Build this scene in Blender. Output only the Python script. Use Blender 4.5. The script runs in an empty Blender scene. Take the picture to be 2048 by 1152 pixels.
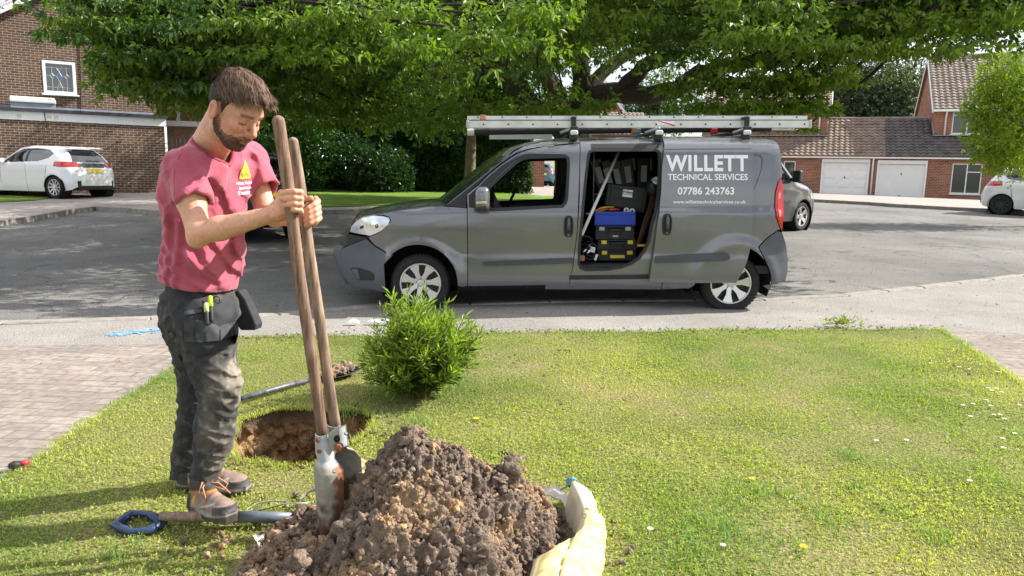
import bpy, bmesh, math, random
import numpy as np
from mathutils import Vector, Matrix
from mathutils import noise as mnoise

# ---------------------------------------------------------------- camera
F=1479.0; PITCH=math.radians(8.8); ROLL=0.02; CH=1.30
sc=bpy.context.scene
COL=sc.collection
cam=bpy.data.cameras.new("camera"); camo=bpy.data.objects.new("camera",cam); COL.objects.link(camo)
cam.sensor_width=36.0; cam.lens=36.0*F/2048.0; cam.clip_start=0.05; cam.clip_end=2000
_a=math.pi/2-PITCH
_Rx=np.array([[1,0,0],[0,math.cos(_a),-math.sin(_a)],[0,math.sin(_a),math.cos(_a)]])
_Rz=np.array([[math.cos(ROLL),-math.sin(ROLL),0],[math.sin(ROLL),math.cos(ROLL),0],[0,0,1]])
RM=_Rx@_Rz; C0=np.array([0,0,CH])
camo.matrix_world=Matrix([[*RM[0],0],[*RM[1],0],[*RM[2],CH],[0,0,0,1]])
sc.camera=camo
# ---------------------------------------------------------------- sun, sky, exposure
SUNV=Vector((1.25,0.34,0.98)).normalized()
SUN_EL=math.asin(SUNV.z); SUN_AZ=math.atan2(SUNV.x,SUNV.y)
sl=bpy.data.lights.new("sun","SUN"); sl.energy=5.0; sl.angle=math.radians(0.5); sl.color=(1.0,0.955,0.88)
so=bpy.data.objects.new("sun",sl); COL.objects.link(so)
so.rotation_euler=SUNV.to_track_quat('Z','Y').to_euler(); so.location=(30,10,40)
world=bpy.data.worlds.new("World"); sc.world=world; world.use_nodes=True
wn=world.node_tree.nodes; wl=world.node_tree.links
for n in list(wn): wn.remove(n)
wo=wn.new("ShaderNodeOutputWorld"); bg=wn.new("ShaderNodeBackground"); bg.inputs[1].default_value=0.10
sky=wn.new("ShaderNodeTexSky"); sky.sky_type='NISHITA'; sky.sun_disc=False
sky.sun_elevation=SUN_EL; sky.sun_rotation=SUN_AZ; sky.air_density=1.0; sky.dust_density=1.5
tcw=wn.new("ShaderNodeTexCoord"); nzw=wn.new("ShaderNodeTexNoise"); nzw.inputs["Scale"].default_value=2.2; nzw.inputs["Detail"].default_value=8
mpw=wn.new("ShaderNodeMapping"); mpw.inputs["Scale"].default_value=(1,1,2.6)
crw=wn.new("ShaderNodeValToRGB"); crw.color_ramp.elements[0].position=0.38; crw.color_ramp.elements[1].position=0.56
mxw=wn.new("ShaderNodeMix"); mxw.data_type='RGBA'; mxw.inputs[7].default_value=(7.6,7.7,8.0,1)
wl.new(tcw.outputs["Generated"],mpw.inputs[0]); wl.new(mpw.outputs[0],nzw.inputs["Vector"]); wl.new(nzw.outputs["Fac"],crw.inputs[0])
wl.new(crw.outputs[0],mxw.inputs[0]); wl.new(sky.outputs[0],mxw.inputs[6]); wl.new(mxw.outputs[2],bg.inputs[0]); wl.new(bg.outputs[0],wo.inputs[0])
sc.view_settings.view_transform='Standard'; sc.view_settings.look='None'; sc.view_settings.gamma=1
sc.view_settings.exposure=1.0
sc.cycles.max_bounces=8; sc.cycles.transparent_max_bounces=16; sc.cycles.use_denoising=True
sc.cycles.caustics_reflective=False; sc.cycles.caustics_refractive=False

# ---------------------------------------------------------------- helpers
rng=np.random.default_rng(7); random.seed(7)
def S(t): t=np.clip(t,0,1); return t*t*(3-2*t)
def gz(x,y):
    x=np.asarray(x,float); y=np.asarray(y,float)
    return -.07*S((.8-x)/1.8)*S((y-6.2)/.8)*(1-S((y-12)/6))+0.45*S((np.asarray(y,float)-8)/24)-0.2*S((np.asarray(x,float)-15)/15)*S((np.asarray(y,float)-20)/20)
def ray(px,py): return RM@np.array([(px-1024)/F,(576-py)/F,-1.0])
def W(px,py,Y):
    d=ray(px,py); return C0+d*(Y/d[1])
def G(px,py,off=0.0):
    d=ray(px,py); z=off
    for _ in range(40):
        t=(z-CH)/min(d[2],-1e-4); p=C0+d*t; z=0.5*z+0.5*(float(gz(p[0],p[1]))+off)
    return p
def V3(p): return Vector((float(p[0]),float(p[1]),float(p[2])))
def lerp(a,b,t): return a+(b-a)*t
_mats={}
def mat(name,col=(.5,.5,.5),rough=.6,metal=0,spec=.5,coat=0,nscale=0,namt=.2,bump=0,bscale=50,emit=None,trans=0,alpha=1,col2=None,bdist=.01,attr=None,attrmix=1,ior=1.45):
    if name in _mats: return _mats[name]
    m=bpy.data.materials.new(name); m.use_nodes=True; nt=m.node_tree; N=nt.nodes; L=nt.links
    b=N["Principled BSDF"]
    b.inputs["Base Color"].default_value=(*col,1); b.inputs["Roughness"].default_value=rough; b.inputs["Metallic"].default_value=metal
    b.inputs["Specular IOR Level"].default_value=spec; b.inputs["Coat Weight"].default_value=coat; b.inputs["Coat Roughness"].default_value=.04
    b.inputs["Transmission Weight"].default_value=trans; b.inputs["Alpha"].default_value=alpha; b.inputs["IOR"].default_value=ior
    tc=N.new("ShaderNodeTexCoord")
    base=None
    if attr:
        at=N.new("ShaderNodeAttribute"); at.attribute_name=attr; base=at.outputs["Color"]
    if nscale:
        nz=N.new("ShaderNodeTexNoise"); nz.inputs["Scale"].default_value=nscale; nz.inputs["Detail"].default_value=7; nz.inputs["Roughness"].default_value=.65
        L.new(tc.outputs["Object"],nz.inputs["Vector"])
        cr=N.new("ShaderNodeValToRGB"); cr.color_ramp.elements[0].position=.3; cr.color_ramp.elements[1].position=.7
        L.new(nz.outputs["Fac"],cr.inputs[0])
        if base is None:
            c2=col2 if col2 else tuple(c*(1+namt) for c in col)
            c1=col if col2 else tuple(c*(1-namt) for c in col)
            cr.color_ramp.elements[0].color=(*c1,1); cr.color_ramp.elements[1].color=(*c2,1)
            base=cr.outputs[0]
        else:
            cr.color_ramp.elements[0].color=(1-namt,)*3+(1,); cr.color_ramp.elements[1].color=(1+namt,)*3+(1,)
            mx=N.new("ShaderNodeMix"); mx.data_type='RGBA'; mx.blend_type='MULTIPLY'; mx.inputs[0].default_value=1
            L.new(base,mx.inputs[6]); L.new(cr.outputs[0],mx.inputs[7]); base=mx.outputs[2]
    if base is not None: L.new(base,b.inputs["Base Color"])
    if bump:
        n2=N.new("ShaderNodeTexNoise"); n2.inputs["Scale"].default_value=bscale; n2.inputs["Detail"].default_value=6
        L.new(tc.outputs["Object"],n2.inputs["Vector"])
        bp=N.new("ShaderNodeBump"); bp.inputs["Strength"].default_value=bump; bp.inputs["Distance"].default_value=bdist
        L.new(n2.outputs["Fac"],bp.inputs["Height"]); L.new(bp.outputs[0],b.inputs["Normal"])
    if emit: b.inputs["Emission Color"].default_value=(*emit,1); b.inputs["Emission Strength"].default_value=1
    _mats[name]=m; return m
def tagp(o,label=None,cat=None,group=None,kind=None):
    if label: o["label"]=label
    if cat: o["category"]=cat
    if group: o["group"]=group
    if kind: o["kind"]=kind
    return o
def npmesh(name,verts,faces,mats,parent=None,smooth=True,cols=None,fcols=None,mi=None):
    """verts (n,3); faces: array (m,k) or list of arrays/lists"""
    me=bpy.data.meshes.new(name); verts=np.asarray(verts,dtype=np.float32).reshape(-1,3)
    if isinstance(faces,np.ndarray):
        k=faces.shape[1]; m=len(faces); me.vertices.add(len(verts)); me.vertices.foreach_set("co",verts.ravel())
        me.loops.add(m*k); me.polygons.add(m)
        me.loops.foreach_set("vertex_index",faces.astype(np.int32).ravel())
        me.polygons.foreach_set("loop_start",np.arange(0,m*k,k,dtype=np.int32))
        me.polygons.foreach_set("loop_total",np.full(m,k,dtype=np.int32))
    else:
        me.from_pydata([tuple(map(float,v)) for v in verts],[],[tuple(int(i) for i in f) for f in faces])
    if cols is not None:
        ca=me.color_attributes.new("col",'FLOAT_COLOR','POINT')
        c=np.ones((len(verts),4),dtype=np.float32); c[:,:3]=cols; ca.data.foreach_set("color",c.ravel())
    if not isinstance(mats,(list,tuple)): mats=[mats]
    for m_ in mats: me.materials.append(m_)
    if mi is not None: me.polygons.foreach_set("material_index",np.asarray(mi,dtype=np.int32))
    me.update(calc_edges=True); 
    me.polygons.foreach_set("use_smooth",np.full(len(me.polygons),bool(smooth)))
    o=bpy.data.objects.new(name,me); COL.objects.link(o)
    if parent: o.parent=parent
    return o
def empty(name,loc,label,cat,group=None,rz=0,kind=None):
    o=bpy.data.objects.new(name,None); COL.objects.link(o); o.location=V3(loc); o.rotation_euler=(0,0,rz); o.empty_display_size=.1
    return tagp(o,label,cat,group,kind)
def bmobj(name,bm,m,parent=None,smooth=False,bevel=0,seg=2,auto=None):
    me=bpy.data.meshes.new(name); bm.normal_update(); bm.to_mesh(me); bm.free()
    for mm in (m if isinstance(m,(list,tuple)) else [m]): me.materials.append(mm)
    for p in me.polygons: p.use_smooth=smooth
    if smooth and auto: me.set_sharp_from_angle(angle=math.radians(auto))
    o=bpy.data.objects.new(name,me); COL.objects.link(o)
    if parent: o.parent=parent
    if bevel:
        b=o.modifiers.new("b","BEVEL"); b.width=bevel; b.segments=seg; b.limit_method='ANGLE'; b.angle_limit=math.radians(40)
    return o
def box(bm,c,s,R=None,mi=0):
    """c centre, s full sizes"""
    r=bmesh.ops.create_cube(bm,size=1.0)
    M=Matrix.Translation(Vector(c))@(R.to_4x4() if R is not None else Matrix.Identity(4))@Matrix.Diagonal((*s,1))
    bmesh.ops.transform(bm,matrix=M,verts=r['verts'])
    if mi:
        for v in r['verts']:
            for f in v.link_faces: f.material_index=mi
    return r['verts']
def frame_along(d):
    d=Vector(d).normalized(); up=Vector((0,0,1)) if abs(d.z)<.95 else Vector((0,1,0))
    u=d.cross(up).normalized(); v=d.cross(u).normalized(); return u,v
def tube(bm,pts,rad,n=10,cap=True,mi=0,flat=None):
    pts=[Vector(p) for p in pts]
    if not hasattr(rad,'__len__'): rad=[rad]*len(pts)
    rings=[]; prev=None
    for i,p in enumerate(pts):
        d=(pts[min(i+1,len(pts)-1)]-pts[max(i-1,0)])
        if d.length<1e-9: d=Vector((0,0,1))
        d.normalize()
        if prev is None: u,v=frame_along(d)
        else:
            u=prev-d*prev.dot(d)
            if u.length<1e-6: u,_=frame_along(d)
            u.normalize(); v=d.cross(u)
        prev=u
        ky=1.0 if flat is None else flat
        rings.append([bm.verts.new(p+u*math.cos(2*math.pi*k/n)*rad[i]+v*math.sin(2*math.pi*k/n)*rad[i]*ky) for k in range(n)])
    for a,b in zip(rings,rings[1:]):
        for k in range(n):
            f=bm.faces.new((a[k],a[(k+1)%n],b[(k+1)%n],b[k])); f.material_index=mi; f.smooth=True
    if cap:
        f=bm.faces.new(rings[0][::-1]); f.material_index=mi
        f=bm.faces.new(rings[-1]); f.material_index=mi
    return rings
def lathe(bm,prof,n=32,M=None,mi=0,close=False):
    """prof: list of (r,h); axis = local z"""
    M=M or Matrix.Identity(4); rings=[]
    for r,h in prof: rings.append([bm.verts.new(M@Vector((r*math.cos(2*math.pi*k/n),r*math.sin(2*math.pi*k/n),h))) for k in range(n)])
    for a,b in zip(rings,rings[1:]):
        for k in range(n):
            f=bm.faces.new((a[k],a[(k+1)%n],b[(k+1)%n],b[k])); f.material_index=mi; f.smooth=True
    return rings
def prism(bm,poly,ext,mi=0):
    """poly: 3d points; ext vector"""
    ext=Vector(ext); a=[bm.verts.new(Vector(p)) for p in poly]; b=[bm.verts.new(Vector(p)+ext) for p in poly]
    f=bm.faces.new(a); g=bm.faces.new(b[::-1]); f.material_index=g.material_index=mi
    n=len(a)
    for i in range(n):
        h=bm.faces.new((a[i],b[i],b[(i+1)%n],a[(i+1)%n])); h.material_index=mi
    return a+b
def cut_grid(bm,axis,vals):
    no=[0,0,0]; no[axis]=1
    for v in vals:
        co=[0,0,0]; co[axis]=v
        bmesh.ops.bisect_plane(bm,geom=bm.verts[:]+bm.edges[:]+bm.faces[:],plane_co=co,plane_no=no,dist=1e-5)
def sheet(name,poly,off,m,cell=1.0,kind='structure',zf=None,parent=None):
    bm=bmesh.new(); vs=[bm.verts.new((p[0],p[1],0)) for p in poly]; f=bm.faces.new(vs)
    xs=[p[0] for p in poly]; ys=[p[1] for p in poly]
    bmesh.ops.triangulate(bm,faces=[f])
    cut_grid(bm,0,np.arange(math.floor(min(xs)/cell)*cell,max(xs),cell)); cut_grid(bm,1,np.arange(math.floor(min(ys)/cell)*cell,max(ys),cell))
    for v in bm.verts: v.co.z=float(gz(v.co.x,v.co.y))+off+(zf(v.co.x,v.co.y) if zf else 0)
    bmesh.ops.recalc_face_normals(bm,faces=bm.faces)
    for f in bm.faces:
        if f.normal.z<0: f.normal_flip()
    o=bmobj(name,bm,m,parent,smooth=True)
    if kind: o["kind"]=kind
    return o
def copy_tree(o,parent=None):
    c=o.copy(); COL.objects.link(c); c.parent=parent
    for ch in list(o.children): copy_tree(ch,c)
    return c
def text_mesh(s,size,ext=0.0,bold=0.0,spacing=1.0,sx=1.0):
    cu=bpy.data.curves.new("t",'FONT'); cu.body=s; cu.size=size; cu.extrude=ext; cu.offset=bold; cu.space_character=spacing
    cu.align_x='CENTER'; cu.align_y='CENTER'; cu.resolution_u=3
    o=bpy.data.objects.new("t",cu); COL.objects.link(o)
    dg=bpy.context.evaluated_depsgraph_get(); me=bpy.data.meshes.new_from_object(o.evaluated_get(dg))
    bpy.data.objects.remove(o); 
    if sx!=1.0:
        for v in me.vertices: v.co.x*=sx
    return me
def place_mesh(name,me,M,m,parent=None):
    me.transform(M); me.materials.clear(); me.materials.append(m)
    o=bpy.data.objects.new(name,me); COL.objects.link(o)
    if parent: o.parent=parent
    return o
def inpoly(x,y,poly):
    x=np.asarray(x); y=np.asarray(y); r=np.zeros(x.shape,bool); n=len(poly)
    for i in range(n):
        x1,y1=poly[i][0],poly[i][1]; x2,y2=poly[(i+1)%n][0],poly[(i+1)%n][1]
        if y1==y2: continue
        c=((y1>y)!=(y2>y))&(x<(x2-x1)*(y-y1)/(y2-y1)+x1); r^=c
    return r
# ---- vectorised value noise (numpy)
_P=np.random.default_rng(11).random((64,64,64)).astype(np.float32)
def vn(x,y,z,s=1.0,seed=0):
    x=np.asarray(x)*s+seed*7.31; y=np.asarray(y)*s+seed*3.17; z=np.asarray(z)*s+seed*5.77
    xi=np.floor(x).astype(int); yi=np.floor(y).astype(int); zi=np.floor(z).astype(int)
    fx=x-xi; fy=y-yi; fz=z-zi; fx=fx*fx*(3-2*fx); fy=fy*fy*(3-2*fy); fz=fz*fz*(3-2*fz)
    def p(a,b,c): return _P[(xi+a)&63,(yi+b)&63,(zi+c)&63]
    return ((p(0,0,0)*(1-fx)+p(1,0,0)*fx)*(1-fy)+(p(0,1,0)*(1-fx)+p(1,1,0)*fx)*fy)*(1-fz)+((p(0,0,1)*(1-fx)+p(1,0,1)*fx)*(1-fy)+(p(0,1,1)*(1-fx)+p(1,1,1)*fx)*fy)*fz
def fbm(x,y,z,s=1.0,o=4,seed=0,g=.5):
    r=0; a=1; t=0
    for i in range(o): r=r+a*vn(x,y,z,s*2**i,seed+i); t+=a; a*=g
    return r/t
# ---- implicit surfaces
def surfnet(f,lo,hi,h,block=24):
    lo=np.array(lo,float); hi=np.array(hi,float); n=np.ceil((hi-lo)/h).astype(int)+1
    val=np.empty(n,dtype=np.float32)
    # coarse pass: centre of block, skip blocks that are far
    for i in range(0,n[0],block):
        for j in range(0,n[1],block):
            for k in range(0,n[2],block):
                e=np.minimum([i+block,j+block,k+block],n)
                c=lo+(np.array([i,j,k])+e-1)*h/2; half=np.linalg.norm((e-1-np.array([i,j,k]))*h/2)
                d=float(f(np.array([c[0]]),np.array([c[1]]),np.array([c[2]]))[0])
                if abs(d)>half*1.25+.035: val[i:e[0],j:e[1],k:e[2]]=d; continue
                X,Y,Z=np.meshgrid(lo[0]+np.arange(i,e[0])*h,lo[1]+np.arange(j,e[1])*h,lo[2]+np.arange(k,e[2])*h,indexing='ij')
                val[i:e[0],j:e[1],k:e[2]]=f(X.ravel(),Y.ravel(),Z.ravel()).reshape(X.shape)
    ins=val<0
    m=n-1
    cnt=np.zeros(m,np.int8)
    for a in (0,1):
        for b in (0,1):
            for c in (0,1): cnt+=ins[a:m[0]+a,b:m[1]+b,c:m[2]+c]
    act=np.argwhere((cnt>0)&(cnt<8)); idx=-np.ones(m,np.int32); idx[tuple(act.T)]=np.arange(len(act))
    s=np.zeros((len(act),3)); w=np.zeros(len(act))
    cor=[(a,b,c) for a in (0,1) for b in (0,1) for c in (0,1)]
    cv={c:val[act[:,0]+c[0],act[:,1]+c[1],act[:,2]+c[2]] for c in cor}
    for c in cor:
        for ax in range(3):
            if c[ax]==0:
                d=list(c); d[ax]=1; d=tuple(d); a=cv[c]; b=cv[d]; x=(a<0)!=(b<0)
                t=np.where(x,a/np.where(x,a-b,1),0); p=np.array(c,float)[None,:].repeat(len(act),0); p[:,ax]+=t
                s+=p*x[:,None]; w+=x
    V=lo+(act+s/w[:,None])*h
    Fs=[]
    for ax in range(3):
        u,v=(ax+1)%3,(ax+2)%3
        sl0=[slice(0,n[i]) for i in range(3)]; sl1=list(sl0); sl0[ax]=slice(0,n[ax]-1); sl1[ax]=slice(1,n[ax])
        A=ins[tuple(sl0)]; B=ins[tuple(sl1)]; e=np.argwhere(A!=B)
        e=e[(e[:,u]>0)&(e[:,v]>0)&(e[:,u]<n[u]-1)&(e[:,v]<n[v]-1)]
        flip=A[tuple(e.T)]
        du=np.zeros(3,int); du[u]=1; dv=np.zeros(3,int); dv[v]=1
        q=np.stack([idx[tuple((e-du-dv).T)],idx[tuple((e-dv).T)],idx[tuple(e.T)],idx[tuple((e-du).T)]],1)
        q[~flip]=q[~flip][:,::-1]; Fs.append(q)
    return V,np.concatenate(Fs)
def smin(a,b,k):
    h=np.clip(.5+.5*(b-a)/k,0,1); return b*(1-h)+a*h-k*h*(1-h)
def smax(a,b,k): return -smin(-a,-b,k)
def sd_cap(X,Y,Z,a,b,ra,rb,sy=None):
    a=np.asarray(a,float); b=np.asarray(b,float); d=b-a; L2=d@d
    t=np.clip(((X-a[0])*d[0]+(Y-a[1])*d[1]+(Z-a[2])*d[2])/L2,0,1)
    return np.sqrt((X-a[0]-t*d[0])**2+(Y-a[1]-t*d[1])**2+(Z-a[2]-t*d[2])**2)-(ra+(rb-ra)*t)
def sd_ell(X,Y,Z,c,r,R=None):
    x=X-c[0]; y=Y-c[1]; z=Z-c[2]
    if R is not None: x,y,z=(R[0][0]*x+R[1][0]*y+R[2][0]*z, R[0][1]*x+R[1][1]*y+R[2][1]*z, R[0][2]*x+R[1][2]*y+R[2][2]*z)
    k0=np.sqrt((x/r[0])**2+(y/r[1])**2+(z/r[2])**2); k1=np.sqrt((x/r[0]**2)**2+(y/r[1]**2)**2+(z/r[2]**2)**2)+1e-9
    return k0*(k0-1)/k1
def vnormals(V,Fq):
    n=np.zeros_like(V); a=V[Fq[:,0]];b=V[Fq[:,1]];c=V[Fq[:,2]];d=V[Fq[:,3]]; fn=np.cross(c-a,d-b)
    for k in range(4): np.add.at(n,Fq[:,k],fn)
    return n/(np.linalg.norm(n,axis=1,keepdims=True)+1e-12)
# ================================================================ GROUND
def nodes_of(m): return m.node_tree.nodes,m.node_tree.links
def asphalt(name,c1,c2,grit=400,big=.35,crack=False,rough=.9):
    m=bpy.data.materials.new(name); m.use_nodes=True; N,L=nodes_of(m); b=N["Principled BSDF"]; b.inputs["Roughness"].default_value=rough; b.inputs["Specular IOR Level"].default_value=.25
    tc=N.new("ShaderNodeTexCoord")
    n1=N.new("ShaderNodeTexNoise"); n1.inputs["Scale"].default_value=big; n1.inputs["Detail"].default_value=9; n1.inputs["Roughness"].default_value=.7
    n2=N.new("ShaderNodeTexNoise"); n2.inputs["Scale"].default_value=grit/6; n2.inputs["Detail"].default_value=3
    vo=N.new("ShaderNodeTexVoronoi"); vo.inputs["Scale"].default_value=grit/4
    for n in (n1,n2,vo): L.new(tc.outputs["Object"],n.inputs["Vector"])
    r1=N.new("ShaderNodeValToRGB"); r1.color_ramp.elements[0].position=.32; r1.color_ramp.elements[1].position=.68
    r1.color_ramp.elements[0].color=(*c1,1); r1.color_ramp.elements[1].color=(*c2,1); L.new(n1.outputs["Fac"],r1.inputs[0])
    r2=N.new("ShaderNodeValToRGB"); r2.color_ramp.elements[0].position=.3; r2.color_ramp.elements[0].color=(.55,.55,.55,1); r2.color_ramp.elements[1].position=.72; r2.color_ramp.elements[1].color=(1.5,1.5,1.48,1); L.new(n2.outputs["Fac"],r2.inputs[0])
    r3=N.new("ShaderNodeValToRGB"); r3.color_ramp.elements[0].color=(.7,.7,.72,1); r3.color_ramp.elements[1].color=(1.3,1.28,1.25,1); L.new(vo.outputs["Color"],r3.inputs[0])
    m1=N.new("ShaderNodeMix"); m1.data_type='RGBA'; m1.blend_type='MULTIPLY'; m1.inputs[0].default_value=1
    m2=N.new("ShaderNodeMix"); m2.data_type='RGBA'; m2.blend_type='MULTIPLY'; m2.inputs[0].default_value=1
    L.new(r1.outputs[0],m1.inputs[6]); L.new(r2.outputs[0],m1.inputs[7]); L.new(m1.outputs[2],m2.inputs[6]); L.new(r3.outputs[0],m2.inputs[7])
    last=m2.outputs[2]
    if crack:
        v=N.new("ShaderNodeTexVoronoi"); v.feature='DISTANCE_TO_EDGE'; v.inputs["Scale"].default_value=.42
        nw=N.new("ShaderNodeTexNoise"); nw.inputs["Scale"].default_value=1.3; nw.inputs["Detail"].default_value=5
        va=N.new("ShaderNodeVectorMath"); va.operation='ADD'; L.new(tc.outputs["Object"],nw.inputs["Vector"]); L.new(tc.outputs["Object"],va.inputs[0]); L.new(nw.outputs["Color"],va.inputs[1]); L.new(va.outputs[0],v.inputs["Vector"])
        rc=N.new("ShaderNodeValToRGB"); rc.color_ramp.elements[0].position=0; rc.color_ramp.elements[1].position=.012; rc.color_ramp.elements[0].color=(.45,.45,.45,1); rc.color_ramp.elements[1].color=(1,1,1,1)
        L.new(v.outputs["Distance"],rc.inputs[0]); m3=N.new("ShaderNodeMix"); m3.data_type='RGBA'; m3.blend_type='MULTIPLY'; m3.inputs[0].default_value=.8
        L.new(last,m3.inputs[6]); L.new(rc.outputs[0],m3.inputs[7]); last=m3.outputs[2]
    L.new(last,b.inputs["Base Color"])
    bp=N.new("ShaderNodeBump"); bp.inputs["Strength"].default_value=.7; bp.inputs["Distance"].default_value=.006; L.new(n2.outputs["Fac"],bp.inputs["Height"]); L.new(bp.outputs[0],b.inputs["Normal"])
    return m
def brickmat(name,c1,c2,mortar,bw=.215,bh=.065,ms=.01,bump=.5,rot=0,horiz=False,dark=None,offset=.5,var=.0):
    """brick pattern in metres, coordinates: horizontal distance along the face, height (uses UV)"""
    m=bpy.data.materials.new(name); m.use_nodes=True; N,L=nodes_of(m); b=N["Principled BSDF"]; b.inputs["Roughness"].default_value=.9; b.inputs["Specular IOR Level"].default_value=.2
    tc=N.new("ShaderNodeTexCoord"); mp=N.new("ShaderNodeMapping"); mp.inputs["Rotation"].default_value=(0,0,rot)
    L.new(tc.outputs["UV"],mp.inputs[0])
    br=N.new("ShaderNodeTexBrick"); br.inputs["Scale"].default_value=1; br.inputs["Brick Width"].default_value=bw+ms; br.inputs["Row Height"].default_value=bh+ms
    br.inputs["Mortar Size"].default_value=ms/2; br.inputs["Mortar Smooth"].default_value=.1; br.inputs["Bias"].default_value=0; br.offset=offset
    br.inputs["Color1"].default_value=(*c1,1); br.inputs["Color2"].default_value=(*c2,1); br.inputs["Mortar"].default_value=(*mortar,1)
    L.new(mp.outputs[0],br.inputs["Vector"])
    nz=N.new("ShaderNodeTexNoise"); nz.inputs["Scale"].default_value=1.1; nz.inputs["Detail"].default_value=8; nz.inputs["Roughness"].default_value=.7; L.new(mp.outputs[0],nz.inputs["Vector"])
    rr=N.new("ShaderNodeValToRGB"); rr.color_ramp.elements[0].position=.3; rr.color_ramp.elements[1].position=.7; rr.color_ramp.elements[0].color=(.72,.72,.74,1); rr.color_ramp.elements[1].color=(1.2,1.18,1.15,1); L.new(nz.outputs["Fac"],rr.inputs[0])
    nf=N.new("ShaderNodeTexNoise"); nf.inputs["Scale"].default_value=22; nf.inputs["Detail"].default_value=4; L.new(mp.outputs[0],nf.inputs["Vector"])
    rf=N.new("ShaderNodeValToRGB"); rf.color_ramp.elements[0].position=.25; rf.color_ramp.elements[1].position=.75; rf.color_ramp.elements[0].color=(.7,.7,.7,1); rf.color_ramp.elements[1].color=(1.3,1.3,1.3,1); L.new(nf.outputs["Fac"],rf.inputs[0])
    a=N.new("ShaderNodeMix"); a.data_type='RGBA'; a.blend_type='MULTIPLY'; a.inputs[0].default_value=1; L.new(br.outputs["Color"],a.inputs[6]); L.new(rr.outputs[0],a.inputs[7])
    c=N.new("ShaderNodeMix"); c.data_type='RGBA'; c.blend_type='MULTIPLY'; c.inputs[0].default_value=1; L.new(a.outputs[2],c.inputs[6]); L.new(rf.outputs[0],c.inputs[7])
    L.new(c.outputs[2],b.inputs["Base Color"])
    bp=N.new("ShaderNodeBump"); bp.inputs["Strength"].default_value=bump; bp.inputs["Distance"].default_value=.008; bp.invert=True
    L.new(br.outputs["Fac"],bp.inputs["Height"]); L.new(bp.outputs[0],b.inputs["Normal"])
    return m
def uv_planar(o,ax=(1,0,0),ay=(0,0,1)):
    me=o.data; uv=me.uv_layers.new(name="UVMap"); co=np.empty(len(me.vertices)*3,np.float32); me.vertices.foreach_get("co",co); co=co.reshape(-1,3)
    li=np.empty(len(me.loops),np.int32); me.loops.foreach_get("vertex_index",li); p=co[li]
    uv.data.foreach_set("uv",np.stack([p@np.array(ax,np.float32),p@np.array(ay,np.float32)],1).astype(np.float32).ravel()); return o
def uv_box(o,rz=0):
    """horizontal distance / height for every vertical face, by face normal"""
    me=o.data; uv=me.uv_layers.new(name="UVMap")
    for p in me.polygons:
        n=p.normal
        for li in p.loop_indices:
            v=me.vertices[me.loops[li].vertex_index].co
            if abs(n.z)>.8: c=(v.x,v.y)
            elif abs(n.x)>abs(n.y): c=(v.y,v.z)
            else: c=(v.x,v.z)
            uv.data[li].uv=c
    return o
M_road=asphalt("asphalt_road",(.10,.098,.095),(.215,.208,.195),grit=420,crack=True)
M_path=asphalt("asphalt_path",(.20,.185,.172),(.30,.28,.26),grit=500,big=.9)
M_conc=asphalt("concrete",(.34,.32,.29),(.46,.44,.40),grit=300,big=.7)
M_kerb=mat("kerb_stone",(.26,.24,.21),.9,nscale=9,namt=.3,bump=.4,bscale=60)
M_block=brickmat("block_paving",(.235,.20,.175),(.30,.26,.23),(.16,.14,.12),.20,.10,.008,bump=.5,rot=math.radians(3))
M_soil=mat("bare_soil",(.16,.10,.06),.95,nscale=14,namt=.45,bump=1,bscale=40,bdist=.03)
def grassmat(name,c1,c2,c3):
    m=bpy.data.materials.new(name); m.use_nodes=True; N,L=nodes_of(m); b=N["Principled BSDF"]; b.inputs["Roughness"].default_value=.95; b.inputs["Specular IOR Level"].default_value=.1
    tc=N.new("ShaderNodeTexCoord"); n1=N.new("ShaderNodeTexNoise"); n1.inputs["Scale"].default_value=1.3; n1.inputs["Detail"].default_value=7
    n2=N.new("ShaderNodeTexNoise"); n2.inputs["Scale"].default_value=70; n2.inputs["Detail"].default_value=5
    L.new(tc.outputs["Object"],n1.inputs["Vector"]); L.new(tc.outputs["Object"],n2.inputs["Vector"])
    r=N.new("ShaderNodeValToRGB"); e=r.color_ramp.elements; e[0].position=.35; e[0].color=(*c1,1); e[1].position=.68; e[1].color=(*c3,1); k=e.new(.5); k.color=(*c2,1); L.new(n1.outputs["Fac"],r.inputs[0])
    r2=N.new("ShaderNodeValToRGB"); r2.color_ramp.elements[0].position=.3; r2.color_ramp.elements[0].color=(.45,.45,.45,1); r2.color_ramp.elements[1].position=.7; r2.color_ramp.elements[1].color=(1.5,1.5,1.5,1); L.new(n2.outputs["Fac"],r2.inputs[0])
    a=N.new("ShaderNodeMix"); a.data_type='RGBA'; a.blend_type='MULTIPLY'; a.inputs[0].default_value=1; L.new(r.outputs[0],a.inputs[6]); L.new(r2.outputs[0],a.inputs[7]); L.new(a.outputs[2],b.inputs["Base Color"])
    bp=N.new("ShaderNodeBump"); bp.inputs["Strength"].default_value=1; bp.inputs["Distance"].default_value=.02; L.new(n2.outputs["Fac"],bp.inputs["Height"]); L.new(bp.outputs[0],b.inputs["Normal"])
    return m
M_lawnbase=grassmat("lawn_base",(.13,.14,.04),(.19,.185,.07),(.25,.21,.10))
M_fargrass=grassmat("far_grass",(.10,.18,.03),(.14,.23,.035),(.18,.26,.05))
M_earthbase=grassmat("ground_base",(.10,.14,.04),(.14,.18,.05),(.2,.2,.1))

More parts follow.
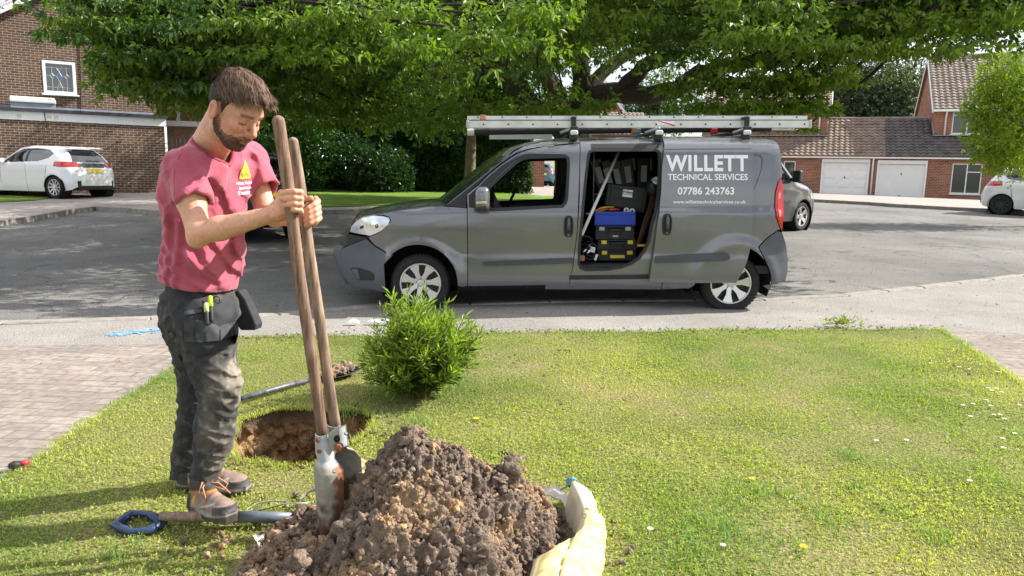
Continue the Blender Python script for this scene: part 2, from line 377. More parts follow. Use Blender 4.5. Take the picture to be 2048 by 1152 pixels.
# big base ground, then road sheet etc.
gx=np.concatenate([[-900,-300,-120,-80],np.arange(-60,61,4),[80,120,300,900]]); gy=np.concatenate([[-60,-20],np.arange(-4,80,2),[100,160,300,1200]])
GX,GY=np.meshgrid(gx,gy,indexing='ij'); VV=np.stack([GX,GY,gz(GX,GY)-.35],-1).reshape(-1,3)
ii=np.arange(len(gx)*len(gy)).reshape(len(gx),len(gy)); FF=np.stack([ii[:-1,:-1],ii[1:,:-1],ii[1:,1:],ii[:-1,1:]],-1).reshape(-1,4)
o=npmesh("ground",VV,FF,M_earthbase); o["kind"]="structure"
def g2(*pp): return [tuple(G(a,b)[:2]) for a,b in pp]
kerb_near=g2((0,650),(300,640),(560,631),(780,612),(1100,606),(1530,602),(1700,593),(1850,577),(2048,553))
kl0=kerb_near[0]; kr0=kerb_near[-1]
kerb_near=[(-30,kl0[1]-.6),(-9,kl0[1]-.1)]+kerb_near+[(9.5,kr0[1]+1.0),(30,kr0[1]+6)]
path_s=g2((0,692),(350,689),(400,686),(480,681),(700,674),(1000,669),(1400,665),(1700,661),(1880,661),(2048,668))
path_s=[(-30,path_s[0][1])]+path_s+[(30,path_s[-1][1])]
far_kerb=g2((0,452),(60,443),(130,430),(190,421),(260,425),(330,432),(450,433),(600,430),(800,424),(1050,419))
fk_r=[(24,36.5),(14.9,33.5)]+[]  # right part set below
KR=[tuple(G(a,b)[:2]) for a,b in ((1612,403),(1740,410),(1788,414),(1976,424),(2048,429))]
# the carriageway between
road_poly=[(x,y) for x,y in kerb_near]+[(60,18)]+[(60,30)]+KR[::-1]+[(KR[0][0]-6,KR[0][1]+1.5),(2.5,far_kerb[-1][1]+1.5)]+far_kerb[::-1]+[(-60,12)]
sheet("road",road_poly,-.01,M_road,2.0)
sheet("footpath",kerb_near[::-1]+path_s,.0,M_path,1.0)
# dropped kerb stones along the near footpath edge
def kerb_run(name,line,w,h,top,gap=.006,unit=.9,z0=-.12):
    bm=bmesh.new(); 
    for (x0,y0),(x1,y1) in zip(line,line[1:]):
        L_=math.hypot(x1-x0,y1-y0); n=max(1,round(L_/unit)); dx,dy=(x1-x0)/L_,(y1-y0)/L_
        for i in range(n):
            a=L_*i/n+gap; b_=L_*(i+1)/n-gap; nx,ny=-dy,dx
            q=[(x0+dx*a,y0+dy*a),(x0+dx*b_,y0+dy*b_),(x0+dx*b_+nx*w,y0+dy*b_+ny*w),(x0+dx*a+nx*w,y0+dy*a+ny*w)]
            t=[bm.verts.new((px,py,float(gz(px,py))+top+random.uniform(-.004,.004))) for px,py in q]; lo_=[bm.verts.new((v.co.x,v.co.y,v.co.z-h)) for v in t]
            bm.faces.new(t); 
            for k in range(4): bm.faces.new((t[k],lo_[k],lo_[(k+1)%4],t[(k+1)%4]))
    bmesh.ops.recalc_face_normals(bm,faces=bm.faces)
    o=bmobj(name,bm,M_kerb,bevel=.012,seg=1); o["kind"]="structure"; return o
kerb_run("kerb",kerb_near[1:-1],.14,.12,.014)
drive_l=[(x,y) for x,y in path_s[:4]]
lawn_left=g2((400,687),(350,738),(240,805),(60,932),(0,965))
dl=np.array(lawn_left[-1])-np.array(lawn_left[-2]); dl/=np.linalg.norm(dl)
ext_l=tuple(np.array(lawn_left[-1])+dl*3.2)
sheet("driveway",[(-30,path_s[0][1])]+path_s[1:3]+lawn_left+[ext_l,(-30,ext_l[1])],.004,M_block,1.0); uv_planar(bpy.data.objects["driveway"],(1,0,0),(0,1,0))
lawn_right=g2((1880,661),(1925,690),(1985,730),(2048,772))
dr=np.array(lawn_right[-1])-np.array(lawn_right[-2]); dr/=np.linalg.norm(dr); ext_r=tuple(np.array(lawn_right[-1])+dr*.8)
ext_r2=(ext_r[0]+.4,.2); 
sheet("side_driveway",[lawn_right[0],path_s[-2],(30,path_s[-1][1]),(30,-3),(ext_r2[0],-3),ext_r2,ext_r]+lawn_right[::-1][:-1],.004,M_block,1.0); uv_planar(bpy.data.objects["side_driveway"],(1,0,0),(0,1,0))
# lawn as a height grid with the dug hole sunk into it
lawn_poly=lawn_left+[ext_l,(ext_l[0],-3),(ext_r2[0],-3),ext_r2,ext_r]+lawn_right[::-1]+path_s[4:9][::-1]
lawn_poly=lawn_left+[ext_l,(ext_l[0],-3),(ext_r2[0],-3),ext_r2,ext_r]+lawn_right[::-1]+[p for p in path_s[4:9]][::-1]
hole_px=[(458,915),(462,880),(480,850),(520,832),(560,826),(640,824),(700,826),(748,834),(752,848),(735,868),(700,900),(660,925),(620,938),(570,941),(520,936),(480,930)]
hole=[tuple(G(a,b)[:2]) for a,b in hole_px]
hole=[(x+.012*math.sin(i*2.3),y+.012*math.cos(i*3.1)) for i,(x,y) in enumerate(hole)]
def poly_dist(x,y,poly):
    d=np.full(np.shape(x),1e9); n=len(poly)
    for i in range(n):
        ax,ay=poly[i]; bx,by=poly[(i+1)%n]; ex,ey=bx-ax,by-ay; t=np.clip(((x-ax)*ex+(y-ay)*ey)/(ex*ex+ey*ey),0,1)
        d=np.minimum(d,np.hypot(x-ax-t*ex,y-ay-t*ey))
    return np.where(inpoly(x,y,poly),-d,d)
def lawn_z(x,y):
    d=poly_dist(x,y,hole)
    nz=(vn(x,y,0,1.7,3)-.5)*.03+(vn(x,y,0,6,4)-.5)*.012
    lip=np.exp(-(d/.06)**2)*.006
    return nz+lip+.012
bm=bmesh.new(); vs=[bm.verts.new((p[0],p[1],0)) for p in lawn_poly]; f=bm.faces.new(vs); bmesh.ops.triangulate(bm,faces=[f])
cut_grid(bm,0,np.arange(-6,6,.25)); cut_grid(bm,1,np.arange(-3,8,.25))
# cut hole outline by discarding faces inside a locally refined zone
hx=[p[0] for p in hole]; hy=[p[1] for p in hole]
cut_grid(bm,0,np.arange(min(hx)-.06,max(hx)+.08,.02)); cut_grid(bm,1,np.arange(min(hy)-.06,max(hy)+.08,.02))
dele=[]
for f in bm.faces:
    c=f.calc_center_median()
    if min(hx)<c.x<max(hx) and min(hy)<c.y<max(hy) and poly_dist(np.array([c.x]),np.array([c.y]),hole)[0]<-.004: dele.append(f)
bmesh.ops.delete(bm,geom=dele,context='FACES')
XY=np.array([(v.co.x,v.co.y) for v in bm.verts]); ZZ=lawn_z(XY[:,0],XY[:,1])
for v,z in zip(bm.verts,ZZ): v.co.z=float(z)
bmesh.ops.recalc_face_normals(bm,faces=bm.faces)
for f in bm.faces:
    if f.normal.z<0: f.normal_flip()
lawn=bmobj("lawn",bm,M_lawnbase,smooth=True); lawn["kind"]="structure"
# hole walls and floor: soil mesh
M_holesoil=mat("hole_soil",(.20,.115,.055),.95,attr="col",nscale=18,namt=.35,bump=1,bscale=55,bdist=.02)
nr,na=34,260; HV=[];HC=[]
ang=np.linspace(0,1,na,endpoint=False)
per=np.array(hole); seg=np.r_[np.linalg.norm(np.diff(np.vstack([per,per[:1]]),axis=0),axis=1)]; cum=np.r_[0,np.cumsum(seg)]; tot=cum[-1]
cx,cy=per.mean(0)
for j in range(nr):
    t=j/(nr-1)
    if t<.75: dep=-(t/.75)*.46; k=1.03-.16*(t/.75)
    else: dep=-.46-.03*math.sin((t-.75)*9); k=.87*(1-(t-.75)/.25)+.01
    bx=np.interp(ang*tot,cum,np.r_[per[:,0],per[0,0]]); by=np.interp(ang*tot,cum,np.r_[per[:,1],per[0,1]])
    x=cx+(bx-cx)*k; y=cy+(by-cy)*k
    nn=fbm(x,y,np.full(na,dep),14,4,2)-.5; n3=fbm(x,y,np.full(na,dep),45,3,5)-.5
    n4=(1-np.abs(fbm(x,y,np.full(na,dep*1.5),22,3,15)*2-1))-.6; amp=(.20*nn+.07*n3+.12*n4)*min(1,t*8)
    x=x+(bx-cx)*amp*1.6; y=y+(by-cy)*amp*1.6; z=np.full(na,dep)+(.07*nn+.05*n3+.03*n4)*min(1,t*10)+.018*(t==0)
    HV.append(np.stack([x,y,z],1))
    cc=np.array([.30,.185,.085])*(1-min(1,t*1.6))[...,None] if False else None
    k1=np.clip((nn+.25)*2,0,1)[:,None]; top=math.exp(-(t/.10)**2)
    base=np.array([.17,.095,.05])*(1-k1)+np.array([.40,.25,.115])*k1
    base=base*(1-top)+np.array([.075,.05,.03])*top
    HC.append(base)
HV=np.concatenate(HV); HC=np.concatenate(HC); ii=np.arange(nr*na).reshape(nr,na); FF=np.stack([ii[:-1],np.roll(ii[:-1],-1,1),np.roll(ii[1:],-1,1),ii[1:]],-1).reshape(-1,4)
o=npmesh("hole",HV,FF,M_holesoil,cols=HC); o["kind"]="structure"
# far side: pavement beyond the road, everything 0.1 m up
far_poly=[(-60,12.5)]+far_kerb+[(2.5,far_kerb[-1][1]+1.5),(KR[0][0]-6,KR[0][1]+1.5)]+KR+[(60,33),(60,90),(-60,90)]
M_farpave=asphalt("far_pavement",(.27,.235,.215),(.36,.32,.295),grit=300,big=.6)
sheet("pavement",far_poly,.10,M_farpave,2.0)
kerb_run("far_kerb",[(-30,13.4)]+far_kerb,.13,.3,.108)
kerb_run("far_kerb",[far_kerb[-1],(2.5,far_kerb[-1][1]+1.5),(KR[0][0]-6,KR[0][1]+1.5),KR[0]],.13,.3,.108)
kerb_run("far_kerb",KR+[(30,KR[-1][1]-2.0)],.13,.3,.108)
far_lawn=g2((600,424),(800,418),(1050,413))
HB=26.2
def P2(px,Y): 
    d=ray(px,380); return (C0[0]+d[0]*(Y/d[1]),Y)
fl=[(x,y) for x,y in far_lawn]
sheet("verge",[P2(420,fl[0][1]-.3)]+fl+[P2(1280,fl[-1][1]+.8),P2(1280,27.0),P2(1085,27.3),P2(1040,28.5),P2(1030,31),P2(560,31),P2(480,27)],.115,M_fargrass,1.0)
sheet("verge",g2((-60,425),(0,413),(70,409),(118,401))+g2((60,398),(-60,400)),.118,M_fargrass,1.0)
# ================================================================ FOLIAGE
def leafmat(name,trans=.45,rough=.45):
    m=bpy.data.materials.new(name); m.use_nodes=True; N,L=nodes_of(m); b=N["Principled BSDF"]; out=N["Material Output"]
    at=N.new("ShaderNodeAttribute"); at.attribute_name="col"; L.new(at.outputs["Color"],b.inputs["Base Color"]); b.inputs["Roughness"].default_value=rough; b.inputs["Specular IOR Level"].default_value=.35
    tr=N.new("ShaderNodeBsdfTranslucent"); hs=N.new("ShaderNodeMix"); hs.data_type='RGBA'; hs.blend_type='MULTIPLY'; hs.inputs[0].default_value=1; hs.inputs[7].default_value=(1.5,1.7,.55,1)
    L.new(at.outputs["Color"],hs.inputs[6]); L.new(hs.outputs[2],tr.inputs[0])
    mx=N.new("ShaderNodeMixShader"); mx.inputs[0].default_value=trans; L.new(b.outputs[0],mx.inputs[1]); L.new(tr.outputs[0],mx.inputs[2]); L.new(mx.outputs[0],out.inputs[0])
    return m
M_leaf=leafmat("leaf",.36); M_leafhedge=leafmat("leaf_glossy",.2,.3); M_bladem=leafmat("grass_blades",.4,.6)
M_bark=mat("bark",(.05,.038,.028),.95,nscale=9,namt=.45,bump=1,bscale=28,bdist=.05)
M_bark2=mat("bark_pale",(.17,.13,.085),.95,nscale=12,namt=.4,bump=1,bscale=34,bdist=.03)
def unit(a): return a/(np.linalg.norm(a,axis=-1,keepdims=True)+1e-9)
def leafcloud(name,P,A,size,m,parent=None,nl=5,spread=1.0,wid=.34,c1=(.05,.12,.02),c2=(.09,.2,.03),var=.25,r=None,szvar=.35,clumpcol=None):
    """P cluster centres (n,3), A axis directions (n,3); every cluster is nl leaflets"""
    r=r or rng; n=len(P); A=unit(A); rnd=unit(r.normal(size=(n,3))); U=unit(np.cross(A,rnd)); Vn=np.cross(A,U)
    VV=[];CC=[]
    base=np.array(c1)+(np.array(c2)-np.array(c1))*(r.random((n,1)) if clumpcol is None else np.clip(clumpcol[:,None]+r.normal(size=(n,1))*.15,0,1))
    for k in range(nl):
        th=(k-(nl-1)/2)/max(1,(nl-1)/2)*spread if nl>1 else 0
        th=th+r.normal(size=(n,1))*.15
        d=unit(A*np.cos(th)+U*np.sin(th)+Vn*r.normal(size=(n,1))*.25)
        s=size*(1+szvar*(r.random((n,1))-.5)*2)*(1-.12*abs(k-(nl-1)/2))
        side=unit(np.cross(d,Vn+r.normal(size=(n,3))*.35)); nrm=np.cross(side,d)
        b=P+d*s*.12; mid=b+d*s*.45
        l=mid+side*s*wid*.5+nrm*s*.07; rt=mid-side*s*wid*.5+nrm*s*.07; tip=b+d*s-nrm*s*.10
        VV.append(np.stack([b,l,tip,rt],1)); c=base*(1+var*(r.random((n,1))-.5)*2); CC.append(np.repeat(c[:,None,:],4,1))
    VV=np.concatenate(VV).reshape(-1,3); CC=np.concatenate(CC).reshape(-1,3); q=np.arange(len(VV)).reshape(-1,4)
    T=np.concatenate([q[:,[0,1,2]],q[:,[0,2,3]]])
    return npmesh(name,VV,T,m,parent,smooth=False,cols=CC)
def limb(bm,pts,r0,r1,n=10,wob=.05,sub=5,seed=0):
    """smooth wobbling tapered limb through pts"""
    P=[Vector(p) for p in pts]; out=[]; m=len(P)
    for i in range(m-1):
        p0=P[max(i-1,0)];p1=P[i];p2=P[i+1];p3=P[min(i+2,m-1)]
        for k in range(sub):
            t=k/sub; out.append(.5*((2*p1)+(p2-p0)*t+(2*p0-5*p1+4*p2-p3)*t*t+(3*p1-3*p2+p3-p0)*t**3))
    out.append(P[-1]); N=len(out)
    rad=[]
    for i,p in enumerate(out):
        t=i/(N-1); rad.append(r0+(r1-r0)*t**.8)
        if i: out[i]=p+Vector((mnoise.noise(p*1.7+Vector((seed,0,0))),mnoise.noise(p*1.7+Vector((0,seed+9,0))),mnoise.noise(p*1.7+Vector((0,0,seed+5)))))*wob*min(1,i/3)
    tube(bm,out,rad,n); return out,rad

# ---------------- the big tree behind the van
TX,TY=W(1150,300,24.6)[0],24.6
tg=float(gz(TX,TY))
tree=empty("maple_tree",(TX,TY,tg),"huge spreading green tree whose dark limbs fork above the van roof","tree")
def rel(p,o): return Vector((p[0]-o[0],p[1]-o[1],p[2]-o[2]))
TO=(TX,TY,tg)
bm=bmesh.new(); tips=[]
def L(pts,r0,r1,seed,wob=.10,store=True):
    out,rad=limb(bm,[rel(p,TO) for p in pts],r0,r1,12,wob,5,seed)
    if store: tips.extend([(Vector(o)+Vector(TO)) for o in out[len(out)//3:]])
    return out
base=(TX,TY,tg-.1); fork=W(1146,262,24.4)
L([base,(TX-.03,TY,tg+.8),tuple(fork)],.64,.60,1,.05,False)
L([fork,W(1062,215,24),W(1010,140,23),W(935,100,21.5),W(890,60,20),W(820,-40,18)],.48,.14,2)
L([fork,W(1160,205,24.4),W(1164,150,24),W(1150,60,23),W(1120,-60,22)],.46,.16,3)
L([fork,W(1185,200,24),W(1240,187,23),W(1325,188,21.5),W(1400,150,19.5),W(1500,120,16.8),W(1600,90,15)],.44,.12,4)
L([W(1240,187,23),W(1287,134,22),W(1352,105,20.5),W(1450,60,18),W(1560,20,16)],.28,.09,5)
L([W(1500,120,16.8),W(1604,86,14.5),W(1685,78,12.5),W(1800,60,11),W(1950,40,10)],.11,.03,6)
L([W(935,100,21.5),W(800,90,19),W(650,110,16.5),W(500,120,13.6),W(380,110,11.5)],.2,.045,7)
L([W(890,60,20),W(700,20,16.5),W(500,10,13),W(330,40,10.6)],.18,.045,8)
L([W(1010,140,23),W(900,150,22.5),W(780,170,21),W(650,190,19)],.18,.05,9)
L([fork,W(1100,150,25),W(1000,40,26),W(900,-80,27)],.30,.1,10)
L([fork,W(1200,150,25),W(1350,60,26),W(1500,-40,27)],.30,.1,11)
L([fork,W(1090,150,22.5),W(1060,20,18.5),W(1040,-80,14)],.3,.09,12)
L([W(1150,60,23),W(1300,-30,19),W(1600,-80,15),W(1900,-60,12)],.2,.06,13)
r_=random.Random(5)
# clumps of leaves: lower boundary of the crown, as the photo shows it, at real depths
bx_=[90,150,200,250,330,400,470,600,700,800,900,1000,1050,1200,1260,1340,1420,1500,1600,1680,1760,1850,1950,2100]
by_=[-5,25,70,165,200,215,235,235,230,235,225,215,200,205,170,155,175,205,205,160,80,55,40,30]
clumps=[]
def clump(px,py,Y,R,n,b): clumps.append((W(px,py,Y),R,n,b))
LP=[[(1128,262),(1062,215),(1010,140),(935,100),(890,60)],[(1128,262),(1185,200),(1240,187),(1325,188),(1400,150),(1500,120),(1600,90)],[(1240,187),(1287,134),(1352,105)],[(1604,86),(1685,78),(1800,60)],[(1160,205),(1164,150)]]
def limbdist(px,py):
    b=1e9
    for l in LP:
        for (x0,y0),(x1,y1) in zip(l,l[1:]):
            t=max(0,min(1,((px-x0)*(x1-x0)+(py-y0)*(y1-y0))/((x1-x0)**2+(y1-y0)**2))); b=min(b,math.hypot(px-x0-t*(x1-x0),py-y0-t*(y1-y0)))
    return b
for i in range(560):
    px=r_.uniform(140,2120); yb=float(np.interp(px,bx_,by_)); Y=r_.uniform(9.6,17.5) if i<330 else r_.uniform(17,26)
    R=r_.uniform(.45,.85)*(1 if i<330 else 1.45); rp=R*1479/Y
    if px-rp*1.1<330 and not (px>250 and i%3==0): continue
    py=yb-rp*(.95 if px<1600 else 1.15)-abs(r_.gauss(0,1))*150
    if py<-330: continue
    if limbdist(px,py)<rp*.8+22 and r_.random()<.88: continue
    if px>1600: Y=r_.uniform(9.8,12.8)
    if px<420: Y=r_.uniform(9.2,11.8)
    if Y>17 and (px<520 or px>1650): continue
    clump(px,py,Y,R,0,r_.random())
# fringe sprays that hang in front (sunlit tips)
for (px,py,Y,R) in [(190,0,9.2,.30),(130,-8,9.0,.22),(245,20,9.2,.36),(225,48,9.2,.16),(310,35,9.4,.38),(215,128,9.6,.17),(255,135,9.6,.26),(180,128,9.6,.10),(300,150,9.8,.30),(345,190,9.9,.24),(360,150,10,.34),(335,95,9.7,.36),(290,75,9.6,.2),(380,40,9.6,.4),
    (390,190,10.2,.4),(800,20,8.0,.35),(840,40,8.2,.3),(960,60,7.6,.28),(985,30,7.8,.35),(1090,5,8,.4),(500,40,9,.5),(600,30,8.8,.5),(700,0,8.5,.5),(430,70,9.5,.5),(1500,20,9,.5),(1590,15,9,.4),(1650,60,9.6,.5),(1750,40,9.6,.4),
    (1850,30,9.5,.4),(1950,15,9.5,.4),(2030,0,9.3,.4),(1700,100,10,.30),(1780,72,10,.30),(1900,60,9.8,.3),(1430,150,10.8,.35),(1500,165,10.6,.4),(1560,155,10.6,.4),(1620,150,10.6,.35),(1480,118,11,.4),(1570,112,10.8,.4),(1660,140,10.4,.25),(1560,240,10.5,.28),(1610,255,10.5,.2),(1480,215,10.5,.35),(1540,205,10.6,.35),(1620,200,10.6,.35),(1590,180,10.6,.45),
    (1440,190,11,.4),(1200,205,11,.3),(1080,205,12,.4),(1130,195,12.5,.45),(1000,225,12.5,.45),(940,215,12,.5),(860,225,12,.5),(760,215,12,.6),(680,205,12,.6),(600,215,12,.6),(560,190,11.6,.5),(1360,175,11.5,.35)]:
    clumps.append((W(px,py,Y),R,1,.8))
PL=[];AL=[];CLc=[]
nr_=np.random.default_rng(3)
tc0=np.array([TX,TY,4.0])
for c,R,fl_,b in clumps:
    n=int(180*R*R*(1.5 if fl_ else 1.0)*2.9*(1 if np.linalg.norm(c[:2])<17 else .7))
    d=unit(nr_.normal(size=(n,3))); rr=R*(nr_.random((n,1))**.45)*(1+.3*nr_.normal(size=(n,1))*.5)
    p=c+d*rr*np.array([1.15,1.15,.75])
    # layered sprays: snap height into drooping shelves
    lay=np.floor(p[:,2]/.33)*.33+nr_.normal(size=n)*.05-((p[:,0]-c[0])**2+(p[:,1]-c[1])**2)*.12
    p[:,2]=np.where(nr_.random(n)<.7,lay,p[:,2])
    a=unit(d*np.array([1,1,.3])*.7+np.array([0,0,-.75])+nr_.normal(size=(n,3))*.25)
    PL.append(p);AL.append(a);CLc.append(np.full(n,b))
PL=np.concatenate(PL);AL=np.concatenate(AL);CLc=np.concatenate(CLc)
Qp=(PL-C0)@RM; pxp=1024+F*Qp[:,0]/-Qp[:,2]; pyp=576-F*Qp[:,1]/-Qp[:,2]; ok=(PL[:,2]>2.0)&~((pxp<168)&(pyp>85))&~((pxp<60)&(pyp>20))&~((pxp<300)&(pyp>205)); PL,AL,CLc=PL[ok],AL[ok],CLc[ok]
print("tree leaf clusters",len(PL))
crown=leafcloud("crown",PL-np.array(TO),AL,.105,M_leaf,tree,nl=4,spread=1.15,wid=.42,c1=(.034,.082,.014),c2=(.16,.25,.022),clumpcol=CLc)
# twigs from limbs to clumps
for c,R,fl_,b in clumps:
    cv=Vector(c); best=min(tips,key=lambda t:(t-cv).length)
    if (best-cv).length<7.0:
        midp=(best+cv)/2+Vector((r_.uniform(-.2,.2),r_.uniform(-.2,.2),r_.uniform(0,.3)))
        tube(bm,[best-Vector(TO),midp-Vector(TO),cv-Vector(TO)],[.035,.024,.012],5)
        for q in range(3):
            e=cv+Vector((r_.uniform(-1,1),r_.uniform(-1,1),r_.uniform(-.5,.5)))*R*.8
            tube(bm,[cv-Vector(TO),e-Vector(TO)],[.012,.005],4)
bmobj("trunk",bm,M_bark,tree,smooth=True)

# ---------------- generic smaller trees
def simple_tree(name,px,py_base,Y,label,crownpts,cs,lc1,lc2,leafsize,trunk_r,nper,group=None,bark=None,lm=None,forkz=None,nl=5,wid=.36):
    X=W(px,400,Y)[0]; z=float(gz(X,Y))+.1; O=(X,Y,z)
    e=empty(name,O,label,"tree",group)
    bm=bmesh.new(); top=max(W(a,b,c)[2] for a,b,c,_ in crownpts)
    fz=forkz or (z+(top-z)*.45)
    f=Vector((X+.05,Y,fz))
    limb(bm,[rel((X,Y,z-.1),O),rel((X+.04,Y,(z+fz)/2),O),rel(f,O)],trunk_r*1.25,trunk_r*.8,10,.04,5,hash(px)%7)
    P=[];A=[];Cc=[]
    for (a,b,c,R) in crownpts:
        cc=W(a,b,c); cv=Vector(cc)
        limb(bm,[rel(f,O),rel((f+cv)/2+Vector((0,0,.2)),O),rel(cv,O)],trunk_r*.4,.012,6,.1,4,a%5)
        n=int(nper*R*R); d=unit(nr_.normal(size=(n,3))); p=cc+d*R*(nr_.random((n,1))**.4)*(1+.15*nr_.normal(size=(n,1)))
        P.append(p);A.append(unit(d+np.array([0,0,-.5])+nr_.normal(size=(n,3))*.5));Cc.append(np.full(n,nr_.random()))
    P=np.concatenate(P);A=np.concatenate(A);Cc=np.concatenate(Cc); k=P[:,2]>z+.2; P,A,Cc=P[k],A[k],Cc[k]
    leafcloud("crown",P-np.array(O),A,leafsize,lm or M_leaf,e,nl=nl,spread=1.2,wid=wid,c1=lc1,c2=lc2,clumpcol=Cc)
    bmobj("trunk",bm,bark or M_bark2,e,smooth=True); return e
simple_tree("street_tree",938,388,25.0,"slim pale-barked tree growing in front of the dark hedge, behind the van bonnet",
    [(900,190,25,1.2),(960,160,25.5,1.3),(860,225,25.3,1.0),(1000,205,25,1.0),(930,120,25,1.6),(820,190,25.6,1.1),(1030,150,25,1.3),(770,220,25.8,.9)],0,(.05,.12,.02),(.12,.22,.03),.17,.17,300,forkz=3.6)
# trees beyond the hedge
bk=[("dark bushy tree rising beyond the hedge, just to the man's right",[(600,170,34,2.4),(560,230,33.5,1.8),(650,220,34,2.0),(620,110,35,2.6),(520,190,35,2.2)],610,34),
    ("green tree beyond the hedge straight above the van bonnet",[(740,180,36,2.6),(700,230,35,1.8),(790,220,36,2.0),(760,110,37,2.8),(830,170,37,2.2)],750,36),
    ("pale leafy tree beyond the hedge, behind the slim pale-barked tree",[(930,170,40,2.6),(880,220,39,1.8),(980,215,40,2.0),(1010,130,41,2.8)],930,40)]
for lb,cp,px,Y in bk:
    simple_tree("hedgerow_tree",px,380,Y,lb,cp,0,(.045,.105,.02),(.10,.19,.035),.26,.22,150,group="trees beyond the hedge")
simple_tree("bushy_tree",1745,300,60,"dark silver-green tree filling the gap between the two brick houses",
    [(1745,215,60,3.2),(1700,200,60,2.6),(1790,200,60,2.8),(1745,160,61,3.0),(1700,235,60,2.4),(1800,240,59,2.4),(1750,250,59,2.5),(1830,170,61,2.2),(1680,160,61,2.2)],0,(.035,.06,.03),(.075,.10,.055),.30,.3,150,nl=4)
simple_tree("garden_tree",1300,300,62,"distant dark green conifer-like tree seen under the big right-hand limb",
    [(1290,215,62,1.9),(1330,225,62,2.0),(1375,215,62,1.8),(1260,235,61.5,1.4),(1320,180,62,2)],0,(.04,.09,.03),(.08,.14,.04),.30,.25,150,nl=4)
simple_tree("young_tree",2086,400,19.5,"yellow-green young tree in front of the brick house at the frame's edge",
    [(2030,190,19.5,1.0),(1985,225,19.2,.65),(1970,275,19,.55),(2040,270,19.4,1.0),(1975,300,19,.42),(2020,310,19,.6),(2080,170,19.6,1.2),(2015,145,19.7,.7),(1950,215,19.4,.4),(1990,180,19.4,.5),(2000,320,19,.4),(2090,280,19.4,1.1),(1955,305,19,.22),(1960,235,19.2,.3)],0,(.15,.23,.015),(.32,.40,.03),.12,.09,620,nl=4)
# ---------------- hedge
def hedge(name,px0,px1,Y0,Y1,top,label,n,c1,c2,dz=1.6,sz=.15,topvar=.25,seed=1):
    r=np.random.default_rng(seed); x0=W(px0,380,Y0)[0]; x1=W(px1,380,Y0)[0]; O=np.array([(x0+x1)/2,(Y0+Y1)/2,float(gz((x0+x1)/2,Y0))+.1])
    e=empty(name,O,label,"hedge")
    t=r.random(n); x=x0+(x1-x0)*t; face=r.random(n)
    h=top*(1+topvar*(vn(x,np.zeros(n),np.zeros(n),.9,seed)-.5)*1.6)
    z=h*r.random(n)**.85; bulge=(vn(x,z,np.zeros(n),1.1,seed+3)-.5)*.9+ (z/h)**3*.5
    y=Y0+bulge+r.random(n)*.35
    tp=face>.78; z=np.where(tp,h-.05+r.normal(size=n)*.08,z); y=np.where(tp,Y0+.3+r.random(n)*(Y1-Y0-.3),y)
    P=np.stack([x,y,z+O[2]],1)-O; A=unit(np.stack([r.normal(size=n)*.5,-np.ones(n)*.8,-.4+r.normal(size=n)*.5],1))
    leafcloud("foliage",P,A,sz,M_leafhedge,e,nl=4,spread=1.3,wid=.46,c1=c1,c2=c2,r=r,var=.35,clumpcol=vn(x,z,y,.8,seed+8))
    # inner woody mass keeps the hedge opaque
    bm=bmesh.new()
    for i in range(int((x1-x0)*5)):
        xx=x0+(x1-x0)*r.random(); hh=top*r.uniform(.6,.92)
        tube(bm,[(xx-O[0],Y0+.9-O[1]+r.uniform(-.3,.5),0),(xx-O[0]+r.uniform(-.3,.3),Y0+.9-O[1]+r.uniform(-.3,.5),hh)],[.05,.02],5)
    box(bm,((0),(.35),top*.42),(x1-x0-.6,(Y1-Y0)*.45,top*.80))
    bmobj("stems",bm,mat("hedge_core",(.012,.018,.008),.95),e)
    return e
hedge("laurel_hedge",505,1062,29.0,31.5,2.75,"tall dark glossy laurel hedge across the far grass verge",26000,(.016,.045,.012),(.055,.11,.028),topvar=.22,seed=2)
def bushmass(name,px,py,Y,R,label,n,c1,c2,sz):
    cc=W(px,py,Y); O=(cc[0],Y,float(gz(cc[0],Y))+.1); e=empty(name,O,label,"bush"); P=[];A=[]
    for k in range(7):
        c=cc+np.array([nr_.uniform(-.6,.6)*R,nr_.uniform(-.3,.3)*R,nr_.uniform(-.7,.5)*R]); m=n//7; d=unit(nr_.normal(size=(m,3)))
        P.append(c+d*R*.6*(nr_.random((m,1))**.4)); A.append(unit(d+nr_.normal(size=(m,3))*.4))
    P=np.concatenate(P)-np.array(O);A=np.concatenate(A); k=P[:,2]>.03
    leafcloud("foliage",P[k],A[k],sz,M_leafhedge,e,nl=4,spread=1.2,wid=.42,c1=c1,c2=c2)
    bm=bmesh.new()
    for k in range(9): tube(bm,[(nr_.uniform(-.2,.2),nr_.uniform(-.2,.2),0),(nr_.uniform(-.7,.7)*R,nr_.uniform(-.3,.3)*R,(cc[2]-O[2])+nr_.uniform(-.3,.4)*R)],[.04,.015],5)
    bmobj("stems",bm,M_bark2,e); return e
bushmass("leafy_bush",575,285,27.2,1.7,"bright green leafy bush at the hedge's end beside the man's face",3200,(.022,.065,.012),(.055,.13,.02),.15)
bushmass("leafy_bush",745,318,28.0,1.45,"mid-green bush bulging out of the dark hedge, nearest the van bonnet",3000,(.013,.04,.010),(.036,.085,.018),.14)

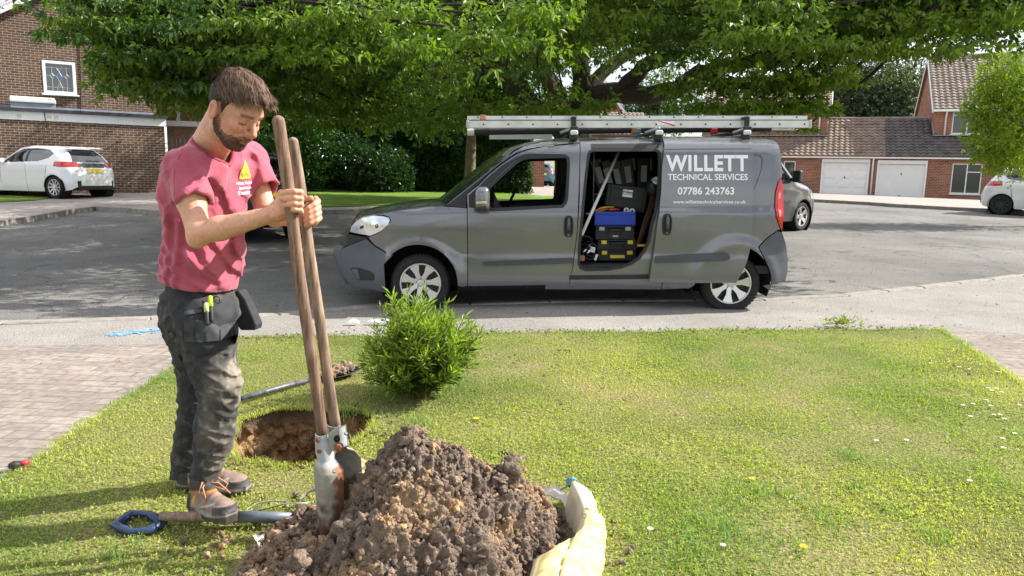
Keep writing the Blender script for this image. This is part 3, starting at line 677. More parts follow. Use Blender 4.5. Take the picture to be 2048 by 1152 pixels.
# ---------------- the narrow-leaved shrub on the lawn
shc=G(842,800); SO=(shc[0],shc[1],float(lawn_z(shc[0],shc[1])))
shrub=empty("garden_shrub",SO,"rounded bright green shrub with narrow leaves growing on the lawn","shrub")
r=np.random.default_rng(21); bm=bmesh.new(); P=[];A=[];Cc=[]
topz=W(850,592,shc[1])[2]; Hs=topz-SO[2]
for i in range(190):
    th=r.random()*2*math.pi; ph=math.acos(1-r.random()*1.55); rad=r.uniform(.58,1.0)*(1+.40*mnoise.noise(Vector((math.cos(th)*1.4,math.sin(th)*1.4,ph*1.3))))+(.10 if r.random()<.10 else 0)
    hz=Hs*.50
    dx=math.sin(ph)*math.cos(th); dy=math.sin(ph)*math.sin(th); dz=math.cos(ph)
    e=np.array([dx*.325*rad,dy*.30*rad,hz+dz*hz*.98*rad])
    if dz<0: e[:2]*=(1+.02*dz)
    st=np.array([r.uniform(-.03,.03),r.uniform(-.03,.03),0]); mid=np.array([e[0]*.55,e[1]*.55,e[2]*.45+.02])
    pts=[st+(mid-st)*t if t<=1 else mid+(e-mid)*(t-1) for t in np.linspace(0,2,9)]
    pts=[(1-t)**2*st+2*t*(1-t)*mid+t*t*e for t in np.linspace(0,1,10)]
    tube(bm,[tuple(p) for p in pts],[.005*(1-.6*k/9) for k in range(10)],4)
    nl=66
    for k in range(nl):
        t=.30+.70*(k/nl)**.8; p=(1-t)**2*st+2*t*(1-t)*mid+t*t*e; d=2*(1-t)*(mid-st)+2*t*(e-mid); d/=np.linalg.norm(d)
        rd=r.normal(size=3); rd-=d*rd.dot(d); rd/=np.linalg.norm(rd)
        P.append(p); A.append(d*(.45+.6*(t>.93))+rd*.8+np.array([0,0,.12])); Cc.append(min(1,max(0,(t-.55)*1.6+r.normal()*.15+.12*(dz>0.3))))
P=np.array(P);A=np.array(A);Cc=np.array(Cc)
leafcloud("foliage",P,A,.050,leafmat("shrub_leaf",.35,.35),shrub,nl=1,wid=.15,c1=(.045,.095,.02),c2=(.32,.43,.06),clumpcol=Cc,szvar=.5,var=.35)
bmobj("stems",bm,mat("shrub_stem",(.10,.09,.03),.8),shrub)

# ---------------- grass on the lawn
def pile_mask(x,y): return ((x+.30)/.60)**2+((y-2.28)/.55)**2<1
def blades(n,xr,yr,seed,hmin,hmax,w,poly=None,dens=None):
    r=np.random.default_rng(seed); x=r.uniform(*xr,n); y=r.uniform(*yr,n)
    k=np.ones(n,bool)
    if poly is not None:
        edge=(vn(x,y,0,9,2)-.5)*.09
        k&=inpoly(x+edge,y+edge*.7,poly)
    d=poly_dist(x,y,hole); k&=(d>.004); k&=~pile_mask(x,y)
    if dens is not None: k&=r.random(n)<dens(x,y)
    return x[k],y[k]
def grassobj(name,sets,label,seed):
    r=np.random.default_rng(seed); VV=[];CC=[];T=[];off=0
    for x,y,h0,h1,w0,tuft in sets:
        n=len(x); big=vn(x,y,0,1.1,1); med=vn(x,y,0,4.5,6); h=(h0+(h1-h0)*r.random(n))*(.7+.7*med)
        th=r.random(n)*6.283; lean=r.uniform(.25,1.25,n); dx=np.cos(th);dy=np.sin(th)
        z0=lawn_z(x,y)-.004; w=w0*(.7+.6*r.random(n))
        wx=-dy*w/2; wy=dx*w/2
        b0=np.stack([x-wx,y-wy,z0],1); b1=np.stack([x+wx,y+wy,z0],1)
        m=np.stack([x+dx*h*lean*.35,y+dy*h*lean*.35,z0+h*.62],1); m0=m-np.stack([wx,wy,0*wx],1)*.8; m1=m+np.stack([wx,wy,0*wx],1)*.8
        tp=np.stack([x+dx*h*lean*.95,y+dy*h*lean*.95,z0+h*(1.0-.35*lean*.6)],1)
        V=np.stack([b0,b1,m1,m0,tp],1).reshape(-1,3)
        q=np.arange(n)[:,None]*5+off; T.append(np.concatenate([q+[0,1,2],q+[0,2,3],q+[3,2,4]])); off+=5*n
        ye=np.clip((big-.30)*1.7+r.normal(size=n)*.22,0,1)[:,None]
        c=np.array([.15,.27,.04])*(1-ye)+np.array([.42,.44,.11])*ye
        str_=np.clip((x-1.25)/.5,0,1)*np.clip((2.75-y)/.4,0,1); dry=(r.random(n)<.045+.6*str_+.22*np.clip((med-.5)*3,0,1)*np.clip((big-.4)*3,0,1))[:,None]
        c=np.where(dry,np.array([.46,.38,.19])*(1+.2*r.normal(size=(n,1))),c); 
        if tuft: c=np.array([.12,.21,.05])*(1+.4*r.random((n,1)))+np.array([.05,.05,.05])*(r.random((n,1))<.3)
        c=c*(1+.28*(r.random((n,1))-.5)*2)
        VV.append(V);CC.append(np.repeat(c[:,None],5,1).reshape(-1,3))
    o=npmesh(name,np.concatenate(VV),np.concatenate(T),M_bladem,None,smooth=False,cols=np.clip(np.concatenate(CC),0.01,.8))
    return tagp(o,label,"grass",kind="stuff")
def vis(x,y): return (np.abs(x)<.80*y+.5)
def dens(x,y): return vis(x,y)*np.clip((2.9/np.maximum(y,1.5))**1.3,0,1)
gs=[]
x,y=blades(620000,(-3.2,5.2),(1.3,6.4),31,0,0,0,lawn_poly,dens); gs.append((x,y,.006,.018,.0032,False))
# clumps of longer coarse grass
def tufts(centres,seed,n,rad): 
    r=np.random.default_rng(seed); xs=[];ys=[]
    for cx,cy,s in centres:
        m=int(n*s); a=r.normal(size=(m,2))*rad*s; xs.append(cx+a[:,0]); ys.append(cy+a[:,1])
    return np.concatenate(xs),np.concatenate(ys)
tc_=[(*G(a,b)[:2],s) for a,b,s in [(1480,1010,1.0),(1520,985,.8),(1600,1010,.9),(1420,1060,1.0),(1460,1090,.9),(1660,1050,.8),(1390,1110,1),(1710,985,.5),(1700,920,.5),(1780,1030,.5),(880,800,1.2),(800,830,.8),(930,780,.8),(760,800,.8),(700,830,.6),(830,850,.5),(250,1110,.6),(100,1100,.6),(1330,1130,.7),(1870,1080,.5),(1560,1100,.8),(900,760,.7)]]
x,y=tufts(tc_,5,120,.09); gs.append((x,y,.02,.055,.0038,True))
# fringe round lawn edge & hole lip
r=np.random.default_rng(9); ed=[]
lp=lawn_left+[]; 
for A_,B_,m in [(lawn_poly[i],lawn_poly[(i+1)%len(lawn_poly)],1) for i in range(len(lawn_poly))]:
    L_=math.hypot(B_[0]-A_[0],B_[1]-A_[1]); k=int(L_*500); t=r.random(k); e=r.normal(size=(k,2))*.022; ed.append(np.stack([A_[0]+(B_[0]-A_[0])*t,A_[1]+(B_[1]-A_[1])*t],1)+e)
ed=np.concatenate(ed); k=vis(ed[:,0],ed[:,1])&(ed[:,1]>1.4); ed=ed[k]; gs.append((ed[:,0],ed[:,1],.012,.038,.0035,False))
hp=np.array(hole); hd=[]
for i in range(len(hp)):
    A_,B_=hp[i],hp[(i+1)%len(hp)]; L_=np.linalg.norm(B_-A_); k=int(L_*900); t=r.random((k,1)); hd.append(A_+(B_-A_)*t+r.normal(size=(k,2))*.012)
hd=np.concatenate(hd); gs.append((hd[:,0],hd[:,1],.012,.035,.0035,False))
grassobj("grass",gs,"short patchy yellow-green grass covering the lawn",77)
# clover and moss leaves: small round leaves
r=np.random.default_rng(51); n=210000; x=r.uniform(-3.2,5.2,n); y=r.uniform(1.5,6.3,n)
k=inpoly(x,y,lawn_poly)&(poly_dist(x,y,hole)>.01)&~pile_mask(x,y)&vis(x,y)&(r.random(n)<np.clip(1.3*(2.9/np.maximum(y,1.5))**1.2*(vn(x,y,0,2.2,9)-.22)*1.6,0,1)); x,y=x[k],y[k]; n=len(x)
P=np.stack([x,y,lawn_z(x,y)+.004+r.random(n)*.012],1); A=unit(np.stack([r.normal(size=n),r.normal(size=n),.15+r.random(n)*.6],1))
o=leafcloud("clover",P,A,.009,M_bladem,None,nl=2,spread=1.3,wid=.75,c1=(.15,.26,.035),c2=(.42,.44,.11),r=r,clumpcol=np.clip(vn(x,y,0,1.1,1)*1.3,0,1)); tagp(o,"tiny clover and moss leaves spread through the lawn","clover",kind="stuff")
# weed sprigs on the verge edge / lawn head
r=np.random.default_rng(61)
pet=mat("petal_white",(.85,.85,.82),.6); yel=mat("petal_yellow",(.75,.55,.02),.6)
def daisy(px,py,s,mt,label,cat,group):
    g=G(px,py); z=float(lawn_z(g[0],g[1]))+.016; e=empty("daisy" if cat=="daisy" else "dandelion",(g[0],g[1],z),label,cat,group); bm=bmesh.new()
    for k in range(11):
        a=k/11*6.283; d=Vector((math.cos(a),math.sin(a),.25)); u=Vector((-math.sin(a),math.cos(a),0))
        v=[bm.verts.new(d*s*.25-u*s*.1),bm.verts.new(d*s-u*s*.16),bm.verts.new(d*s*1.08),bm.verts.new(d*s+u*s*.16),bm.verts.new(d*s*.25+u*s*.1)]; bm.faces.new(v)
    bmobj("petals",bm,mt,e); bm=bmesh.new(); bmesh.ops.create_uvsphere(bm,u_segments=8,v_segments=5,radius=s*.34); bmobj("flower_centre",bm,yel,e); 
    bm=bmesh.new(); tube(bm,[(0,0,-.02),(0,0,0)],.0015,4); bmobj("stem",bm,mat("weedgreen",(.1,.2,.03),.7),e); return e
dz_=[(1860,735),(1918,740),(1938,745),(1995,752),(1975,790),(1982,795),(1992,790),(2002,798),(1925,820),(1945,818),(1980,822),(1988,838),(2000,838),(1940,842),(2004,887),(2006,905),(1812,893),(1752,893),(1938,975),(2028,878),(2038,820),(1972,812),(2008,845),(1446,1107),(1300,1075),(1080,1130)]
for i,(a,b) in enumerate(dz_):
    daisy(a,b,.011,pet,"small white daisy scattered among the others in the lawn grass","daisy","white daisies in the lawn")
daisy(952,846,.016,yel,"yellow dandelion in the lawn just behind the soil heap's peak","dandelion","yellow dandelions in the lawn")
daisy(1503,967,.014,yel,"yellow dandelion beside the coarse grass tufts in mid-lawn","dandelion","yellow dandelions in the lawn")
daisy(1606,1106,.014,yel,"yellow dandelion low among coarse tufts near the camera","dandelion","yellow dandelions in the lawn")
# fallen dry bits near the edges
r=np.random.default_rng(71); n=1500; x=r.uniform(-6,6,n); y=r.uniform(4.5,8,n); nn9=3500; x=np.r_[x,r.uniform(-14,14,nn9)]; y=np.r_[y,r.uniform(7.5,20,nn9)]; n+=nn9; P=np.stack([x,y,gz(x,y)+.012],1); A=np.stack([r.normal(size=n),r.normal(size=n),r.random(n)*.2],1)
k=vis(x,y)&((r.random(n)<.12)|(vn(x,y,0,1.2,3)>.62)|((y>8)&(r.random(n)<.5)))
o=leafcloud("debris",P[k],A[k],.028,M_bladem,None,nl=1,wid=.35,c1=(.10,.07,.04),c2=(.30,.26,.08),r=r); tagp(o,"dry leaf litter and twig bits scattered along the footpath","leaf litter",kind="stuff")
r=np.random.default_rng(83); top=[p for p in path_s[3:10]]; P=[]
for (x0,y0),(x1,y1) in zip(top,top[1:]):
    m=int(math.hypot(x1-x0,y1-y0)*75); t=r.random(m); P.append(np.stack([x0+(x1-x0)*t,y0+(y1-y0)*t-np.abs(r.normal(size=m))*.10,r.random(m)*.03+.02],1))
m=420; xx=r.uniform(-1,3.4,m); yy=r.uniform(3.4,6.0,m); kk=(vn(xx,yy,0,1.6,13)>.55); P.append(np.stack([xx,yy,lawn_z(xx,yy)+.012+r.random(m)*.01],1)[kk]); P=np.concatenate(P)
o=leafcloud("weeds",P,np.stack([r.normal(size=len(P))*.6,r.normal(size=len(P))*.6,np.ones(len(P))],1),.015,M_bladem,None,nl=3,spread=.9,wid=.5,c1=(.045,.03,.03),c2=(.14,.10,.06),r=r); tagp(o,"small purplish brown weed heads along the lawn's far edge","weeds",kind="stuff")
# weeds at the path edge
for (a,b) in [(1680,655),(530,1)][:1]:
    g=G(a,b); e=empty("weed",(g[0],g[1],0.02),"straggly green weed lying at the edge of footpath and lawn","weed"); n=70
    P=np.stack([r.normal(size=n)*.07,r.normal(size=n)*.03,r.random(n)*.05],1); leafcloud("foliage",P,np.stack([r.normal(size=n),r.normal(size=n),r.random(n)],1),.05,M_bladem,e,nl=2,wid=.25,c1=(.12,.16,.02),c2=(.3,.34,.06),r=r)
    bm=bmesh.new(); tube(bm,[(-.15,.03,0),(0,0,.02),(.12,-.02,.03)],.003,4); bmobj("stem",bm,_mats["weedgreen"],e)
# ================================================================ BUILDINGS
class Fr:
    """a local frame standing on the ground: x along, y into depth, z up (world height)"""
    def __init__(s,O,ang):
        s.O=np.array([O[0],O[1],0.0]); s.a=ang; s.ex=np.array([math.cos(ang),math.sin(ang),0]); s.ey=np.array([-math.sin(ang),math.cos(ang),0])
    def L(s,px,py,y=0.0):
        d=ray(px,py); t=(y-(C0-s.O)@s.ey)/(d@s.ey); p=C0+d*t; q=p-s.O; return np.array([q@s.ex,y,p[2]])
    def w(s,l): return s.O+s.ex*l[0]+s.ey*l[1]+np.array([0,0,l[2]])
def gridwall(name,x0,x1,z0,z1,opens,th,m,parent,y0=0.0,clip=None):
    xs=sorted(set([x0,x1]+[v for o in opens for v in (o[0],o[1]) if x0<v<x1])); zs=sorted(set([z0,z1]+[v for o in opens for v in (o[2],o[3]) if z0<v<z1]))
    nx,nz=len(xs)-1,len(zs)-1; sol=np.ones((nx,nz),bool)
    for i in range(nx):
        for k in range(nz):
            cx,cz=(xs[i]+xs[i+1])/2,(zs[k]+zs[k+1])/2
            for o in opens:
                if o[0]<cx<o[1] and o[2]<cz<o[3]: sol[i,k]=False
    bm=bmesh.new(); vd={}
    def v(i,k,b):
        if (i,k,b) not in vd: vd[(i,k,b)]=bm.verts.new((xs[i],y0+(th if b else 0),zs[k]))
        return vd[(i,k,b)]
    def s(i,k): return 0<=i<nx and 0<=k<nz and sol[i,k]
    for i in range(nx):
        for k in range(nz):
            if not sol[i,k]: continue
            bm.faces.new((v(i,k,0),v(i+1,k,0),v(i+1,k+1,0),v(i,k+1,0))); bm.faces.new((v(i,k,1),v(i,k+1,1),v(i+1,k+1,1),v(i+1,k,1)))
            if not s(i-1,k): bm.faces.new((v(i,k,0),v(i,k+1,0),v(i,k+1,1),v(i,k,1)))
            if not s(i+1,k): bm.faces.new((v(i+1,k,0),v(i+1,k,1),v(i+1,k+1,1),v(i+1,k+1,0)))
            if not s(i,k-1): bm.faces.new((v(i,k,0),v(i,k,1),v(i+1,k,1),v(i+1,k,0)))
            if not s(i,k+1): bm.faces.new((v(i,k+1,0),v(i+1,k+1,0),v(i+1,k+1,1),v(i,k+1,1)))
    for co,no in (clip or []):
        r=bmesh.ops.bisect_plane(bm,geom=bm.verts[:]+bm.edges[:]+bm.faces[:],plane_co=co,plane_no=no,clear_outer=True)
        ed=[e for e in r['geom_cut'] if isinstance(e,bmesh.types.BMEdge)]
        bmesh.ops.edgeloop_fill(bm,edges=ed)
    bmesh.ops.recalc_face_normals(bm,faces=bm.faces)
    o=bmobj(name,bm,m,parent); return uv_box(o)
def tile_roof(name,A,B,Cc,m,parent,tw=.30,th=.30,mi_fn=None,mats=None,roll=.045,lip=.055,thick=.06):
    """A lower-left, B lower-right, Cc upper-left (3-D); courses run parallel to AB"""
    A,B,Cc=map(lambda q:np.array(q,float),(A,B,Cc)); u=B-A; Lu=np.linalg.norm(u); u/=Lu; v=Cc-A; Lv=np.linalg.norm(v); v/=Lv; n=np.cross(u,v); 
    if n[2]<0: n=-n
    nu=max(1,int(Lu/tw)); nv=max(1,int(Lv/th)); us=np.linspace(0,Lu,nu*6+1); 
    prof=roll*np.array([0,.25,.9,1.0,.9,.25])[np.arange(len(us))%6]
    rr=np.random.default_rng(4); VV=[];FF=[];MI=[];off=0
    for j in range(nv):
        a=Lv*j/nv; b=Lv*(j+1)/nv+.03; jit=np.repeat(rr.normal(size=nu+1)*.004,6)[:len(us)]
        lo=A+np.outer(us,u)+v*a+np.outer(prof+lip+jit,n); hi=A+np.outer(us,u)+v*b+np.outer(prof+.004,n); bt=A+np.outer(us,u)+v*a+np.outer(prof*.0-.0,n)
        V=np.concatenate([bt,lo,hi]); k=len(us); q=np.arange(k-1); VV.append(V)
        F1=np.stack([q,q+1,q+1+k,q+k],1)+off; F2=np.stack([q+k,q+1+k,q+1+2*k,q+2*k],1)+off; FF+= [F1,F2]; off+=3*k
        if mi_fn is not None:
            mm=np.array([mi_fn(us[i]) for i in q]); MI+=[mm,mm]
    # underside slab
    b0=A-n*thick; b1=B-n*thick; b2=b1+v*Lv; b3=b0+v*Lv; VV.append(np.array([b0,b1,b2,b3,A,B,B+v*Lv,A+v*Lv])); FF.append(np.array([[0,1,2,3],[0,4,5,1],[1,5,6,2],[3,7,4,0],[2,6,7,3],[4,7,6,5]])+off)
    if mi_fn is not None: MI.append(np.zeros(6,int))
    return npmesh(name,np.concatenate(VV),np.concatenate(FF),mats or m,parent,smooth=False,mi=np.concatenate(MI) if MI else None)
M_brickR=brickmat("brick_orange_red",(.30,.115,.062),(.19,.075,.048),(.42,.34,.27),bh=.072,ms=.016)
M_brickL=brickmat("brick_brown",(.15,.088,.058),(.085,.055,.042),(.46,.40,.32),bump=.9,ms=.012)
M_white=mat("white_upvc",(.80,.80,.78),.35,nscale=3,namt=.04)
M_fascia=mat("white_fascia",(.74,.75,.76),.5,nscale=2,namt=.08)
M_glass=mat("window_glass",(.03,.035,.035),.03,spec=.9,coat=1)
M_tileA=mat("roof_tile_brown",(.20,.15,.115),.9,nscale=2.5,namt=.45,bump=.5,bscale=40)
M_tileB=mat("roof_tile_dark",(.095,.083,.078),.9,nscale=2.5,namt=.5,bump=.5,bscale=40)
M_tileC=mat("roof_tile_mid",(.24,.19,.155),.9,nscale=1.5,namt=.4,bump=.5,bscale=40)
M_lead=mat("lead_flashing",(.30,.34,.40),.5,metal=.3,nscale=4,namt=.25)
M_blackp=mat("black_plastic_dull",(.02,.02,.021),.6)
M_dark=mat("dark_interior",(.01,.01,.011),.9)
M_blind=mat("window_blind",(.25,.27,.22),.8)
def window(parent,x0,x1,z0,z1,y,fw=.06,mull=(),trans=(),sill=True,m=None,blind=False,fr="window",deep=.07):
    """frame with glass set back in an opening"""
    m=m or M_white; bm=bmesh.new(); yc=y+deep*.5
    box(bm,((x0+x1)/2,yc,z1-fw/2),(x1-x0,deep,fw)); box(bm,((x0+x1)/2,yc,z0+fw/2),(x1-x0,deep,fw))
    for xx in (x0+fw/2,x1-fw/2): box(bm,(xx,yc,(z0+z1)/2),(fw,deep*.98,z1-z0-2*fw))
    for t in mull: box(bm,(x0+(x1-x0)*t,yc,(z0+z1)/2),(fw*.9,deep*.9,z1-z0-2*fw))
    for (a,b,t) in trans: box(bm,(x0+(x1-x0)*(a+b)/2,yc,z0+(z1-z0)*t),((x1-x0)*(b-a)-fw,deep*.85,fw*.8))
    w=bmobj(fr,bm,m,parent,bevel=.006,seg=1)
    bm=bmesh.new(); box(bm,((x0+x1)/2,y+deep*.75,(z0+z1)/2),(x1-x0-fw,.012,z1-z0-fw)); bmobj("pane",bm,M_glass,w)
    if sill:
        bm=bmesh.new(); box(bm,((x0+x1)/2,y-.04,z0-.03),(x1-x0+.12,.16,.05)); bmobj("sill",bm,m,w,bevel=.008,seg=1)
    if blind:
        bm=bmesh.new()
        for i in range(int((z1-z0)/.06)): box(bm,((x0+x1)/2,y+deep+.06,z0+.05+i*.06),(x1-x0-.1,.03,.045))
        bmobj("blind",bm,M_blind,w)
    return w
# ---------------- terrace on the far right: garage block and two house wings
FR=Fr(W(1690,380,43.0),math.radians(-22))
gar=bpy.data.objects.new("garage_block",None); COL.objects.link(gar); gar.location=V3(FR.O); gar.rotation_euler=(0,0,FR.a)
tagp(gar,"low brick garage block with two white doors under a half brown, half dark tiled roof","garage")
def xz(px,py,y=0): p=FR.L(px,py,y); return p[0],p[2]
zg=0.30; zgut=xz(1690,314)[1]
xl=xz(1425,350)[0]; xr=xz(2110,350)[0]
d1=(xz(1641,360)[0],xz(1737,360)[0],zg,xz(1690,325)[1]); d2=(xz(1752,360)[0],xz(1852,360)[0],zg,xz(1800,328)[1])
w1=(xz(1902,360)[0],xz(1963,360)[0],xz(1930,388)[1],xz(1930,327)[1]); w0=(xz(1566,350)[0],xz(1590,350)[0],xz(1580,365)[1],xz(1580,322)[1])
gridwall("wall",xl,xr,zg-.4,zgut,[d1,d2,w1,w0],.25,M_brickR,gar)
# doors
def gdoor(d,kind):
    f=bmesh.new(); x0,x1,z0,z1=d
    for xx in (x0+.045,x1-.045): box(f,(xx,.03,(z0+z1)/2),(.09,.14,z1-z0))
    box(f,((x0+x1)/2,.03,z1+.10),(x1-x0,.145,.20))
    fo=bmobj("door_frame",f,M_white,gar,bevel=.01,seg=1)
    bm=bmesh.new(); X0,X1=x0+.09,x1-.09; box(bm,((X0+X1)/2,.085,(z0+z1)/2+.01),(X1-X0,.03,z1-z0-.02))
    if kind==0:
        nx,nz=3,4
        for i in range(nx):
            for k in range(nz):
                cx=X0+(X1-X0)*(i+.5)/nx; cz=z0+(z1-z0)*(k+.5)/nz; w_=(X1-X0)/nx*.78; h_=(z1-z0)/nz*.62
                box(bm,(cx,.064,cz),(w_,.014,h_)); box(bm,(cx,.054,cz),(w_*.86,.012,h_*.72))
    else:
        n=34
        for i in range(n): box(bm,(X0+(X1-X0)*(i+.5)/n,.062,(z0+z1)/2),((X1-X0)/n*.55,.018,z1-z0-.06))
    dd=bmobj("garage_door",bm,M_white,gar,bevel=.004,seg=1)
    bm=bmesh.new(); box(bm,((X0+X1)/2,.045,z0+(z1-z0)*(.58 if kind==0 else .72)),(.05,.03,.10)); 
    if kind: box(bm,((X0+X1)/2,.045,z0+.16),(.10,.03,.10))
    bmobj("handle",bm,M_blackp,dd)
gdoor(d1,0); gdoor(d2,1)
window(gar,*w1,.04,mull=(.5,),trans=((.5,1,.72),),blind=True); window(gar,*w0,.04)
# gutter, downpipe
bm=bmesh.new(); box(bm,((xl+xr)/2,-.22,zgut-.02),(xr-xl,.12,.10)); box(bm,((xl+xr)/2,-.08,zgut-.03),(xr-xl,.16,.03)); bmobj("gutter",bm,M_white,gar,bevel=.02,seg=2)
xd=xz(1744,350)[0]; bm=bmesh.new(); tube(bm,[(xd,-.07,zg),(xd,-.07,zgut-.25),(xd,-.2,zgut-.05)],.045,8); bmobj("downpipe",bm,M_white,gar,smooth=True)
# main lean-to roof: ridge at y=240 between the wings
YR=3.3; zr=xz(1760,240,YR)[1]; sl=(zr-zgut)/(YR+.3); ywing=1.55; zw=zgut+sl*(ywing+.3)
xa,xb=xz(1657,240,YR)[0],xz(1858,240,YR)[0]; xm=xz(1771,300)[0]
tile_roof("roof",(xl,-.3,zgut+.04),(xr,-.3,zgut+.04),(xl,ywing,zw+.04),None,gar,mats=[M_tileA,M_tileB],mi_fn=lambda u:int(u+xl>xm))
tile_roof("roof",(xa,ywing,zw+.04),(xb,ywing,zw+.04),(xa,YR,zr+.04),None,gar,mats=[M_tileA,M_tileB],mi_fn=lambda u:int(u+xa>xm))
bm=bmesh.new(); box(bm,((xa+xb)/2,YR+1.5,(zg+zr)/2-.1),(xb-xa,3.0,zr-zg-.2)); bmobj("rear_wall",bm,M_brickR,gar)
bm=bmesh.new(); tube(bm,[(xa,YR+.05,zr+.09),(xb,YR+.05,zr+.09)],.1,8); bmobj("ridge_tiles",bm,M_tileC,gar)
# wings
def wing(px0,px1,ywall,peave,pridge,label,depth,wins,side=-1,zbase=None):
    e=bpy.data.objects.new("brick_house",None); COL.objects.link(e); e.location=V3(FR.O); e.rotation_euler=(0,0,FR.a); tagp(e,label,"house")
    x0=px0; x1=px1; z0=zw-.1; ze=xz(1900,peave,ywall)[1]; zr_=xz(1900,pridge,ywall+depth/2)[1]
    gridwall("wall",x0,x1,z0-2.2,ze,wins,.25,M_brickR,e,y0=ywall)
    # side walls with gable
    for xs in (x0,x1-.25):
        bm=bmesh.new(); prism(bm,[(xs,ywall+.25,z0-2.2),(xs,ywall+depth,z0-2.2),(xs,ywall+depth,ze),(xs,ywall+depth/2,zr_-.12),(xs,ywall+.25,ze)],(.25,0,0))
        bmesh.ops.recalc_face_normals(bm,faces=bm.faces); uv_box(bmobj("gable_wall",bm,M_brickR,e))
    for w in wins: window(e,*w,ywall+.03,mull=(.5,),trans=((0,.5,.72),))
    s=(zr_-ze)/(depth/2); ov=.3
    tile_roof("roof",(x0-.15,ywall-ov,ze-s*ov+.05),(x1+.15,ywall-ov,ze-s*ov+.05),(x0-.15,ywall+depth/2,zr_+.05),M_tileC,e)
    tile_roof("roof",(x1+.15,ywall+depth+ov,ze-s*ov+.05),(x0-.15,ywall+depth+ov,ze-s*ov+.05),(x1+.15,ywall+depth/2,zr_+.05),M_tileC,e)
    bm=bmesh.new(); tube(bm,[(x0-.15,ywall+depth/2,zr_+.10),(x1+.15,ywall+depth/2,zr_+.10)],.12,8); bmobj("ridge_tiles",bm,M_tileC,e)
    bm=bmesh.new(); box(bm,((x0+x1)/2,ywall-ov-.04,ze-s*ov-.02),(x1-x0+.3,.12,.12)); box(bm,((x0+x1)/2,ywall-ov/2,ze-s*ov-.06),(x1-x0+.3,ov,.03)); bmobj("gutter",bm,M_white,e,bevel=.02)
    xg=x0-.17 if side<0 else x1+.17
    bm=bmesh.new(); prism(bm,[(xg-.02,ywall-ov,ze-s*ov-.14),(xg-.02,ywall-ov,ze-s*ov+.08),(xg-.02,ywall+depth/2,zr_+.08),(xg-.02,ywall+depth/2,zr_-.14)],(.04,0,0)); prism(bm,[(xg-.02,ywall+depth+ov,ze-s*ov-.14),(xg-.02,ywall+depth+ov,ze-s*ov+.08),(xg-.02,ywall+depth/2,zr_+.08),(xg-.02,ywall+depth/2,zr_-.14)],(.04,0,0)); bmesh.ops.recalc_face_normals(bm,faces=bm.faces); bmobj("bargeboard",bm,M_fascia,e)
    xp=x0+.55 if side<0 else x1-.45
    bm=bmesh.new(); tube(bm,[(xp,ywall-.07,zw+.1),(xp,ywall-.07,ze-s*ov-.35),(xp,ywall-ov,ze-s*ov-.06)],.045,8); bmobj("downpipe",bm,M_white,e,smooth=True)
    bm=bmesh.new(); box(bm,((x0+x1)/2,ywall-.10,zw+.10),(x1-x0+.1,.26,.03)); box(bm,((x0 if side<0 else x1),ywall+.4,zw+.55),(.03,1.2,.22),Matrix.Rotation(math.atan(sl),3,'X')); bmobj("flashing",bm,M_lead,e)
    return e
def wx(px,py,y=ywing): return xz(px,py,y)
R0=wx(1868,250)[0]; R1=wx(2260,250)[0]
wing(R0,R1,ywing,213,116,"right-hand brick house with tiled roof and white upstairs window behind the yellow-green tree",9.0,[(wx(1905,240)[0],wx(1967,240)[0],wx(1935,268)[1],wx(1935,216)[1]),(wx(2060,240)[0],wx(2120,240)[0],wx(1935,268)[1],wx(1935,216)[1])],-1)
L0=wx(1405,250)[0]; L1=wx(1655,250)[0]
wing(L0,L1,ywing,208,150,"left-hand brick house of the terrace, upper floor showing between the ladders and the tree",8.0,[(wx(1427,235)[0],wx(1470,235)[0],wx(1450,262)[1],wx(1450,212)[1]),(wx(1561,235)[0],wx(1609,235)[0],wx(1590,258)[1],wx(1590,212)[1])],1)

# ---------------- distant gable house seen through the tree (1170-1260)
e=empty("distant_house",(0,0,0),"distant orange brick gable with white bargeboard seen under the tree limb","house")
Yd=60; a=W(1120,330,Yd); b=W(1262,330,Yd); zt=W(1205,150,Yd)[2]; ze=W(1262,255,Yd)[2]
bm=bmesh.new(); prism(bm,[(a[0],Yd,.2),(b[0],Yd,.2),(b[0],Yd,ze),((a[0]+b[0])/2,Yd,zt),(a[0],Yd,ze)],(0,8,0)); bmesh.ops.recalc_face_normals(bm,faces=bm.faces); uv_box(bmobj("wall",bm,M_brickR,e))
bm=bmesh.new(); mx_=(a[0]+b[0])/2
for s,xx in ((1,b[0]),(-1,a[0])): prism(bm,[(xx+.25*s,Yd-.15,ze-.45),(xx+.25*s,Yd-.15,ze-.05),(mx_,Yd-.15,zt+.35),(mx_,Yd-.15,zt)],(0,.08,0))
bmesh.ops.recalc_face_normals(bm,faces=bm.faces); bmobj("bargeboard",bm,M_fascia,e)
for s,xx in ((1,b[0]),(-1,a[0])):
    tile_roof("roof",(xx+.3*s,(Yd-.1 if s>0 else Yd+8),ze-.1),(xx+.3*s,(Yd+8 if s>0 else Yd-.1),ze-.1),(mx_,(Yd-.1 if s>0 else Yd+8),zt+.32),M_tileC,e)
e=empty("distant_house",(0,0,0),"distant house with low brown tiled roof seen just above the van roof through the rack","house")
a=W(1150,300,52); b=W(1290,300,52); z1=W(1200,262,52)[2]
bm=bmesh.new(); box(bm,((a[0]+b[0])/2,55,z1/2+.0),(b[0]-a[0],6,z1-.4)); uv_box(bmobj("wall",bm,M_brickR,e)); tile_roof("roof",(a[0]-.3,51.6,z1-.25),(b[0]+.3,51.6,z1-.25),(a[0]-.3,55,z1+1.5),M_tileC,e)

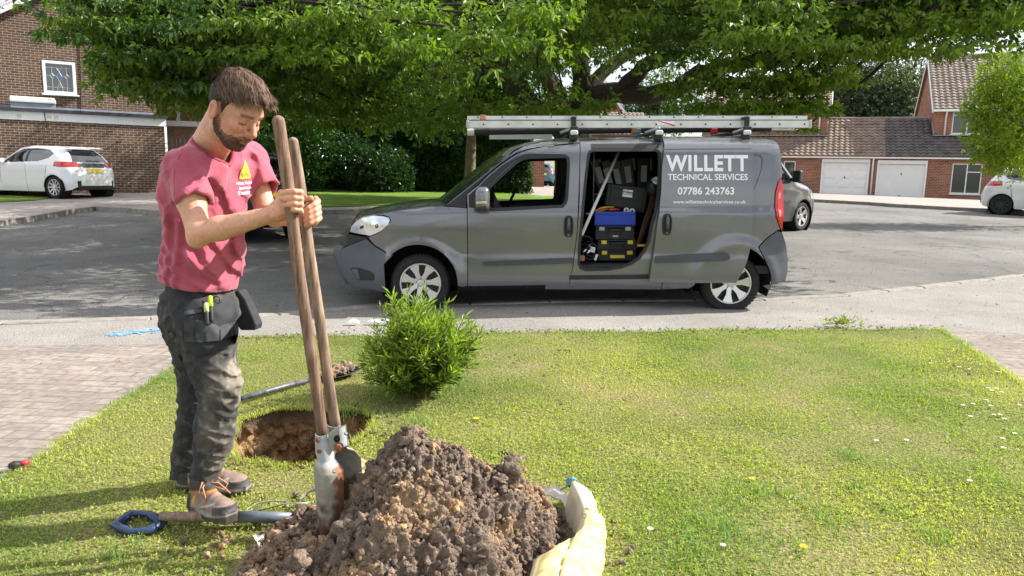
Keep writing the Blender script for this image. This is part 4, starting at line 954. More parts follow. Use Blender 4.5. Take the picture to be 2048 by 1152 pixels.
# brick wall pier seen through the van's cab window
e=empty("brick_wall",(*P2(1072,44),.5),"short orange brick wall beside the blue car, seen through the van's cab window","wall")
bm=bmesh.new(); box(bm,(0,0,.75),(.9,.25,2.3)); uv_box(bmobj("brickwork",bm,M_brickR,e)); bm=bmesh.new(); box(bm,(0,0,1.93),(1.0,.32,.06)); bmobj("coping",bm,M_conc,e)

# ---------------- brown brick house on the left
FL=Fr(W(335,380,24.6),math.radians(33))
hl=bpy.data.objects.new("brown_brick_house",None); COL.objects.link(hl); hl.location=V3(FL.O); hl.rotation_euler=(0,0,FL.a)
tagp(hl,"brown brick house with flat-roofed ground floor, white fascia and leaded upstairs window","house")
def lz(px,py,y=0): p=FL.L(px,py,y); return p[0],p[2]
zb=lz(300,384)[1]; zf0=lz(200,247)[1]; zf1=lz(200,231)[1]
gridwall("wall",-14,0,zb-.6,zf0,[],.3,M_brickL,hl)
bm=bmesh.new(); box(bm,(0-.125,3.2,(zb+zf0)/2),(.25,5.8,zf0-zb)); uv_box(bmobj("side_wall",bm,M_brickL,hl))
bm=bmesh.new(); box(bm,(-6.6,-.03,(zf0+zf1)/2),(13.3,.05,zf1-zf0)); bmobj("fascia",bm,M_fascia,hl,bevel=.004)
bm=bmesh.new(); box(bm,(-6.9,.9,zf1+.05),(14.0,2.1,.10)); bmobj("flat_roof",bm,mat("roof_felt",(.035,.037,.045),.8,nscale=5,namt=.3),hl)
bm=bmesh.new(); box(bm,(-6.9,1.58,zf1+.16),(13.6,.02,.22)); bmobj("flashing",bm,M_lead,hl)
YU=1.6
xw0,zw1=lz(83,120,YU); xw1=lz(149,120,YU)[0]; zw0=lz(115,188,YU)[1]
# gable: verge rises to the right
gx0,gz0_=lz(0,30,YU); gx1,gz1_=lz(68,0,YU); sg=(gz1_-gz0_)/(gx1-gx0); zt0=gz0_-sg*gx0
apx=gx1+1.6; zap=zt0+sg*apx
gridwall("gable_wall",-14,0,zf1-.3,zap,[(xw0,xw1,zw0,zw1)],.3,M_brickL,hl,y0=YU,clip=[((0,0,zt0),(-sg,0,1)),((apx,0,zap),(sg,0,1))])
window(hl,xw0,xw1,zw0,zw1,YU-.02,fw=.085,sill=True)
# leaded glass: cames and coloured lozenges
bm=bmesh.new(); cx=(xw0+xw1)/2; cz=(zw0+zw1)/2; ww=(xw1-xw0)/2-.09; hh=(zw1-zw0)/2-.09; yy=YU+.022
def came(p,q): tube(bm,[(cx+p[0]*ww,yy,cz+p[1]*hh),(cx+q[0]*ww,yy,cz+q[1]*hh)],.009,4)
for s in (-1,1):
    came((s*.55,-1),(s*.55,1)); came((-1,s*.72),(1,s*.72)); came((s*.55,.12),(s*.12,.12)); came((s,.12),(s*.72,.12)); 
    came((s*.55,.30),(s*.72,.12)); came((s*.72,.12),(s*.55,-.06)); came((s*.55,.30),(s*.38,.12)); came((s*.38,.12),(s*.55,-.06)); came((s*.2,1),(s*.2,.72)); came((s*.2,-1),(s*.2,-.72)); came((s*.2,.72),(0,.45)); came((s*.2,-.72),(0,-.3))
came((0,.45),(-.2,.1)); came((0,.45),(.2,.1)); came((0,-.3),(-.2,.1)); came((0,-.3),(.2,.1)); came((0,.45),(0,.72)); came((0,-.3),(0,-.72))
bmobj("leading",bm,mat("lead_came",(.32,.34,.36),.4,metal=.5),hl)
M_bg=mat("blue_glass",(.02,.09,.22),.1,coat=1)
bm=bmesh.new()
for (qx,qz,a,b) in [(0,.08,.17,.33),(.55,.12,.14,.16),(-.55,.12,.14,.16)]:
    v=[bm.verts.new((cx+(qx+dx)*ww,yy-.006,cz+(qz+dz)*hh)) for dx,dz in ((-a,0),(0,-b),(a,0),(0,b))]; bm.faces.new(v)
bmobj("coloured_glass",bm,M_bg,hl)
bm=bmesh.new()
prism(bm,[(gx0-4,YU-.35,zt0+sg*(gx0-4)-.02),(gx0-4,YU-.35,zt0+sg*(gx0-4)+.24),(apx,YU-.35,zap+.24),(apx,YU-.35,zap-.02)],(0,.05,0)); prism(bm,[(apx,YU-.35,zap-.02),(apx,YU-.35,zap+.24),(apx+6,YU-.35,zap+.24-sg*6),(apx+6,YU-.35,zap-.02-sg*6)],(0,.05,0)); bmesh.ops.recalc_face_normals(bm,faces=bm.faces)
bmobj("bargeboard",bm,M_fascia,hl)
tile_roof("roof",(gx0-7,YU+7.0,zt0+sg*(gx0-7)+.2),(gx0-7,YU-.35,zt0+sg*(gx0-7)+.2),(apx,YU+7.0,zap+.2),M_tileC,hl)
tile_roof("roof",(apx+5,YU-.35,zap-sg*5+.2),(apx+5,YU+7.0,zap-sg*5+.2),(apx,YU-.35,zap+.2),M_tileC,hl)
# cable, vents, small bits on the wall
bm=bmesh.new(); c1=lz(158,88,YU); c2=lz(161,222,YU); tube(bm,[(c1[0],YU-.02,c1[1]),((c1[0]+c2[0])/2+.03,YU-.02,(c1[1]+c2[1])/2),(c2[0],YU-.02,c2[1])],.014,5)
c1=lz(88,222,-.06); c2=lz(93,256,-.06); tube(bm,[(c1[0],-.07,c1[1]),(c2[0],-.07,c2[1])],.012,5); c3=lz(97,248,-.06); tube(bm,[(c2[0],-.08,c2[1]),(c3[0],-.08,c3[1]-.03)],.01,5)
c1=lz(304,150,YU); c2=lz(307,215,YU); tube(bm,[(c1[0],YU-.02,c1[1]),(c2[0],YU-.02,c2[1])],.012,5)
bmobj("cable",bm,M_blackp,hl)
for (a,b) in ((38,233),(98,236),(112,236)):
    c=lz(a,b,-.06); bm=bmesh.new(); box(bm,(c[0],-.065,c[1]),(.11,.02,.11)); bmobj("vent",bm,mat("vent_beige",(.55,.5,.42),.6),hl)
# roof light on the flat roof
s0=lz(22,222,.55); s1=lz(112,222,.55); zt=lz(60,196,.9)[1]; zfl=zf1+.10
e=bpy.data.objects.new("roof_light",None); COL.objects.link(e); e.location=V3(FL.O); e.rotation_euler=(0,0,FL.a); tagp(e,"white framed sloping roof light standing on the flat roof below the leaded window","roof light")
bm=bmesh.new(); x0,x1=s0[0],s1[0]; prism(bm,[(x0,.35,zfl),(x0,1.45,zfl),(x0,1.45,zt),(x0,.35,zfl+.20)],(x1-x0,0,0)); bmesh.ops.recalc_face_normals(bm,faces=bm.faces); bmobj("kerb_box",bm,M_lead,e)
ang_=math.atan2(zt-zfl-.20,1.1); Rr=Matrix.Rotation(ang_,3,'X'); cyy,czz=.9,(zt+zfl+.20)/2
bm=bmesh.new(); l_=1.1/math.cos(ang_)
for dx in (-1,1): box(bm,((x0+x1)/2+dx*((x1-x0)/2-.05),cyy,czz+.04),(.12,l_+.1,.07),Rr)
for dy in (-1,1):
    o_=Rr@Vector((0,dy*l_/2,0)); box(bm,((x0+x1)/2,cyy+o_.y,czz+.04+o_.z),(x1-x0,.12,.072),Rr)
bmobj("frame",bm,M_white,e,bevel=.01)
bm=bmesh.new(); box(bm,((x0+x1)/2,cyy,czz+.03),(x1-x0-.15,l_-.08,.02),Rr); bmobj("pane",bm,mat("roof_glass",(.18,.22,.20),.1,coat=1),e)
# tile-hung neighbour to the right of it
FN=Fr(W(345,380,29.0),math.radians(12)); hn=bpy.data.objects.new("tile_hung_house",None); COL.objects.link(hn); hn.location=V3(FN.O); hn.rotation_euler=(0,0,FN.a)
tagp(hn,"neighbouring house with orange hanging tiles above pale brick, half hidden by the man's back","house")
def nz(px,py,y=0): p=FN.L(px,py,y); return p[0],p[2]
M_hang=brickmat("hanging_tiles",(.42,.19,.10),(.34,.14,.075),(.10,.05,.03),.17,.09,.012,bump=1)
M_brickN=brickmat("brick_pale",(.36,.24,.17),(.28,.17,.12),(.45,.40,.33))
zt1=nz(350,120)[1]; zm=nz(350,243)[1]; zm2=nz(350,253)[1]
gridwall("wall",-.1,4.6,.2,zm2,[],.25,M_brickN,hn)
gridwall("hung_wall",-1.6,4.6,zm,zt1,[(1.6,2.6,zm+.5,zm+1.6)],.25,M_hang,hn,y0=.35); window(hn,1.6,2.6,zm+.5,zm+1.6,.38,mull=(.5,))
bm=bmesh.new(); box(bm,(2.2,-.06,(zm+zm2)/2),(4.8,.9,zm-zm2)); bmobj("fascia",bm,M_fascia,hn)
bm=bmesh.new(); box(bm,(.27,.30,(zm+zt1)/2),(.14,.10,zt1-zm)); bmobj("corner_trim",bm,M_white,hn)
tile_roof("roof",(-1.8,0,zt1),(4.9,0,zt1),(-1.8,3.5,zt1+2.5),M_tileC,hn)
# trellis panel
e=empty("trellis",FN.w((-.55,-.6,float(gz(-9,27))+.1)),"grey trellis panel on a post at the brick corner behind the man","trellis",rz=FN.a); bm=bmesh.new()
hgt=nz(335,283)[1]-.5
for i in range(9):
    box(bm,(.0+i*.15,0,hgt/2+.35),(.02,.012,hgt-.5),Matrix.Rotation(.0,3,'Y'))
    box(bm,(.6,-.013,.4+i*(hgt-.5)/8),(1.2,.012,.02))
for i in range(-6,12):
    p=(i*.15,.0,.35); tube(bm,[(max(0,i*.15),.02,.35+max(0,-i*.15)),(min(1.2,i*.15+hgt-.6),.02,.35+min(hgt-.6,1.2-i*.15))],.008,4)
bmobj("lattice",bm,mat("trellis_grey",(.20,.20,.19),.8),e); bm=bmesh.new(); box(bm,(-.05,0,hgt/2),(.08,.08,hgt+.1)); bmobj("post",bm,mat("post_wood",(.42,.42,.40),.7),e)
# ================================================================ VEHICLES (generic shell)
def paint(name,col,metal=0,rough=.35):
    return mat(name,col,rough,metal=metal,coat=1,nscale=1.2,namt=.05,bump=.0)
M_tyre=mat("tyre_rubber",(.018,.018,.018),.85,nscale=25,namt=.3,bump=.3,bscale=60)
M_alloy=mat("alloy_silver",(.62,.62,.62),.3,metal=.9)
M_alloyd=mat("alloy_dark",(.07,.07,.075),.35,metal=.8)
M_carglass=mat("car_glass",(.012,.015,.018),.03,spec=.8,coat=1)
M_trim=mat("black_trim",(.025,.026,.028),.5)
M_red=mat("red_lamp",(.55,.01,.012),.12,coat=1)
M_chrome=mat("chrome",(.75,.75,.76),.12,metal=1)
M_plate=mat("plate_yellow",(.75,.55,.03),.4)
M_clear=mat("lamp_clear",(.62,.65,.68),.12,coat=1,metal=.3)
def wheel(parent,loc,r,w,rim_r,spokes=10,m_rim=None,side=-1,steer=0,spoke_fn=None,wheel_rz=0):
    """wheel disc: axis along local y, outer face toward side"""
    m_rim=m_rim or M_alloy
    e=bpy.data.objects.new("wheel",None); COL.objects.link(e); e.parent=parent; e.location=loc; e.rotation_euler=(0,0,steer)
    M=Matrix.Rotation(math.radians(90)*(1 if side<0 else -1),4,'X')  # z -> outward (-y for side<0)
    bm=bmesh.new(); h=w/2
    lathe(bm,[(rim_r*.98,h*.55),(rim_r*1.02,h*.92),(rim_r*1.10,h*1.0),(r*.93,h*1.0),(r*.985,h*.80),(r,h*.5),(r,-h*.5),(r*.98,-h*.85),(r*.9,-h),(rim_r,-h*.9),(rim_r*.98,h*.5)],48,M)
    n=48
    for k in range(n):   # tread blocks
        a=2*math.pi*k/n
        box(bm,M.to_3x3()@Vector((math.cos(a)*(r-.002),math.sin(a)*(r-.002),0)),(.022,.012 if 0 else .022,w*.72) if 0 else (.012,w*.74,.02),Matrix.Rotation(0,3,'Y')@(M.to_3x3()@Matrix.Rotation(a,3,'Z')@M.to_3x3().inverted()))
    bmobj("tyre",bm,M_tyre,e,smooth=False)
    bm=bmesh.new()
    lathe(bm,[(rim_r,h*.60),(rim_r*1.0,h*.95),(rim_r*.93,h*.95),(rim_r*.90,h*.70),(rim_r*.88,-h*.7)],48,M)
    if spoke_fn: spoke_fn(bm,M,rim_r,h)
    else:
        for k in range(spokes):
            a=2*math.pi*k/spokes; q=[(rim_r*.16,-.020),(rim_r*.95,-.017),(rim_r*.95,.017),(rim_r*.16,.020)] if spokes>=9 else [(rim_r*.16,-.035),(rim_r*.95,-.05),(rim_r*.95,.05),(rim_r*.16,.035)]
            P=[M@Vector((x*math.cos(a)-y*math.sin(a),x*math.sin(a)+y*math.cos(a),h*.85-(.0 if x>rim_r*.5 else .02))) for x,y in q]; prism(bm,P,M.to_3x3()@Vector((0,0,-.03)))
        lathe(bm,[(0.001,h*.85),(rim_r*.2,h*.85),(rim_r*.24,h*.5)],16,M)
    bmesh.ops.recalc_face_normals(bm,faces=bm.faces)
    bmobj("rim",bm,m_rim,e,smooth=False,bevel=.004,seg=2)
    bm=bmesh.new(); lathe(bm,[(0.001,h*.15),(rim_r*.9,h*.15)],32,M); lathe(bm,[(0.001,h*.3),(rim_r*.55,h*.3),(rim_r*.55,h*.15)],32,M); bmobj("brake_disc",bm,mat("brake_dark",(.05,.05,.05),.5,metal=.6),e)
    return e
def shell(parent,P,classify,parts,nx=360,nt=130):
    """P: dict with L,W,zb,top(x),hw(x),tumble etc; classify(x,y,z,n)->key; parts: key->(name,material)"""
    L=P['L']; xs=np.linspace(0,1,nx); xs=(xs+ .0)*L
    ts=np.linspace(0,1,nt)
    ztop=np.interp(xs,P['top'][:,0],P['top'][:,1]); 
    k=np.ones(9)/9; zt=np.convolve(np.pad(ztop,4,mode='edge'),k,mode='valid'); ztop=zt
    zbot=np.interp(xs,P['bot'][:,0],P['bot'][:,1]); hw=np.interp(xs,P['plan'][:,0],P['plan'][:,1])
    hw=np.convolve(np.pad(hw,4,mode='edge'),k,mode='valid')
    belt=np.interp(xs,P['belt'][:,0],P['belt'][:,1]) if isinstance(P['belt'],np.ndarray) else np.full(nx,P['belt'])
    th=ts*math.pi/2; ex=P.get('ex',.36)
    Y=hw[:,None]*np.cos(th)[None,:]**ex; Z=zbot[:,None]+(ztop-zbot)[:,None]*np.sin(th)[None,:]**ex
    # tumblehome above the belt, tuck-in near the sill
    up=np.clip((Z-belt[:,None])/np.maximum(.3,P['zroof']-belt[:,None]),0,1); Y*=1-P.get('tumble',.16)*up**1.1
    lo_=np.clip((P['zb']+.28-Z)/.28,0,1); Y*=1-.07*lo_**2
    mid=np.exp(-((Z-belt[:,None]+.12)/.10)**2); Y*=1+.012*mid
    if 'bulge' in P:
        for (cx,cz,R,am) in P['bulge']:
            d=np.hypot(xs[:,None]-cx,Z-cz); Y+=am*np.exp(-((d-R)/.07)**2)*(Z<P['zb']+1.0)
    X=np.repeat(xs[:,None],nt,1)
    # round the ends in height (nose and tail lean)
    X=X+P['lean'](X,Z) if 'lean' in P else X
    VV=np.concatenate([np.stack([X,-Y,Z],-1),np.stack([X,Y,Z],-1)[:,::-1][:,1:]],1); nn=VV.shape[1]
    ii=np.arange(nx*nn).reshape(nx,nn); V=VV.reshape(-1,3)
    F_=np.stack([ii[:-1,:-1],ii[1:,:-1],ii[1:,1:],ii[:-1,1:]],-1).reshape(-1,4)
    # end caps as fans of rows
    c=V[F_].mean(1); fn=np.cross(V[F_[:,2]]-V[F_[:,0]],V[F_[:,3]]-V[F_[:,1]]); fn/=np.linalg.norm(fn,axis=1,keepdims=True)+1e-9
    if fn[np.argmax(c[:,2])][2]<0: F_=F_[:,::-1]; fn=-fn
    keys=classify(c[:,0],c[:,1],c[:,2],fn); 
    objs={}
    for key in np.unique(keys):
        if key<0: continue
        for sd_ in ((-1,1) if int(key) in (1,2,6,8) else (0,)):
            mk_=keys==key
            if sd_: mk_=mk_&(c[:,1]*sd_>0)
            f=F_[mk_]
            if len(f)==0: continue
            u,inv=np.unique(f.ravel(),return_inverse=True); nm,mt=parts[int(key)]
            objs[int(key)]=npmesh(nm,V[u],inv.reshape(-1,4),mt,parent,smooth=True)
    # caps
    for side in (0,nx-1):
        ring=V[ii[side]]; m=npmesh("end_panel",ring,[list(range(len(ring))) if side else list(range(len(ring)))[::-1]],parts[0][1],parent)
    return objs
def car_root(name,loc,heading,label,cat):
    """heading: direction the car's front points to; local x runs from front to tail"""
    e=bpy.data.objects.new(name,None); COL.objects.link(e); e.location=V3(loc); 
    e.rotation_euler=(0,0,math.atan2(-heading[1],-heading[0])); return tagp(e,label,cat)
def hatch(name,loc,heading,label,pm,m_rim,style=0,H=1.49,L=3.94,Wd=1.74,plate=True,rear_x_off=None):
    """loc = ground point under the tail-end wheel nearest the reference side; local x front->tail"""
    e=car_root(name,loc,heading,label,"car"); k=H/1.49
    top=np.array([(0,.62),(.06,.72),(.35,.86),(.85,.98),(1.05,1.04),(1.75,1.44),(2.15,1.49),(2.9,1.475),(3.35,1.41),(3.60,1.22),(3.78,.98),(3.88,.84),(3.94,.60)])*np.array([L/3.94,k])
    bot=np.array([(0,.28),(.1,.2),(.4,.17),(3.5,.19),(3.8,.25),(3.94,.36)])*np.array([L/3.94,1])
    plan=np.array([(0,.42),(.03,.60),(.12,.74),(.35,.83),(.8,.865),(3.1,.87),(3.55,.835),(3.80,.74),(3.90,.62),(3.94,.46)])*np.array([L/3.94,Wd/1.74])
    P=dict(L=L,zb=.18,top=top,bot=bot,plan=plan,belt=.93*k,zroof=H,tumble=.19,bulge=[(.78*L/3.94,.30,.40,.02),(3.30*L/3.94,.30,.40,.02)])
    s=L/3.94; wr=.31; xf,xr_=.78*s,3.30*s
    if style==0: win=np.array([(1.30,.98),(1.95,1.38),(2.5,1.40),(3.0,1.36),(3.22,1.25),(3.10,1.12),(2.75,1.03)])
    else: win=np.array([(1.30,.98),(1.95,1.38),(2.5,1.41),(3.0,1.38),(3.30,1.22),(3.2,1.10),(2.7,1.02)])
    win=win*np.array([s,k]); pill=2.28*s
    def cl(x,y,z,n):
        r=np.zeros(len(x),int); ay=np.abs(y)
        side=ay>np.interp(x,plan[:,0],plan[:,1])*.55
        w=inpoly(x,z,[tuple(q) for q in win])&side
        r[w]=1; r[w&(np.abs(x-pill)<.045)]=2
        ws=(x>1.12*s)&(x<1.72*s)&(ay<.62)&(n[:,2]>.2); r[ws&(z>1.02*k)]=3
        rs=(x>3.30*s)&(n[:,0]>.25)&(z>1.02*k)&(z<1.38*k)&(ay<.58-.25*np.clip((z-1.0*k)/.4,0,1)*.6); r[rs]=4
        # tail band
        tail=(x>3.45*s)&(z>.88*k)&(z<1.0*k)&(n[:,0]>-.2); r[tail]=5
        lamp=((x>3.32*s)&(ay>.46)&(z>.86*k)&(z<1.03*k-.0)&(z>.86*k+(3.72*s-x)*.0)); r[lamp&(z<.86*k+.17)&(z>.86*k+.03)]=6
        low=(x>3.70*s)&(z<.50)&(z>.30)&(ay<.60); r[low]=5
        r[(x<.30*s)&(ay>.45)&(z>.62)&(z<.80)]=8
        r[(z<.24)]=5
        r[((np.hypot(x-xf,z-wr)<wr+.045)|(np.hypot(x-xr_,z-wr)<wr+.045))&(ay>.45)]=-1
        dl=(side&(z>.3)&(z<.93*k)&((np.abs(x-1.28*s)<.008)|(np.abs(x-2.28*s)<.008)|(np.abs(x-3.02*s-.18*(z-.5))<.008)))&(r==0); r[dl]=5
        return r
    parts={0:("body",pm),1:("side_window",M_carglass),2:("pillar",M_trim),3:("windscreen",M_carglass),4:("rear_window",M_carglass),5:("trim",M_trim),6:("tail_light",M_red),8:("headlight",M_clear)}
    shell(e,P,cl,parts)
    for x in (xf,xr_):
        for sd in (-1,1): wheel(e,(x,sd*(Wd/2-.115),wr),wr,.2,.225,10,m_rim,side=sd)
    bm=bmesh.new(); box(bm,(L*.5,0,.42),(L*.80,Wd*.62,.38)); bmobj("underbody",bm,M_dark,e)
    for sd in (-1,1):
        for x in (xf,xr_): 
            bm=bmesh.new(); M=Matrix.Translation((x,sd*(Wd/2-.16),wr))@Matrix.Rotation(math.radians(90),4,'X'); lathe(bm,[(wr+.06,-.14),(wr+.06,.14)],32,M); lathe(bm,[(.01,.14*(1 if sd<0 else -1)*-1),(wr+.06,.14*(1 if sd<0 else -1)*-1)],32,M); bmobj("wheel_arch",bm,M_dark,e)
            bm=bmesh.new(); tube(bm,[(x+math.cos(a)*(wr+.050),sd*(float(np.interp(x+math.cos(a)*(wr+.05),plan[:,0],plan[:,1]))*.985-.004+.02*(wr+math.sin(a)*(wr+.05)>.3)),wr+math.sin(a)*(wr+.050)) for a in np.linspace(-.25,math.pi+.25,28)],[.016]*28,6); bmobj("arch_lip",bm,pm,e,smooth=True)
    for sd in (-1,1):
        bm=bmesh.new()
        lathe(bm,[(.001,-.09),(.07,-.07),(.09,0),(.07,.07),(.001,.09)],12,Matrix.Translation((1.42*s,sd*(Wd/2+.03),1.02*k))@Matrix.Diagonal((.7,1,.9,1)))
        bmobj("door_mirror",bm,pm,e,smooth=True)
    for sd in (-1,1):
        bm=bmesh.new()
        for x in (1.42,2.35): 
            lathe(bm,[(.001,-.09),(.016,-.08),(.018,0),(.016,.08),(.001,.09)],8,Matrix.Translation((x*s+.68,sd*(Wd/2-.018),.86*k))@Matrix.Rotation(math.radians(90),4,'Y'))
        bmobj("door_handle",bm,pm,e,smooth=True)
    bm=bmesh.new(); box(bm,(3.52*s,0,1.435*k),(.22,1.05,.035),Matrix.Rotation(.12,3,'Y')); bmobj("spoiler",bm,pm,e,bevel=.012)
    bm=bmesh.new(); box(bm,(3.905*s,0,.78*k),(.03,.52,.11),Matrix.Rotation(-.35,3,'Y')); pl=bmobj("number_plate",bm,M_plate,e,bevel=.004)
    bm=bmesh.new(); box(bm,(3.82*s,0,1.06*k),(.03,.42,.02),Matrix.Rotation(-.6,3,'Y')); bmobj("wiper",bm,M_trim,e)
    return e
M_pwhite=paint("paint_white",(.80,.81,.82)); M_pblack=paint("paint_black",(.012,.012,.014)); M_pblue=paint("paint_teal",(.02,.10,.13)); M_pgrey=paint("paint_grey",(.075,.078,.078),metal=.55,rough=.38)
def locate(root,localpt,target):
    """shift root so that localpt (local) lands on target ground point"""
    R=Matrix.Rotation(root.rotation_euler[2],3,'Z'); p=R@Vector(localpt); root.location=Vector((target[0]-p.x,target[1]-p.y,target[2]))
g=G(108,397,.11); h1=hatch("hatchback_car",(0,0,0),(-.94,.33),"white hatchback with black rear end parked on the drive by the brown brick wall",M_pwhite,M_alloy,0,H=1.48)
locate(h1,(3.30,-.87,0),g); h1.location.z=g[2]
bm=bmesh.new(); box(bm,(3.78,0,.34),(.25,1.1,.2)); bmobj("rear_bumper_insert",bm,M_trim,h1,bevel=.03)
g=G(1999,429,.0); h2=hatch("hatchback_car",(0,0,0),(.73,-.68),"white hatchback with dark wheels cut off by the frame, in front of the garage block",M_pwhite,M_alloyd,1,H=1.51)
locate(h2,(3.30,.87,0),g); h2.location.z=g[2]
g=W(622,440,13.6); g[2]=float(gz(g[0],g[1])); h3=hatch("estate_car",(0,0,0),(-.60,.80),"black car parked in the tree's shade, mostly hidden behind the man and tool handles",M_pblack,M_alloyd,1,H=1.60,L=4.3,Wd=1.82)
locate(h3,(4.2,.8,0),g); h3.location.z=g[2]
g=W(1084,366,47); g[2]=.52; h4=hatch("hatchback_car",(0,0,0),(-.12,.99),"small dark blue car far off, seen through the van's open cab window",M_pblue,M_alloyd,1,H=1.50)
locate(h4,(3.9,0,0),g)
# ---------------- the second grey van, parked beyond the first
def far_van():
    e=car_root("grey_van",(0,0,0),(.78,.63),"second grey van, parked beyond the rear bumper of the lettered van","van")
    L=4.5;H=1.88
    top=np.array([(0,.75),(.08,.88),(.4,1.03),(.95,1.14),(1.12,1.20),(1.75,1.72),(2.1,1.85),(2.6,1.88),(4.2,1.85),(4.38,1.78),(4.46,1.5),(4.5,.9)])
    bot=np.array([(0,.3),(.15,.22),(4.3,.22),(4.5,.35)]); plan=np.array([(0,.45),(.05,.68),(.2,.80),(.6,.90),(1,.92),(4.2,.92),(4.42,.86),(4.5,.70)])
    win=[(1.32,1.14),(1.85,1.62),(2.42,1.66),(2.46,1.12)]
    P=dict(L=L,zb=.2,top=top,bot=bot,plan=plan,belt=1.05,zroof=H,tumble=.10,ex=.30,bulge=[(.85,.32,.42,.02),(3.9,.32,.42,.02)])
    def cl(x,y,z,n):
        r=np.zeros(len(x),int); ay=np.abs(y)
        r[inpoly(x,z,win)&(ay>.5)]=1; r[(x>1.15)&(x<1.75)&(ay<.74)&(n[:,2]>.2)&(z>1.22)]=3
        r[(z<.34)|((x<.35)&(z<.62))]=5; r[(ay>.6)&(z>.60)&(z<.68)&(x>1.4)&(x<4.2)]=5
        r[(x<.45)&(ay>.5)&(z>.72)&(z<.98)]=8
        r[((np.hypot(x-.85,z-.32)<.385)|(np.hypot(x-3.9,z-.32)<.385))&(ay>.5)]=-1
        r[(r==0)&(ay>.6)&(z>.3)&(z<1.75)&((np.abs(x-1.25)<.008)|(np.abs(x-2.52)<.008))]=5
        return r
    shell(e,P,cl,{0:("body",M_pgrey),1:("side_window",M_carglass),3:("windscreen",M_carglass),5:("trim",M_trim),8:("headlight",M_clear)})
    for x in (.85,3.9):
        for sd in (-1,1): wheel(e,(x,sd*.80,.32),.32,.2,.225,5,M_alloy,side=sd)
    bm=bmesh.new(); box(bm,(2.25,0,.45),(3.6,1.2,.4)); bmobj("underbody",bm,M_dark,e)
    for sd in (-1,1):
        for x in (.85,3.9):
            bm=bmesh.new(); M=Matrix.Translation((x,sd*.76,.32))@Matrix.Rotation(math.radians(90),4,'X'); lathe(bm,[(.39,-.15),(.39,.15)],32,M); bmobj("wheel_arch",bm,M_dark,e)
    for sd in (-1,1):
        bm=bmesh.new(); box(bm,(1.42,sd*1.04,1.22),(.12,.19,.26)); box(bm,(1.42,sd*.92,1.15),(.07,.12,.08)); bmobj("door_mirror",bm,M_trim,e,bevel=.03,seg=3)
        bm=bmesh.new(); box(bm,(2.35,sd*.925,.98),(.07,.03,.19)); bmobj("door_handle",bm,M_trim,e,bevel=.012)
    return e
v2=far_van(); g=G(1604,461,0); locate(v2,(.85,.92,0),g); v2.location.z=g[2]
# ================================================================ THE LETTERED VAN
VT=.02
class VF:
    O=np.array([-0.86,7.25,0.0]); ex=np.array([math.cos(VT),0,math.sin(VT)]); ey=np.array([0,1.0,0]); ez=np.array([-math.sin(VT),0,math.cos(VT)])
_p=W(843,621,7.40); VF.O=np.array([_p[0],7.25,_p[2]])
VM=Matrix(((VF.ex[0],0,VF.ez[0],VF.O[0]),(0,1,0,VF.O[1]),(VF.ex[2],0,VF.ez[2],VF.O[2]),(0,0,0,1)))
VW=1.80
def vside(x,z):
    x=np.asarray(x,float); z=np.asarray(z,float)
    y=.105*np.clip((z-1.02)/.72,0,1.3)**1.7+.16*np.clip((z-1.56)/.16,0,1.2)**2.4
    y=y+.05*np.clip((.42-z)/.25,0,1)**2
    y=y+.62*np.clip((-.33-x)/.62,0,1.1)**2.3
    y=y+.20*np.clip((x-3.42)/.40,0,1.2)**2.4
    y=y-.030*S((1.06-z)/.055)+.016*S((.86-z)/.30)
    y=y-.006*S((.60-z)/.03)
    for cx in (0.0,3.10):
        d=np.hypot(x-cx,z-.30); y=y-.030*np.exp(-np.clip(d-.40,0,9)**2/.004)*(z<.95)
    # shoulder bulge over the front wing
    y=y-.03*np.exp(-((z-.86)/.14)**2)*np.exp(-((x+.05)/.55)**2)
    y=y+.10*np.clip((1.05-x)/1.0,0,1)*np.clip((z-1.05)/.6,0,1)
    return y
def vl(px,py,dy=0.0):
    d=ray(px,py); y=.02
    for _ in range(6):
        t=((VF.O[1]+y)-C0[1])/d[1]; q=C0+d*t-VF.O; x=q@VF.ex; z=q@VF.ez; y=float(vside(x,z))-dy
    return x,z
def vplane(px,py,y):
    d=ray(px,py); t=((VF.O[1]+y)-C0[1])/d[1]; q=C0+d*t-VF.O; return q@VF.ex,q@VF.ez
def c4(a,b): return (660+a/2.679,210+b/2.679)
def c5(a,b): return (1120+a/2.68,210+b/2.68)
def P4(*pp): return [c4(a,b) for a,b in pp]
def P5(*pp): return [c5(a,b) for a,b in pp]
def toloc(pts,dy=0): return [vl(a,b,dy) for a,b in pts]
van=bpy.data.objects.new("panel_van",None); COL.objects.link(van); van.matrix_world=VM
tagp(van,"grey lettered panel van with its side door slid open, parked along the lawn","van")
def inset(poly,d):
    P=np.array(poly); n=len(P); area=.5*sum(P[i][0]*P[(i+1)%n][1]-P[(i+1)%n][0]*P[i][1] for i in range(n)); s=1 if area>0 else -1; out=[]
    for i in range(n):
        a=P[i]-P[i-1]; b=P[(i+1)%n]-P[i]; a/=np.linalg.norm(a)+1e-9; b/=np.linalg.norm(b)+1e-9
        na=np.array([-a[1],a[0]])*s; nb=np.array([-b[1],b[0]])*s; m=na+nb; L_=np.linalg.norm(m); m=m/L_ if L_>1e-6 else na
        out.append(tuple(P[i]+m*d/max(.5,(m@na))))
    return out
